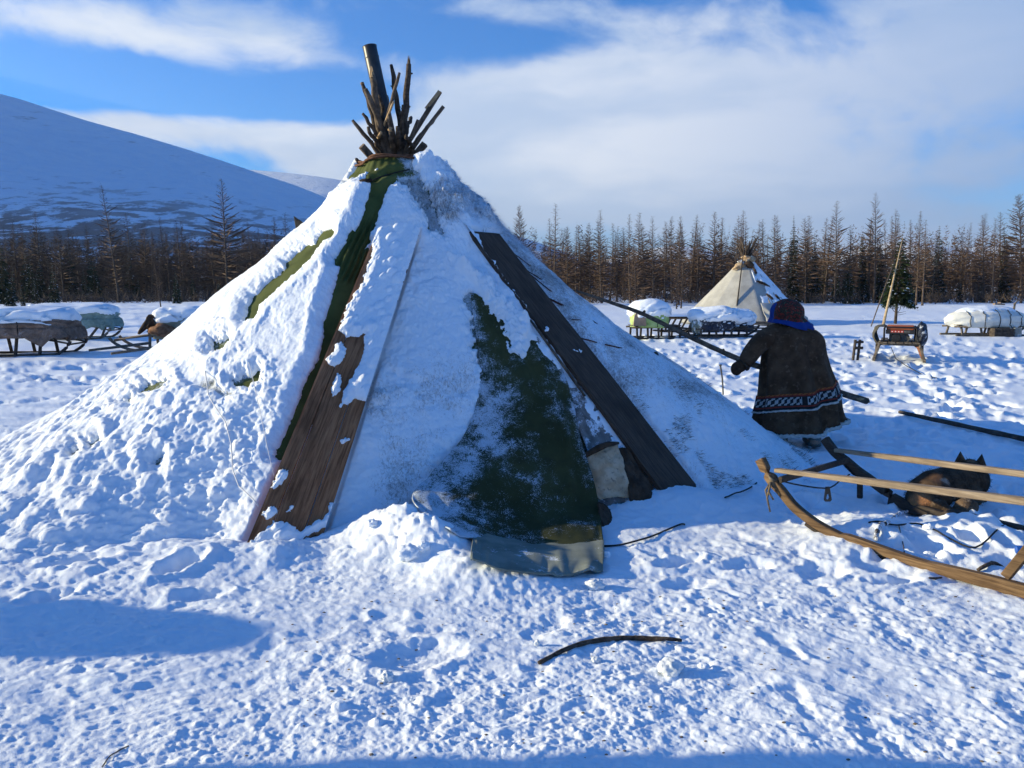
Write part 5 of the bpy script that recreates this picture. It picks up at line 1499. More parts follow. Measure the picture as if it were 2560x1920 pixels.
M['far_canvas'] = mat_far_canvas()
phs = np.linspace(-math.pi, math.pi, 150); zs_ = np.linspace(0, fH, 46); P = np.zeros((46, 150, 3))
for i, z in enumerate(zs_):
    for j, a in enumerate(phs):
        # taut between the inner poles, so the wall is faceted
        fac = math.cos(math.pi / 14) / math.cos(((a / (math.pi / 7)) % 1 - .5) * math.pi / 7)
        q = ft_p(a, z); P[i, j] = (FCX + (q[0] - FCX) * fac, FCY + (q[1] - FCY) * fac, q[2])
part('canvas', MB().grid(P[::-1]), M['far_canvas'], ft, smooth=True)
a_, z_ = np.meshgrid(np.linspace(R(4), R(178), 120), np.linspace(fH * .97, .35, 70))
T = .012 + .05 * sstep(pn(a_ * 3, z_ * 2.2, 250) + .5 * pn(a_ * 9, z_ * 6, 251) + .35 * sstep(a_, .4, .9), -.15, .5) - .030 * sstep(np.abs(a_ - R(20)), .22, .0) * sstep(2.1 - z_, 0, .5) * sstep(z_ - .6, 0, .5)
T = T + .02 * np.sin(z_ * 22) * sstep(1.15 - z_, 0, .2) * sstep(z_ - .55, 0, .2) * sstep(.8 - a_, 0, .2)
T = np.where(np.minimum(a_ - R(4), 1) < .03, -.02, T)
fac = np.cos(math.pi / 14) / np.cos((((a_ / (math.pi / 7)) % 1) - .5) * math.pi / 7)
rr = (fN + (fR - fN) * (1 - z_ / fH) ** 1.06) * fac + T * .7
W = np.stack([FCX + rr * np.sin(a_), FCY - rr * np.cos(a_), FZ + z_ + T * .7], -1)
sheet('snow_cover', W, M['snow'], ft, keep=T > .012)
# gathered cloth of the doorway
a_, z_ = np.meshgrid(np.linspace(R(2), R(52), 60), np.linspace(.86, .02, 40)); u = (a_ - R(2)) / R(50); v = (.86 - z_) / .86
T = .10 + .10 * v + .055 * np.sin((v * 5.0 + (1 - u) * 9.0) * 2.2 + pn(u * 3, v * 3, 252) * 2) * sstep(v, .05, .4)
rr = (fN + (fR - fN) * (1 - z_ / fH) ** 1.06) + T
part('door_cloth', MB().cloth(np.stack([FCX + rr * np.sin(a_), FCY - rr * np.cos(a_), FZ + z_ + .02], -1), .02), M['far_canvas'], ft, smooth=True)
for (a, z, rx, ry, rz_, mt, s_) in ((-.25, fH - .10, .28, .18, .13, 'hide_pale', 1), (-.75, fH - .30, .30, .2, .13, 'hide_pale', 2), (.30, fH - .02, .26, .18, .11, 'hide_pale', 3), (-.5, fH - .18, .22, .16, .12, 'hide_grey', 4), (.05, fH - .26, .22, .15, .16, 'hide_dark', 5), (-.1, fH + .06, .24, .22, .08, 'hide_pale', 6)):
    q = ft_p(a, z, .06); part('hide', MB().blob(q, (rx, ry, rz_), 3, .42, 1.9, s_, rot=Matrix.Rotation(-.5 * math.sin(s_), 3, 'Y')), M[mt], ft, smooth=True)
random.seed(5)
for k in range(22):
    a = k / 22 * 2 * math.pi + random.uniform(-.1, .1); b = Vector((FCX, FCY, FZ + fH - .12)); L = random.uniform(.55, 1.0); s = random.uniform(.15, .80)
    d = Vector((math.sin(a) * s, math.cos(a) * s, 1)).normalized()
    part('pole', MB().tube([b - d * .1, b + d * (L * .5 + .2), b + d * (L + .25) + Vector((random.uniform(-.04, .04), 0, 0))], [.036, .034, .024], 6), M['bark'], ft, smooth=True)
def prop(x0, y0, x1, y1, r, mat, label, ext=0, dy=0.0):
    a = np.array(pd(x0, y0, FCY - fR * .72 + dy)); a[2] = max(a[2], FZ + .02); b = ft_p(0, 0); b = np.array(pd(x1, y1, FCY - .38))
    b = b + (b - a) / np.linalg.norm(b - a) * ext
    mb = MB().tube([a, (a + b) / 2 + [0, 0, .01], b], [r, r * .9, r * .7], 7); c = np.array(a)
    tag(put('pole', raw_mesh('pole', np.array(mb.v) - c, mb.f, mat, True), None, c), label, 'pole')
prop(1840, 783, 1859, 628, .032, M['dark_wood'], 'dark pole leaning up the lit side edge of the pale tent to its top', .2)
prop(1928, 765, 1892, 686, .034, mat_mottled('peeled_pole', (.30, .22, .14), (.44, .35, .24), 12, .8, .3, 60, .003), 'pale peeled pole leaning on the snowy side of the pale tent')
for k, (x, y) in enumerate(((1905, 707), (1915, 712), (1925, 742), (1945, 745), (1888, 678))):
    h_ = None
    d = ray(x, y)
    for t in np.arange(26, 40, .02):
        q = EYE + d * t; z = q[2] - FZ
        if 0 < z < fH and math.hypot(q[0] - FCX, q[1] - FCY) < fN + (fR - fN) * (1 - z / fH) ** 1.06 + .06: h_ = q; break
    if h_ is not None:
        part('hair_tuft', MB().blob(h_, (.20, .06, .05), 3, .5, 2.5, k, rot=Matrix.Rotation(.3 + .2 * k, 3, 'Y')), M['hide_dark'], ft, smooth=True)

# ================================================================== FIR BEHIND THE GENERATOR, WITH POLES LEANING IN IT
M['needle'] = mat_mottled('needles', (.012, .026, .010), (.030, .052, .018), 3, .8, 0, 60, .001)
M['needle_dark'] = mat_mottled('dark_needles', (.013, .028, .016), (.032, .054, .028), 2, .85, 0, 60, .001)
M['trunk_bark'] = mat_mottled('trunk_bark', (.050, .036, .027), (.12, .090, .070), 5, .9, .6, 20, .02)


def spray(vs, fs, p, d, L, w, r_, droop, nblade=7):
    """a flat twig of needles: paired blades along an axis"""
    d = Vector(d).normalized(); side = d.cross(Vector((0, 0, 1)))
    if side.length < 1e-3: side = Vector((1, 0, 0))
    side.normalize()
    roll = r_.uniform(-1.0, 1.0); side = (side * math.cos(roll) + side.cross(d) * math.sin(roll)).normalized()
    for k in range(nblade):
        t = (k + .6) / nblade; q = p + d * (L * t) + Vector((0, 0, -droop * L * t * t)); wl = w * (1 - .75 * t) * r_.uniform(.7, 1.25)
        for s in (-1, 1):
            e = q + side * (s * wl) + d * (wl * .8) + Vector((0, 0, r_.uniform(-.75, .35) * wl)); o = len(vs)
            b = d * (L / nblade * .75)
            vs += [q - b * .5, q + b * .6, e]; fs.append((o, o + 1, o + 2))


def fir_mesh(H, Rb, seed, whorls, per, base, prof=1.0, gap=0.0):
    """returns (trunk, needles, snow) builders of a conifer of height H"""
    r_ = random.Random(seed); tr, nd, sn = MB(), MB(), MB()
    lean = Vector((r_.uniform(-.02, .02), r_.uniform(-.02, .02), 0)) * H
    tr.tube([Vector((0, 0, -.1)), lean * .3 + Vector((0, 0, H * .4)), lean + Vector((0, 0, H))], [H * .014 + .012, H * .010 + .006, .004], 7)
    vs, fs, sv, sf = [], [], [], []
    for i in range(whorls):
        t = base + (1 - base) * (i + r_.random() * .5) / whorls; z = H * t; rad_ = Rb * max(.04, (1 - t) / (1 - base)) ** prof * r_.uniform(.72, 1.12)
        n = max(3, int(per * (.5 + .5 * (1 - t))))
        for k in range(n):
            if r_.random() < gap: continue
            a = 2 * math.pi * (k + r_.random()) / n; L = rad_ * r_.uniform(.65, 1.15) + .03 * H * .1
            d = Vector((math.cos(a), math.sin(a), -.25 + .55 * t + r_.uniform(-.12, .12)))
            p = lean * t + Vector((0, 0, z))
            spray(vs, fs, p, d, L, L * .34 + .03 * H * .1, r_, .28, 7)
            for s in (-1, 1, -.5, .5):
                d2 = Vector((math.cos(a + s * .55), math.sin(a + s * .55), d.z - .05)); spray(vs, fs, p + d.normalized() * L * .35, d2, L * .6, L * .26, r_, .25, 4)
            if r_.random() < .55:
                dn = d.normalized(); sd_ = dn.cross(Vector((0, 0, 1))).normalized(); q = p + dn * L * r_.uniform(.45, .8) + Vector((0, 0, .02 + .004 * H - .12 * L)); w = L * r_.uniform(.08, .17); o = len(sv)
                sv += [q - dn * w * 1.6, q + sd_ * w * .8, q + dn * w * 1.6 + Vector((0, 0, -.2 * w)), q - sd_ * w * .8, q + Vector((0, 0, w * .5))]
                sf += [(o, o + 1, o + 4), (o + 1, o + 2, o + 4), (o + 2, o + 3, o + 4), (o + 3, o, o + 4)]
    nd.add(vs, fs); sn.add(sv, sf); return tr, nd, sn


p = pg(2238, 812); FY = p[1]; fz0 = gz(p[0], p[1])
fir = thing('fir_tree', (p[0], p[1], fz0), 'young green fir standing alone behind the generator sled, poles leaning in it', 'tree')
tr, nd, sn = fir_mesh(3.75, .80, 77, 22, 13, .24, .85)
part('trunk', tr, M['trunk_bark'], fir, local=True, smooth=True); part('crown', nd, M['needle'], fir, local=True); part('snow', sn, M['snow'], fir, local=True)
for k, (zz, s) in enumerate(((.45, 1), (.62, -1), (.78, 1), (.36, 1))):
    part('dead_branch', MB().tube([(0, 0, zz), (s * .18, -.05, zz + .02), (s * .38, -.08, zz + .08)], [.014, .010, .004], 5), M['bark'], fir, local=True)
M['peeled'] = mat_mottled('peeled_wood', (.32, .23, .13), (.50, .39, .25), 9, .75, .3, 60, .003, c3=(.20, .14, .09))
def lean_pole(px0, py0, px1, py1, Y0, Y1, r0, r1, mat, label):
    a, b = pd(px0, py0, Y0), pd(px1, py1, Y1); mb = MB().tube([a, (a + b) / 2, b], [r0, (r0 + r1) / 2, r1], 8, wob=.06)
    tag(put('pole', raw_mesh('pole', np.array(mb.v) - a, mb.f, mat, True), None, a), label, 'pole')
lean_pole(2206, 822, 2257, 594, FY - .9, FY - .15, .062, .014, M['peeled'], 'thick pale peeled pole leaning into the fir behind the generator')
lean_pole(2173, 829, 2232, 664, FY - 1.6, FY - .35, .022, .026, M['stick'], 'long thin pole leaning against the fir, left of the thick peeled one')
lp = MB().tube([pd(2241 + 11 * math.cos(a), 764 + 17 * math.sin(a), FY - .12) for a in np.linspace(-.6, 3.75, 18)], .012, 5)
tag(single('cable_loop', lp, M['cord'], 'loop of dark cable hanging from the trunk of the young fir', 'cable'))
tag(single('crosspiece', MB().beam(pd(2222, 757, FY - .22), pd(2262, 758, FY - .2), .03, .03), M['dark_wood'], 'thin dark stick tied crosswise below the branches of the young fir', 'stick'))

# ================================================================== THINGS LYING ON THE SNOW
def ground_stick(name, px, r, mat, label, cat, lift=.012, n=7, wob=.12, sub=4, straight=False):
    C_ = np.array([on(x, y, lift) for x, y in px])
    if straight: C_ = np.linspace(C_[0], C_[-1], len(px)) + [0, 0, .02]
    P = catmull(C_, len(px) * sub)
    gg = np.array([gz(q[0], q[1]) for q in P]); gg = np.convolve(np.pad(gg, 3, mode='edge'), np.ones(7) / 7, 'valid')
    for q, g_ in zip(P, gg):
        if not straight: q[2] = max(q[2], g_ + lift * .9)
    rad_ = np.interp(np.linspace(0, 1, len(P)), np.linspace(0, 1, len(r)), r) if hasattr(r, '__len__') else r
    return single(name, MB().tube(P, rad_, n, wob=wob), mat, label, cat, None, True)


ground_stick('stick', [(1347, 1664), (1400, 1635), (1450, 1616), (1520, 1604), (1600, 1602), (1660, 1604), (1704, 1606)], [.009, .011, .012, .011, .007], M['bark'], 'dark curved bark-covered stick lying on the trampled foreground snow', 'stick', .010)
ground_stick('cord', [(1504, 1368), (1545, 1366), (1590, 1358), (1640, 1340), (1680, 1322), (1703, 1313), (1712, 1314)], .006, M['cord'], 'black cord lying on the snow beside the door flap hem', 'cord', .008, wob=0)
ground_stick('plank', [(2248, 1038), (2330, 1052), (2400, 1068), (2480, 1090), (2570, 1112)], [.022, .026, .028, .030, .030], M['dark_wood'], 'long dark pole lying on the shaded snow beyond the dog', 'pole', .03, sub=3, straight=True)
ground_stick('branch', [(2290, 1278), (2252, 1290), (2218, 1301), (2199, 1322), (2190, 1348), (2192, 1368)], [.008, .012, .016, .016, .013], mat_mottled('frosted_bark', (.03, .022, .017), (.10, .075, .058), 26, .9, .8, 90, .006, frost=(.28, 24)), 'frosted crooked branch inside the freight sled runners', 'branch', .014)
ground_stick('cord', [(2172, 1310), (2200, 1305), (2240, 1312), (2290, 1313), (2340, 1330), (2380, 1336), (2445, 1342), (2510, 1341), (2575, 1339)], .0055, M['cord'], 'dark rope winding over the snow inside the freight sled', 'rope', .008, wob=0)
ground_stick('twig', [(2444, 1432), (2468, 1424), (2488, 1410), (2511, 1401)], [.010, .012, .008], M['bark'], 'crooked dark twig by the near runner close to the blue canister', 'twig', .012)
ground_stick('twig', [(2247, 1316), (2252, 1350), (2260, 1389)], .0035, M['stick'], 'straight thin stalk standing between the frosted branch and the runner', 'twig', .006)
ground_stick('twig', [(2322, 1448), (2338, 1451), (2354, 1448)], [.004, .007, .004], M['bark'], 'tiny dark twig in front of the near runner', 'twig', .006)
ground_stick('stalk', [(256, 1919), (275, 1893), (300, 1880), (322, 1866)], .0022, M['stick'], 'dry grass stalk at the very bottom of the foreground snow', 'stalk', .004)
ground_stick('cord', [(1812, 1250), (1840, 1240), (1870, 1228), (1900, 1212), (1920, 1202)], .006, M['cord'], 'dark cord running from the tent foot to the sled tip', 'cord', .02, wob=0)
a = on(1812, 985); rodm = MB().tube([a - np.array([0, 0, .2]), pd(1806, 948, a[1] + .02), pd(1801, 914, a[1] + .04)], [.013, .013, .014], 8).tube([pd(1801, 915, a[1] + .04), pd(1801, 911, a[1] + .04)], [.022, .022], 8)
single('iron_rod', rodm, M['grey_metal'], 'thin iron rod stuck upright in the snow beside the woman', 'rod')


def lump(px, py, w, h, seed, label, mat=None, sq=.0):
    q = on(px, py); s = w * q[1] / FPX / 2
    mb = MB().blob((q[0], q[1], q[2] + s * h * .55), (s, s * .8, s * h), 4, .30, 1.9, seed)
    single('snow_lump', mb, mat or M['snow'], label, 'snow lump', 'loose lumps of snow and ice', True)


M['ice'] = mat_mottled('icy_snow', (.66, .70, .72), (.82, .85, .88), 14, .5, .5, 60, .01)
lump(1676, 1682, 62, .78, 11, 'largest white snow lump in front of the dark stick', M['ice'])
lump(1488, 1472, 48, .62, 12, 'rounded snow lump lying just in front of the door flap hem', M['ice'])
lump(968, 1700, 34, .9, 13, 'grey icy lump alone in the middle of the foreground', M['ice'])
lump(1343, 1614, 14, 1.5, 14, 'small upright chip of snow left of the curved stick', M['ice'])
lump(1490, 1652, 26, .5, 15, 'flat brownish crumb of snow under the curved stick', M['ice'])
lump(1020, 1322, 62, .75, 16, 'big snow chunk on the heap left of the door flap')
lump(1060, 1400, 36, .8, 17, 'snow chunk at the foot of the heap near the flap hem')
lump(258, 1335, 32, .8, 18, 'round snow ball on the rubble at the tent left foot')
lump(2320, 1352, 30, .6, 19, 'round snow clod inside the freight sled runners')
lump(1030, 1752, 10, 1.3, 20, 'tiny white chip behind the grey icy lump')
lump(1760, 1668, 30, .45, 21, 'low crumb of snow in the shadow of the largest lump')
lump(930, 1315, 34, .6, 22, 'smaller snow chunk beside the big one on the heap')
lump(1515, 1392, 22, .9, 23, 'lump of snow caught on the corner of the hem')
lump(2320, 1388, 20, .7, 24, 'small snow clod close to the near runner')

# dog droppings, chips and dirt too small to count: one mass
dm = MB(); r_ = random.Random(9)
for k in range(150):
    px, py = r_.uniform(600, 2500), r_.uniform(1480, 1910); q = on(px, py, .001); s = r_.uniform(.002, .006)
    dm.blob(q, (s * 1.6, s, s * .7), 1, .3, 2, k)
tag(put('litter', raw_mesh('litter', dm.v, dm.f, mat_mottled('litter_bits', (.10, .07, .05), (.30, .24, .18), 40, .9, 0, 60, .001), False)), kind='stuff')

# ================================================================== THE WOMAN
def meta_body(name, balls, res, thr=.12):
    """ONE continuous surface grown from overlapping ellipsoids: (centre, radii, rotation)"""
    mbd = bpy.data.metaballs.new(name); mbd.resolution = res; mbd.render_resolution = res; mbd.threshold = thr
    for (c, rd, q) in balls:
        e = mbd.elements.new(type='ELLIPSOID'); e.co = Vector(c); m_ = max(rd); e.radius = m_ * 1.35; e.size_x, e.size_y, e.size_z = [r / m_ for r in rd]; e.stiffness = 4.0
        if q is not None: e.rotation = q
    ob = bpy.data.objects.new(name, mbd); COL.objects.link(ob)
    bpy.context.view_layer.update(); dg = bpy.context.evaluated_depsgraph_get(); ev = ob.evaluated_get(dg); me = bpy.data.meshes.new_from_object(ev)
    bpy.data.objects.remove(ob); bpy.data.metaballs.remove(mbd); return me


def along(a, b, r0, r1=None, n=6):
    a, b = Vector(a), Vector(b); r1 = r1 or r0; out = []
    for k in range(n):
        t = k / (n - 1); r = r0 + (r1 - r0) * t; out.append((a.lerp(b, t), (r, r, r), None))
    return out


fur_c = lambda name, c1, c2, c3, **k: mat_mottled(name, c1, c2, 7, .95, .7, 150, .006, c3=c3, **k)
M['coat'] = fur_c('dark_fur', (.056, .027, .013), (.112, .062, .034), (.165, .105, .068))
M['skin'] = mat_mottled('skin', (.42, .24, .17), (.48, .29, .21), 9, .55, .1, 200, .001)
M['felt'] = mat_mottled('felt_boot', (.13, .135, .13), (.20, .205, .195), 9, .95, .3, 80, .004)
M['trim'] = mat_mottled('pale_fur_trim', (.50, .47, .42), (.66, .63, .58), 30, .95, .8, 90, .012)
WY = 7.75; kx = WY / FPX
wz = lambda py: float(pd(1990, py, WY)[2]); wx = lambda px: float(pd(px, 930, WY)[0])
feet_z = wz(1108)
W0 = np.array([wx(2000), WY, feet_z])
hand = np.array(pd(1852, 914, 7.66)); elbow = np.array(pd(1890, 868, 7.70)); shL = np.array(pd(1935, 838, 7.78))
rshoulder = np.array(pd(2026, 858, 7.86)); relbow = np.array([wx(2040), 8.10, wz(915)]); rhand = np.array([wx(1990), 8.22, wz(955)])
headc = np.array(pd(1966, 789, 7.86))
balls = [(headc + [0, .01, .01], (.068, .082, .092), None), (headc + [0, .075, -.045], (.055, .05, .06), None), (headc + [-.01, .105, -.005], (.020, .035, .03), None), (headc + [0, .03, -.12], (.045, .045, .06), None)]
balls += along((wx(1983), WY + .04, wz(895)), (wx(1990), WY, wz(980)), .15, .16, 5) + along(shL + [.05, .02, -.05], rshoulder + [-.04, .02, -.04], .075, .075, 6)
balls += along(shL + [.04, .0, -.04], elbow, .060, .050) + along(elbow, hand, .052, .038) + along(rshoulder + [-.04, 0, -.04], relbow, .060, .050) + along(relbow, rhand, .052, .038)
balls += along((wx(1962), WY, wz(985)), (wx(1957), WY - .02, wz(1100)), .095, .062) + along((wx(2020), WY, wz(985)), (wx(2041), WY - .03, wz(1100)), .095, .062)
balls += [(hand + [-.02, .02, -.035], (.042, .032, .048), None), (rhand, (.04, .04, .045), None)]
balls += [((wx(1957), WY + .05, wz(1106)), (.05, .11, .035), None), ((wx(2041), WY + .04, wz(1108)), (.05, .11, .035), None)]
bme = meta_body('person', balls, .03); bme.materials.append(M['skin'])
bme.transform(Matrix.Translation(-Vector(W0))); bme.polygons.foreach_set('use_smooth', np.ones(len(bme.polygons), bool))
per = put('person', bme, None, W0); tag(per, 'woman seen from behind in a long dark fur coat and bright headscarf, holding a pole', 'person')

# coat: lofted rings that follow her outline, folds deepening to the hem
crow = [(812, 1974, 28, .10), (820, 1975, 46, .14), (832, 1978, 66, .18), (852, 1984, 76, .20), (890, 1988, 79, .215), (930, 1993, 85, .23), (985, 2004, 97, .27), (1035, 2005, 108, .31), (1060, 2006, 114, .335), (1071, 2006, 115, .335)]
cr_ = np.array(crow, float); tt = np.linspace(0, 1, len(cr_)); NU, NV = 150, 96
tq = np.linspace(0, 1, NV); spl = catmull(cr_, NV)


def coat_xyz(u, k, off=0.0):
    """u: angle (0 = towards the camera, + = right), k: fractional row"""
    i = min(int(k), NV - 2); f = k - i; yy, cxp, hw, dp = spl[i] * (1 - f) + spl[i + 1] * f; v = k / (NV - 1)
    slope = 20 * (v ** 2.2) * (-math.sin(u)) + 5 * v * math.sin(3 * u + 1)              # the hem hangs lower at the left
    fa_ = (.010 + .026 * v) * sstep(v, .12, .6)
    fo = fa_ * (math.sin(7 * u + 1.7 * math.sin(v * 3) + .5) + .6 * math.sin(11 * u + 2.2 - v * 2)) + .012 * mnoise.noise(Vector((u * 1.6, v * 4, 3.3))) + off
    # a deep pleat on the right where the front panel swings clear
    fo -= .05 * math.exp(-((u - .62 - .25 * v) / .07) ** 2) * sstep(v, .5, .9)
    rx, ry = hw * kx + fo, dp + fo
    return np.array([wx(cxp) + rx * math.sin(u), WY + .03 - ry * math.cos(u), wz(yy + slope)])


us = np.linspace(-math.pi, math.pi, NU)
CP = np.array([[coat_xyz(u, k) for u in us] for k in range(NV)])
coat = part('coat', MB().grid(CP).grid(np.array([[coat_xyz(u, NV - 1 - k * 3.0, -.02 - .006 * k) for u in us] for k in range(6)])), M['coat'], per, smooth=True)
part('sleeve', MB().tube(catmull([shL + [.07, .02, .03], shL, (shL + elbow) / 2 + [-.012, 0, .012], elbow, (elbow + hand) / 2 + [.0, 0, -.012], hand + [.03, 0, .015]], 22), list(np.interp(np.linspace(0, 1, 22), [0, .2, .5, .8, 1], [.10, .112, .100, .084, .070])), 20, wob=.03), M['coat'], coat, smooth=True)
part('sleeve', MB().tube(catmull([rshoulder + [-.05, .0, .03], rshoulder, (rshoulder + relbow) / 2, relbow, rhand + [.02, -.05, 0]], 20), list(np.interp(np.linspace(0, 1, 20), [0, .2, .6, 1], [.10, .108, .095, .07])), 18, wob=.03), M['coat'], coat, smooth=True)
part('cuff', MB().tube([hand + [.035, 0, .02], hand + [.028, 0, .012], hand + [.018, 0, .005]], [.073, .077, .072], 18), M['hide_dark'], coat, smooth=True)
mt = MB()
mitten = meta_body('mitten', [(hand + [-.005, .0, -.005], (.058, .045, .058), None), (hand + [-.035, .025, -.035], (.052, .040, .062), None), (hand + [-.028, .06, -.05], (.045, .04, .05), None), (hand + [.015, .045, .012], (.026, .036, .024), None)], .018)
mitten.materials.append(M['coat']); mitten.transform(Matrix.Translation(-Vector(W0))); mitten.polygons.foreach_set('use_smooth', np.ones(len(mitten.polygons), bool)); put('mitten', mitten, per)
mit2 = meta_body('mitten', [(rhand, (.055, .05, .06), None), (rhand + [-.02, .05, -.02], (.045, .045, .055), None), (rhand + [.03, .03, .03], (.025, .03, .025), None)], .02)
mit2.materials.append(M['coat']); mit2.transform(Matrix.Translation(-Vector(W0))); mit2.polygons.foreach_set('use_smooth', np.ones(len(mit2.polygons), bool)); put('mitten', mit2, per)

# embroidered band round the skirt of the coat
M['band_white'] = mat_mottled('band_white', (.30, .30, .29), (.40, .40, .39), 30, .9, .3, 90, .002)
M['band_black'] = mat_mottled('band_black', (.012, .011, .012), (.024, .022, .022), 30, .9, .3, 90, .002)
M['band_red'] = mat_mottled('band_red', (.16, .020, .014), (.22, .035, .022), 30, .9, .3, 90, .002)
M['band_orange'] = mat_mottled('band_orange', (.26, .085, .022), (.34, .12, .035), 30, .9, .3, 90, .002)
nb, nbr = 330, 22; kb0, kb1 = 60.5, 67.6
us2 = np.linspace(-math.pi, math.pi, nb + 1)
def band_k(u, r): return kb0 + (kb1 - kb0) * r / nbr - 2.2 * math.sin(u)
BP = np.array([[coat_xyz(u, band_k(u, r), .010) for u in us2] for r in range(nbr + 1)])
slots = {'band_black': [], 'band_red': [], 'band_orange': [], 'band_white': []}
for r in range(nbr):
    for j in range(nb):
        if r in (0, 1): key = 'band_orange' if (j // 2 + r) % 3 else 'band_red'
        elif r in (2, 3): key = 'band_red'
        elif r == 4 or r == 16: key = 'band_black'
        elif 5 <= r <= 15:
            pan = (j % 52); rr_ = r - 5
            if pan < 5 or pan > 50: key = 'band_black'
            elif pan in (5, 50): key = 'band_white'
            else:
                m = (pan - 6) % 8; z = rr_
                a = abs((m + z) % 8 - 4); b_ = (m - z // 2 * 2 + 16) % 8
                stair = ((m + 2 * (z // 3)) % 8) < 4
                key = 'band_black' if (stair ^ (z % 6 < 2 and m % 4 < 2)) else 'band_white'
        elif r in (17, 18): key = 'band_red'
        else: key = 'band_black'
        slots[key].append((r, j))
band = None
mb = MB(); mb.v = [tuple(q) for q in BP.reshape(-1, 3)]; mats = []
for key, lst in slots.items():
    for (r, j) in lst: mb.f.append((r * (nb + 1) + j, r * (nb + 1) + j + 1, (r + 1) * (nb + 1) + j + 1, (r + 1) * (nb + 1) + j)); mats.append(list(slots).index(key))
band = part('ornament_band', mb, M['band_black'], coat)
for key in list(slots)[1:]: band.data.materials.append(M[key])
band.data.polygons.foreach_set('material_index', np.array(mats, np.int32)); band['label'] = 'woven band of black and white zigzag ornament with red edging'
part('fur_trim', MB().tube([coat_xyz(u, kb1 + .6 - 2.2 * math.sin(u), .008) for u in np.linspace(-math.pi, math.pi, 130)], .010, 6, wob=.5), M['trim'], coat, smooth=True)
part('fur_trim', MB().tube([coat_xyz(u, NV - 1, .004) for u in np.linspace(-math.pi, math.pi, 150)], .020, 7, wob=.45), M['trim'], coat, smooth=True)
# fur nap along the coat's outline
r_ = np.random.RandomState(4); cnt = 7000; ki = r_.randint(6, NV - 2, cnt); ui = r_.randint(1, NU - 1, cnt)
b = CP[ki, ui] + r_.normal(0, .006, (cnt, 3)); nrm = np.stack([np.sin(us[ui]), -np.cos(us[ui]), np.zeros(cnt)], -1); d = nrm * .45 + np.array([0, 0, -1.0]) + r_.normal(0, .2, (cnt, 3)); d /= np.linalg.norm(d, axis=1, keepdims=True)
s = np.cross(d, nrm); L = r_.uniform(.012, .024, (cnt, 1)); v = np.concatenate([b - s * .0016, b + s * .0016, b + d * L + nrm * .006]) - W0; k = np.arange(cnt)
o = put('fur_nap', raw_mesh('fur_nap', v, np.stack([k, k + cnt, k + 2 * cnt], -1), M['coat'], False), coat); o['kind'] = 'stuff'
# boots
for (px, py, top_) in ((1957, 1106, 1050), (2041, 1108, 1045)):
    x = wx(px); z0 = wz(py)
    part('boot', MB().tube([(x, WY - .03, wz(top_)), (x, WY - .03, (wz(top_) + z0) / 2), (x, WY - .03, z0 + .05), (x, WY - .02, z0 - .01)], [.076, .070, .068, .074], 18, wob=.02).tube([(x, WY - .05, z0 + .03), (x, WY + .06, z0 + .03), (x, WY + .15, z0 + .015), (x, WY + .19, z0 + .01)], [.068, .066, .055, .02], 14, flat=.75), M['felt'], per, smooth=True)

# headscarf: patterned crown, blue border hanging in a point at the back
def mat_scarf():
    m, g, b = mat_base('flowered_scarf', .8, .2); co = g.coord('Object')
    n = g.noise(co, 26, 3, .6, 1.5); n2 = g.noise(g.vmath('ADD', co, (3, 1, 2)), 34, 3, .6, 1.2); n3 = g.noise(g.vmath('ADD', co, (7, 5, 2)), 40, 2, .6, .8)
    col = g.mix(g.ss(n, .50, .56), (.030, .022, .016), (.19, .022, .016)); col = g.mix(g.ss(n2, .60, .64), col, (.055, .085, .045)); col = g.mix(g.ss(n3, .68, .71), col, (.36, .30, .24))
    blue = g.ss(g.attr('edge')[2], .42, .5); col = g.mix(blue, col, (.010, .038, .20))
    g.l.new(col, b.inputs['Base Color']); g.l.new(g.bump(g.noise(co, 60, 4, .6), .3, .004), b.inputs['Normal']); return m


M['scarf'] = mat_scarf()
nu, nv = 90, 60; SP = np.zeros((nv, nu, 3)); ED = np.zeros((nv, nu))
hc = headc + np.array([0, -.01, .015])
for i in range(nv):
    v = i / (nv - 1)
    for j in range(nu):
        u = -math.pi + 2 * math.pi * j / (nu - 1)
        if v < .72:
            th = v / .72 * 1.95; r = .165; x = r * math.sin(th) * math.sin(u) * .98; y = -r * math.sin(th) * math.cos(u) * 1.1; z = .135 * math.cos(th) + .02
        else:
            w = (v - .72) / .28; th = 1.95; r = .165
            x = (r * math.sin(th) * .98 + .055 * w + .030 * w * math.sin(u)) * math.sin(u); y = -(r * math.sin(th) * 1.1 + .06 * w) * math.cos(u); z = .135 * math.cos(th) + .02 - w * (.055 + .075 * max(0, math.cos(u - .55)) ** 2)
            x += .05 * w * max(0, math.cos(u - .55))
        wr = .008 * math.sin(9 * u + 6 * v) * v + .010 * mnoise.noise(Vector((x * 14, y * 14, z * 14)))
        q = hc + np.array([x, y, z]); q = q + np.array([math.sin(u), -math.cos(u), .2]) * wr
        # she looks down and to the left
        SP[i, j] = q
        ED[i, j] = max(sstep(v, .80, .86), sstep(-math.sin(u - .05), .95, .99) * sstep(v, .2, .4))
sc = part('headscarf', MB().cloth(SP, .008), M['scarf'], per, smooth=True)
at = sc.data.attributes.new('edge', 'FLOAT', 'POINT'); at.data.foreach_set('value', np.concatenate([ED.ravel(), ED.ravel()]).astype(np.float32))
sc['label'] = 'red-flowered headscarf with a broad blue border'

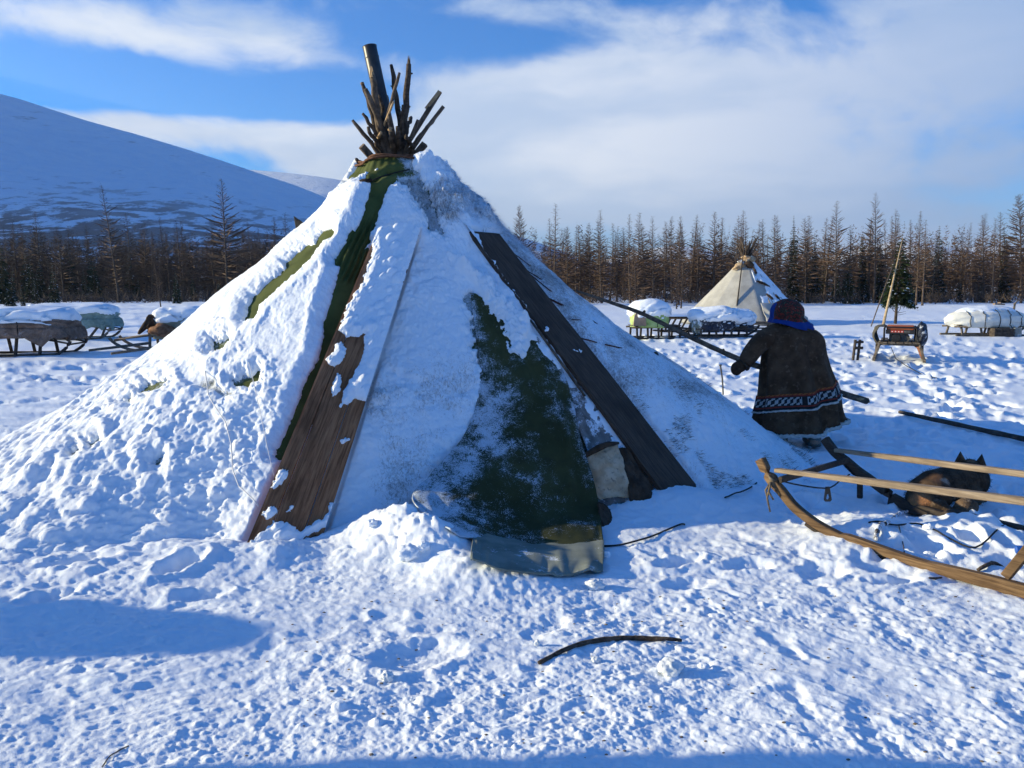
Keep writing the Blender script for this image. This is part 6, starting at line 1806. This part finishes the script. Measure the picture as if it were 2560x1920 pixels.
# the long pole in her hands, pushed against the tent's snow
pts = [np.array(pd(1440, 727, 7.20)), np.array(pd(1520, 754, 7.28)), np.array(pd(1600, 782, 7.36)), np.array(pd(1690, 825, 7.45)), np.array(pd(1780, 868, 7.56)), np.array(pd(1850, 899, 7.67)), np.array(pd(1930, 928, 7.92)), np.array(pd(2010, 953, 8.16)), np.array(pd(2100, 982, 8.30)), np.array(pd(2168, 1003, 8.36))]
pp = catmull(pts, 44); mb = MB().tube(pp, list(np.interp(np.linspace(0, 1, 44), [0, .3, .6, .9, 1], [.012, .022, .028, .036, .036])), 10, wob=.10)
pc = pp[22]; stm = thing('pole', pc, 'long knotty pole held by the woman, its thin end resting on the tent', 'pole')
part('shaft', mb, M['stick'], stm, smooth=True)
for k in (10, 16, 21, 27): part('knot', MB().tube([pp[k], pp[k] + np.array([random.uniform(-.02, .02), -.02, .035])], [.022, .010], 7), M['bark'], stm, smooth=True)
d = pp[-1] - pp[-3]; d /= np.linalg.norm(d)
part('cut_end', MB().tube([pp[-1] - d * .16, pp[-1] - d * .02, pp[-1] + d * .03], [.037, .037, .012], 10, flat=.8), M['cut'], stm, smooth=True)

# ================================================================== THE DOG
dq = on(2370, 1285); DX, DY, DZ = 3.08, 5.42, gz(3.08, 5.42)
dpx = lambda px, py, Y: np.array(pd(px, py, Y))
balls = []
balls += [(dpx(2325, 1232, 5.46), (.125, .17, .105), None), (dpx(2310, 1250, 5.40), (.105, .13, .085), None), (dpx(2300, 1262, 5.36), (.075, .09, .06), None)]          # haunches
balls += along(dpx(2335, 1218, 5.52), dpx(2420, 1200, 5.72), .115, .118, 6)                                                        # back
balls += [(dpx(2405, 1235, 5.62), (.12, .15, .10), None), (dpx(2425, 1200, 5.72), (.115, .13, .12), None)]                               # chest and shoulders
balls += along(dpx(2424, 1190, 5.74), dpx(2428, 1172, 5.79), .070, .058, 4)                                                          # neck
balls += [(dpx(2427, 1164, 5.82), (.055, .062, .046), None), (dpx(2427, 1166, 5.90), (.030, .055, .027), None), (dpx(2427, 1168, 5.97), (.018, .022, .016), None)]   # head and muzzle, turned away
balls += along(dpx(2440, 1262, 5.58), dpx(2486, 1268, 5.70), .050, .034, 5)                                                           # foreleg stretched out
balls += along(dpx(2415, 1275, 5.50), dpx(2455, 1282, 5.52), .046, .030, 5)
balls += along(dpx(2320, 1272, 5.34), dpx(2380, 1284, 5.30), .045, .032, 5)                                                           # hind foot
dme = meta_body('dog', balls, .022)


def mat_dog():
    m, g, b = mat_base('dog_fur', .9, .15); co = g.coord('Object'); X, Y, Z = g.sep(co)
    n = g.noise(co, 9, 5, .65); f = g.noise(g.vmath('MULTIPLY', co, (1, 1, .5)), 70, 3, .6)
    def blob(c, r):
        dd = g.vmath('SUBTRACT', co, tuple(c)); n_ = g.n.new('ShaderNodeVectorMath'); n_.operation = 'LENGTH'; g.l.new(dd, n_.inputs[0])
        return g.ss(g.math('ADD', n_.outputs['Value'], g.math('MULTIPLY_ADD', n, .10, -.05)), r, r * .45)
    O = np.array([DX, DY, DZ])
    col = g.mix(g.ss(n, .35, .65), (.034, .022, .014), (.100, .062, .038))
    for c, r, cc in ((dpx(2295, 1262, 5.30) - O, .13, (.36, .17, .075)), (dpx(2345, 1205, 5.42) - O, .08, (.15, .080, .045)), (dpx(2400, 1190, 5.62) - O, .09, (.19, .105, .055)), (dpx(2358, 1206, 5.42) - O, .045, (.36, .31, .25)), (dpx(2375, 1256, 5.44) - O, .09, (.34, .31, .28)), (dpx(2440, 1265, 5.55) - O, .12, (.26, .17, .105)), (dpx(2428, 1138, 5.77) - O, .085, (.32, .16, .075))):
        col = g.mix(blob(c, r), col, cc)
    col = g.mix(g.math('MULTIPLY', g.ss(f, .45, .65), .35), col, (.11, .085, .065))
    g.l.new(col, b.inputs['Base Color']); g.l.new(g.bump(f, .7, .010), b.inputs['Normal']); return m


M['dog'] = mat_dog(); dme.materials.append(M['dog']); dme.transform(Matrix.Translation(-Vector((DX, DY, DZ)))); dme.polygons.foreach_set('use_smooth', np.ones(len(dme.polygons), bool))
dog = put('dog', dme, None, (DX, DY, DZ)); tag(dog, 'dark brown and tan dog lying behind the sled rails, its back to the camera', 'dog')
for (tx, ty, bx0, bx1, by) in ((2401, 1128, 2383, 2420, 1160), (2455, 1134, 2430, 2467, 1166)):
    t = dpx(tx, ty, 5.80); a, b_ = dpx(bx0, by, 5.79), dpx(bx1, by, 5.79); c = (a + b_) / 2 + [0, .035, -.01]
    ear = MB().add([a, b_, t, c + [0, .01, 0], (a + b_) / 2 + [0, -.016, .004], (t * .6 + (a + b_) * .2) + [0, -.010, 0]], [(0, 4, 5), (0, 5, 2), (4, 1, 5), (5, 1, 2), (1, 3, 2), (3, 0, 2), (0, 3, 4), (3, 1, 4)])
    part('ear', ear, M['dog'], dog, smooth=True)
tl = catmull([dpx(2322, 1278, 5.30), dpx(2355, 1290, 5.24), dpx(2388, 1296, 5.20), dpx(2418, 1288, 5.22), dpx(2432, 1278, 5.26)], 16)
for q in tl: q[2] = max(q[2], gz(q[0], q[1]) + .035)
part('tail', MB().tube(tl, [.035, .042, .048, .052, .056, .06, .063, .066, .066, .066, .064, .062, .058, .05, .038, .018], 14, wob=.12), mat_mottled('tail_fur', (.030, .021, .016), (.16, .105, .065), 9, .95, .8, 60, .012, c3=(.26, .20, .14)), dog, smooth=True)
# guard hairs
co_ = np.zeros(len(dme.vertices) * 3); dme.vertices.foreach_get('co', co_); co_ = co_.reshape(-1, 3); no_ = np.zeros(len(dme.vertices) * 3); dme.vertices.foreach_get('normal', no_); no_ = no_.reshape(-1, 3)
r_ = np.random.RandomState(8); cnt = 6000; pick = r_.randint(0, len(co_), cnt); b = co_[pick] + r_.normal(0, .006, (cnt, 3)); n_ = no_[pick]; d = n_ * .55 + np.array([-.55, -.35, -.25]) + r_.normal(0, .3, (cnt, 3)); d /= np.linalg.norm(d, axis=1, keepdims=True); s = np.cross(d, n_); s /= np.linalg.norm(s, axis=1, keepdims=True) + 1e-9
L = r_.uniform(.014, .032, (cnt, 1)); v = np.concatenate([b - s * .0013 - n_ * .003, b + s * .0013 - n_ * .003, b + d * L]); k = np.arange(cnt)
o = put('guard_hair', raw_mesh('guard_hair', v, np.stack([k, k + cnt, k + 2 * cnt], -1), M['dog'], False), dog); o['kind'] = 'stuff'

# ================================================================== THE WOODS
M['larch_twig'] = mat_mottled('larch_twigs', (.058, .037, .026), (.118, .075, .052), .5, .9, 0, 60, .001, c3=(.050, .038, .030))
M['larch_bark'] = mat_mottled('larch_bark', (.055, .040, .031), (.13, .098, .078), 3, .9, .5, 12, .02)


def larch_mesh(seed, H=10.0, crown=1.55, nb=150, twigs=11, bare=.10, dens=1.0):
    r_ = random.Random(seed); tr = MB(); lean = Vector((r_.uniform(-.03, .03), r_.uniform(-.03, .03), 0)) * H
    bend = Vector((r_.uniform(-.12, .12), r_.uniform(-.12, .12), 0))
    ax = lambda t: lean * t + bend * math.sin(t * math.pi) + Vector((0, 0, H * t))
    tr.tube([ax(t) - Vector((0, 0, .15 if t == 0 else 0)) for t in (0, .04, .2, .45, .7, .88, 1)], [.15, .125, .105, .078, .046, .020, .005], 7, wob=.06)
    vs, fs = [], []
    def tri(a, b, c): o = len(vs); vs.extend((a, b, c)); fs.append((o, o + 1, o + 2))
    for k in range(nb):
        t = bare + (1 - bare) * ((k + r_.random()) / nb) ** .92
        a = k * 2.39996 + r_.uniform(-.5, .5)
        prof = min(1.0, (1 - t) * 1.75 + .03) ** .85 * min(1, .55 + t * 1.6)
        L = crown * prof * r_.uniform(.35, 1.2) + .08
        if r_.random() < .10: L *= 1.35
        p = ax(t); el = -.22 + .75 * t + r_.uniform(-.18, .18)
        d = Vector((math.cos(a) * math.cos(el), math.sin(a) * math.cos(el), math.sin(el)))
        q1 = p + d * L * .55 + Vector((0, 0, -.03 * L)); q2 = p + d * L + Vector((0, 0, .10 * L))
        side = d.cross(Vector((0, 0, 1))).normalized(); up = side.cross(d); w = .012 + .007 * L
        tri(p - side * w, p + side * w, q1); tri(p - up * w, p + up * w, q1); tri(q1 - side * w * .6, q1 + side * w * .6, q2); tri(p - side * w * .8, q1 + up * w * .7, q2)
        for j in range(int(1.3 * twigs * dens * (.4 + .6 * L / crown) * (1.0 if t < .5 else .38))):
            s = r_.uniform(.15, 1.0); b = p.lerp(q1, s / .55) if s < .55 else q1.lerp(q2, (s - .55) / .45)
            dd = (d * r_.uniform(.1, .8) + side * r_.uniform(-1, 1) + Vector((0, 0, r_.uniform(-.55, .35)))).normalized(); l = r_.uniform(.12, .42) * (.5 + .5 * L)
            ww = r_.uniform(.010, .022); sd_ = dd.cross(d)
            if sd_.length < 1e-3: continue
            sd_.normalize(); tri(b - sd_ * ww, b + sd_ * ww, b + dd * l)
    cr = MB().add(vs, fs); return tr, cr


protos = {}
def proto(kind, key, trunk, crown, tm, cm, snow=None):
    ms = [('trunk', raw_mesh('trunk', trunk.v, trunk.f, tm, True)), ('crown', raw_mesh('crown', crown.v, crown.f, cm, False))]
    if snow is not None: ms.append(('snow', raw_mesh('snow', snow.v, snow.f, M['snow'], True)))
    protos[key] = (kind, ms)


for k in range(9):
    tr, cr = larch_mesh(300 + k, 10, (1.05, 1.3, 1.6, 1.2, 1.75, 1.1, 1.4, .95, 1.5)[k], (130, 150, 170, 150, 190, 130, 160, 120, 170)[k], 12, (.12, .05, .08, .16, .05, .2, .1, .22, .06)[k])
    proto('larch', ('L', k), tr, cr, M['larch_bark'], M['larch_twig'])
tr, cr = larch_mesh(390, 10, 2.1, 230, 22, .10, 1.2); proto('larch', ('B', 0), tr, cr, M['larch_bark'], M['larch_twig'])
tr, cr = larch_mesh(391, 10, 2.0, 130, 7, .30, .8); proto('larch', ('B', 1), tr, cr, M['larch_bark'], M['larch_twig'])
tr, cr = larch_mesh(393, 10, 1.7, 150, 9, .12, .9); proto('larch', ('B', 3), tr, cr, M['larch_bark'], M['larch_twig'])
tr, cr = larch_mesh(394, 10, 2.0, 170, 10, .18, .9); proto('larch', ('B', 4), tr, cr, M['larch_bark'], M['larch_twig'])
tr, cr = larch_mesh(392, 10, 1.9, 120, 6, .34, .8); proto('larch', ('B', 2), tr, cr, M['larch_bark'], M['larch_twig'])
for k in range(3):
    tr, nd, sn = fir_mesh(10, (1.0, .9, 1.2)[k], 400 + k, 40, 12, .03, .75, .05); proto('spruce', ('S', k), tr, nd, M['trunk_bark'], M['needle_dark'], sn)
for k in range(3):
    tr, nd, sn = fir_mesh(10, (2.2, 1.9, 2.5)[k], 410 + k, 24, 12, .02, .9); proto('spruce', ('Y', k), tr, nd, M['trunk_bark'], M['needle_dark'], sn)

tr_rnd = random.Random(77)
def tree(key, x, y, H, label, group=None, tilt=0.0, wide=1.0):
    kind, ms = protos[key]
    r = bpy.data.objects.new(kind, None); COL.objects.link(r); r.empty_display_size = .2
    r.location = (x, y, gz(x, y) - .02); s = H / 10; r.scale = (s * wide, s * wide, s); r.rotation_euler = (0, tilt, tr_rnd.uniform(0, 6.28))  if not tilt else (Matrix.Rotation(tilt, 4, 'Y') @ Matrix.Rotation(tr_rnd.uniform(0, 6.28), 4, 'Z')).to_euler()
    tag(r, label, 'tree', group)
    for nm, me in ms:
        c_ = put(nm, me, r)
        if nm in ('snow', 'crown'): c_['kind'] = 'stuff'
    return r


def tree_px(key, top, base, label, group=None, wide=1.0, Y=None):
    """a tree by its tip and foot in the photograph"""
    if Y is None: q = pg(*base); Y = q[1]
    b = pd(base[0], 715, Y); t = pd(top[0], top[1], Y); z0 = gz(b[0], Y)
    H = t[2] - z0; tilt = math.atan2((t[0] - b[0]), H)
    return tree(key, b[0], Y, H / math.cos(tilt), label, group, tilt if abs(tilt) > .02 else 0.0, wide)


GL, GR, GS = 'bare larches at the wood edge under the mountain', 'bare larches at the wood edge beyond the pale tent', 'dark spruces at the wood edge'
# --- left wood edge
tree_px(('B', 3), (258, 461), (295, 759), 'tall leaning larch above the left sleds, its top against the mountain', GL, .8)
tree_px(('L', 2), (315, 532), (334, 752), 'larch just right of the tall leaning one, a third shorter', GL)
tree_px(('B', 4), (546, 448), (568, 757), 'tallest bushy larch of the left wood, close to the tent slope', GL, .95)
tree_px(('L', 0), (400, 542), (420, 752), 'slim larch halfway between the two tallest larches of the left wood', GL)
tree_px(('L', 7), (449, 552), (462, 752), 'thin sparse larch left of the tallest bushy one', GL)
tree_px(('L', 5), (380, 637), (400, 777), 'young larch standing forward on the open snow behind the khaki bundle', GL)
tree_px(('L', 4), (360, 556), (366, 753), 'bushy larch behind the young forward one', GL)
tree_px(('L', 3), (673, 543), (684, 752), 'larch showing just over the tent slope, second from the black tarp corner', GL)
tree_px(('L', 1), (716, 533), (722, 752), 'larch showing beside the black tarp corner on the tent slope', GL)
tree_px(('L', 6), (85, 528), (100, 752), 'larch near the left picture edge, above the brown-covered load', GL)
tree_px(('L', 8), (28, 552), (44, 752), 'larch closest to the left picture edge', GL)
tree_px(('L', 5), (603, 570), (612, 752), 'thin larch between the tallest bushy one and the tent', GL)
tree_px(('L', 2), (163, 566), (175, 752), 'larch left of the leaning one with a broken outline', GL)
tree_px(('L', 6), (217, 562), (226, 752), 'shorter larch close by the left side of the leaning one', GL)
for top, base, lab in (((30, 660), (22, 774), 'snow-dusted young spruce second from the left edge'), ((51, 714), (55, 772), 'smallest snow-dusted spruce in the left row'), ((128, 650), (134, 773), 'snow-dusted spruce above the gap of the two left loads'), ((84, 690), (86, 770), 'snow-dusted spruce between two taller ones at the left'),
                       ((166, 622), (183, 752), 'dark broad spruce right of the left spruce row'), ((0, 600), (4, 762), 'tall dark spruce cut by the left picture edge'), ((437, 672), (441, 764), 'single dark spruce under the left larches'), ((545, 690), (548, 757), 'low dark spruce at the foot of the tallest bushy larch'), ((345, 690), (340, 754), 'low spruce between larch trunks in the left wood'), ((206, 668), (212, 756), 'small spruce right of the dark broad one'), ((480, 688), (484, 756), 'low spruce left of the tallest bushy larch')):
    tree_px(('Y', tr_rnd.randint(0, 2)), top, base, lab, GS, .8)
# --- right wood edge
R1 = [((1298, 516), 'B', 0, 'larch nearest the big tent, its crown clear of the wood'), ((1382, 510), 'L', 7, 'tall sparse larch second from the big tent'), ((1418, 566), 'L', 4, 'dense shorter larch third from the big tent'), ((1475, 558), 'L', 2, 'larch fourth from the big tent'), ((1502, 526), 'L', 6, 'tall larch above the start of the woman pole'),
      ((1540, 580), 'L', 5, 'short thin larch right of the one over the pole start'), ((1573, 536), 'L', 0, 'left of the twin larches above the lime load'), ((1594, 533), 'L', 8, 'right of the twin larches above the lime load'), ((1632, 543), 'L', 1, 'tall narrow larch right of the twin larches'), ((1662, 568), 'L', 7, 'thin larch midway to the pale tent'),
      ((1684, 540), 'L', 3, 'left of the paired larches over the empty snowy sled'), ((1700, 540), 'L', 6, 'right of the paired larches over the empty snowy sled'), ((1743, 555), 'L', 0, 'narrow larch left of the broad one by the pale tent'), ((1784, 530), 'L', 4, 'broad tall larch left of the pale tent'), ((1837, 541), 'L', 2, 'larch directly behind the left of the pale tent poles'),
      ((1851, 548), 'L', 5, 'larch directly behind the pale tent poles'), ((1892, 552), 'L', 1, 'larch right of the pale tent poles'), ((1914, 547), 'L', 3, 'larch second right of the pale tent poles'), ((1945, 537), 'L', 8, 'larch left of the tall spire spruce'), ((2016, 546), 'L', 4, 'broad larch right of the tall spire spruce'), ((2127, 563), 'L', 6, 'larch right of the upswept lone tall one'), ((2177, 546), 'L', 0, 'larch close left of the tallest one by the fir'),
      ((2215, 548), 'L', 7, 'thin larch close right of the tallest one by the fir'), ((2236, 524), 'L', 1, 'larch rising over the young fir'), ((2279, 549), 'L', 3, 'short larch right of the young fir'), ((2404, 580), 'L', 5, 'low larch in the dip right of the dark pointed spruce'), ((2464, 538), 'L', 2, 'bushy larch above the white bundle'), ((2485, 546), 'L', 7, 'thin larch right of the bushy one above the white bundle'), ((2510, 530), 'L', 8, 'tall larch behind the right-hand spruce')]
for (top, k1, k2, lab) in R1:
    tree_px((k1, k2), top, (top[0] + tr_rnd.uniform(-3, 4), 757 + tr_rnd.uniform(-2, 4)), lab, GR, (.62 if k1 == 'B' else 1.0))
tree_px(('B', 1), (2089, 503), (2089, 757), 'lone tall larch with upswept branches right of the spire spruce', GR, .82)
tree_px(('B', 2), (2191, 482), (2188, 757), 'tallest larch of the right wood, close left of the young fir', GR, .75)
tree_px(('B', 0), (2553, 488), (2556, 758), 'dense golden larch at the right picture edge', GR, .9)
tree_px(('L', 3), (2300, 527), (2293, 764), 'larch with a bare trunk standing forward right of the young fir', GR)
tree_px(('L', 5), (2316, 550), (2309, 765), 'thin larch beside the forward bare-trunked one', GR)
tree_px(('L', 4), (1588, 617), (1590, 775), 'small full brown larch standing forward behind the lime load', GR)
tree_px(('L', 1), (1693, 634), (1693, 775), 'slender small larch standing forward left of the pale tent', GR)
tree_px(('L', 6), (1704, 600), (1704, 769), 'larch standing just behind the slender forward one', GR)
for top, key, lab in (((1985, 537), ('S', 1), 'tall spire-shaped black spruce right of the pale tent'), ((2039, 580), ('S', 0), 'narrow dark spruce second right of the pale tent'), ((2157, 583), ('S', 2), 'narrow spruce left of the tallest larch'), ((2346, 562), ('S', 2), 'dark pointed spruce standing clear against the sky right of the fir'), ((2513, 560), ('S', 0), 'dark spruce above the right end of the white bundle'), ((2204, 597), ('S', 2), 'spruce behind the young fir'), ((2122, 640), ('Y', 1), 'low dark spruce under the upswept larch'), ((2400, 690), ('Y', 0), 'low snowy spruce in the dip of the right wood'), ((2360, 705), ('Y', 2), 'low snowy spruce under the pointed one'), ((2455, 690), ('Y', 1), 'low spruce above the white bundle'), ((2016, 640), ('S', 1), 'spruce under the broad larch right of the spire'), ((1975, 690), ('Y', 0), 'low snowy spruce at the foot of the spire spruce')):
    tree_px(key, top, (top[0] + 1, 756), lab, GS, 1.0)
for k in range(26):
    Y = tr_rnd.uniform(72, 84); px = tr_rnd.choice((tr_rnd.uniform(1960, 2600), tr_rnd.uniform(1980, 2150), tr_rnd.uniform(-60, 640))); x = (px - 1280) / FPX * Y
    tree((tr_rnd.choice('SYY'), tr_rnd.randint(0, 2)), x, Y, tr_rnd.uniform(2.2, 5.6), 'small dark spruce among the larch trunks at the wood edge', 'small spruces among the larch trunks', 0, tr_rnd.uniform(.7, 1.0))
# --- the trees behind, which nothing tells apart
for k in range(92):
    Y = tr_rnd.uniform(74, 104); px = tr_rnd.uniform(1230, 2640); x = (px - 1280) / FPX * Y
    tree(('L', tr_rnd.randint(0, 8)), x, Y, tr_rnd.uniform(4.2, 9.2), 'bare brown larch in the thick of the right-hand wood', 'larches in the thick of the right wood', tr_rnd.uniform(-.06, .06), tr_rnd.uniform(.7, 1.5))
for k in range(92):
    Y = tr_rnd.uniform(76, 108); px = tr_rnd.uniform(-120, 860); x = (px - 1280) / FPX * Y
    tree(('L', tr_rnd.randint(0, 8)), x, Y, tr_rnd.uniform(4.8, 8.2), 'bare dark larch in the thick of the left-hand wood', 'larches in the thick of the left wood', tr_rnd.uniform(-.06, .06), tr_rnd.uniform(.7, 1.5))
# trees beyond the left edge of the picture, whose shadows streak the field
for k in range(34):
    Y = tr_rnd.uniform(24, 66); x = -.80 * Y - tr_rnd.uniform(4, 46)
    tree((('L', tr_rnd.randint(0, 8)) if tr_rnd.random() < .6 else ('Y', tr_rnd.randint(0, 2))), x, Y, tr_rnd.uniform(5, 10), 'tree outside the picture on the sunny side of the field', 'trees beyond the sunny edge of the field')


def forest_mass(name, x0, x1, Y0, Y1, n, hmin, hmax, seed, mat):
    """the depth of the wood: one mass of thin stems and twigs"""
    r_ = np.random.RandomState(seed); vs, fs = [], []; V, Fc = [], []
    for k in range(n):
        Y = r_.uniform(Y0, Y1); x = r_.uniform(x0, x1) * Y; H = r_.uniform(hmin, hmax); m = 90
        t = r_.rand(m) ** .9 * .97 + .03; a = r_.rand(m) * 6.283; el = -.2 + .7 * t + r_.normal(0, .25, m); L = (1.35 * np.minimum(1, (1 - t) * 1.8 + .05)) * r_.uniform(.4, 1.2, m) * H / 8
        p = np.stack([x + r_.normal(0, .1, m), Y + r_.normal(0, .1, m), t * H], -1); d = np.stack([np.cos(a) * np.cos(el), np.sin(a) * np.cos(el), np.sin(el)], -1)
        s = np.cross(d, r_.normal(0, 1, (m, 3))); s /= np.linalg.norm(s, axis=1, keepdims=True); w = r_.uniform(.03, .075, (m, 1))
        V.append(np.concatenate([p - s * w, p + s * w, p + d * L[:, None]])); b = sum(len(q) for q in V[:-1]) if False else None
    off = 0; F_ = []
    for q in V:
        m = len(q) // 3; k = np.arange(m); F_.append(np.stack([k, k + m, k + 2 * m], -1) + off); off += len(q)
    o = put(name, raw_mesh(name, np.concatenate(V), np.concatenate(F_), mat, False)); tag(o, kind='stuff'); return o


forest_mass('forest', -.03, .76, 92, 140, 1100, 5.0, 9.6, 5, M['larch_twig'])
forest_mass('forest', -.76, -.22, 92, 140, 1000, 5.0, 9.6, 6, M['larch_twig'])
forest_mass('forest', -.20, -.05, 90, 150, 60, 4.5, 7.0, 7, M['larch_twig'])
M['brush'] = mat_mottled('brushwood', (.045, .034, .027), (.10, .075, .060), .5, .9, 0, 60, .001)
# brushwood at the wood's foot
r_ = np.random.RandomState(31); V, F_, off = [], [], 0
for (x0, x1, n) in ((-.75, -.28, 260), (-.05, .74, 300)):
    for k in range(n):
        Y = r_.uniform(68, 84); x = r_.uniform(x0, x1) * Y; m = 26; a = r_.rand(m) * 6.28; el = r_.uniform(.2, 1.4, m); L = r_.uniform(.3, 1.3, m) * r_.uniform(.5, 1.4)
        p = np.stack([x + r_.normal(0, .25, m), Y + r_.normal(0, .25, m), r_.uniform(0, .6, m)], -1); d = np.stack([np.cos(a) * np.cos(el), np.sin(a) * np.cos(el), np.sin(el)], -1)
        s = np.cross(d, r_.normal(0, 1, (m, 3))); s /= np.linalg.norm(s, axis=1, keepdims=True); w = r_.uniform(.016, .04, (m, 1)); q = np.concatenate([p - s * w, p + s * w, p + d * L[:, None]]); kk_ = np.arange(m)
        V.append(q); F_.append(np.stack([kk_, kk_ + m, kk_ + 2 * m], -1) + off); off += len(q)
o = put('undergrowth', raw_mesh('undergrowth', np.concatenate(V), np.concatenate(F_), M['brush'], False)); tag(o, kind='stuff')
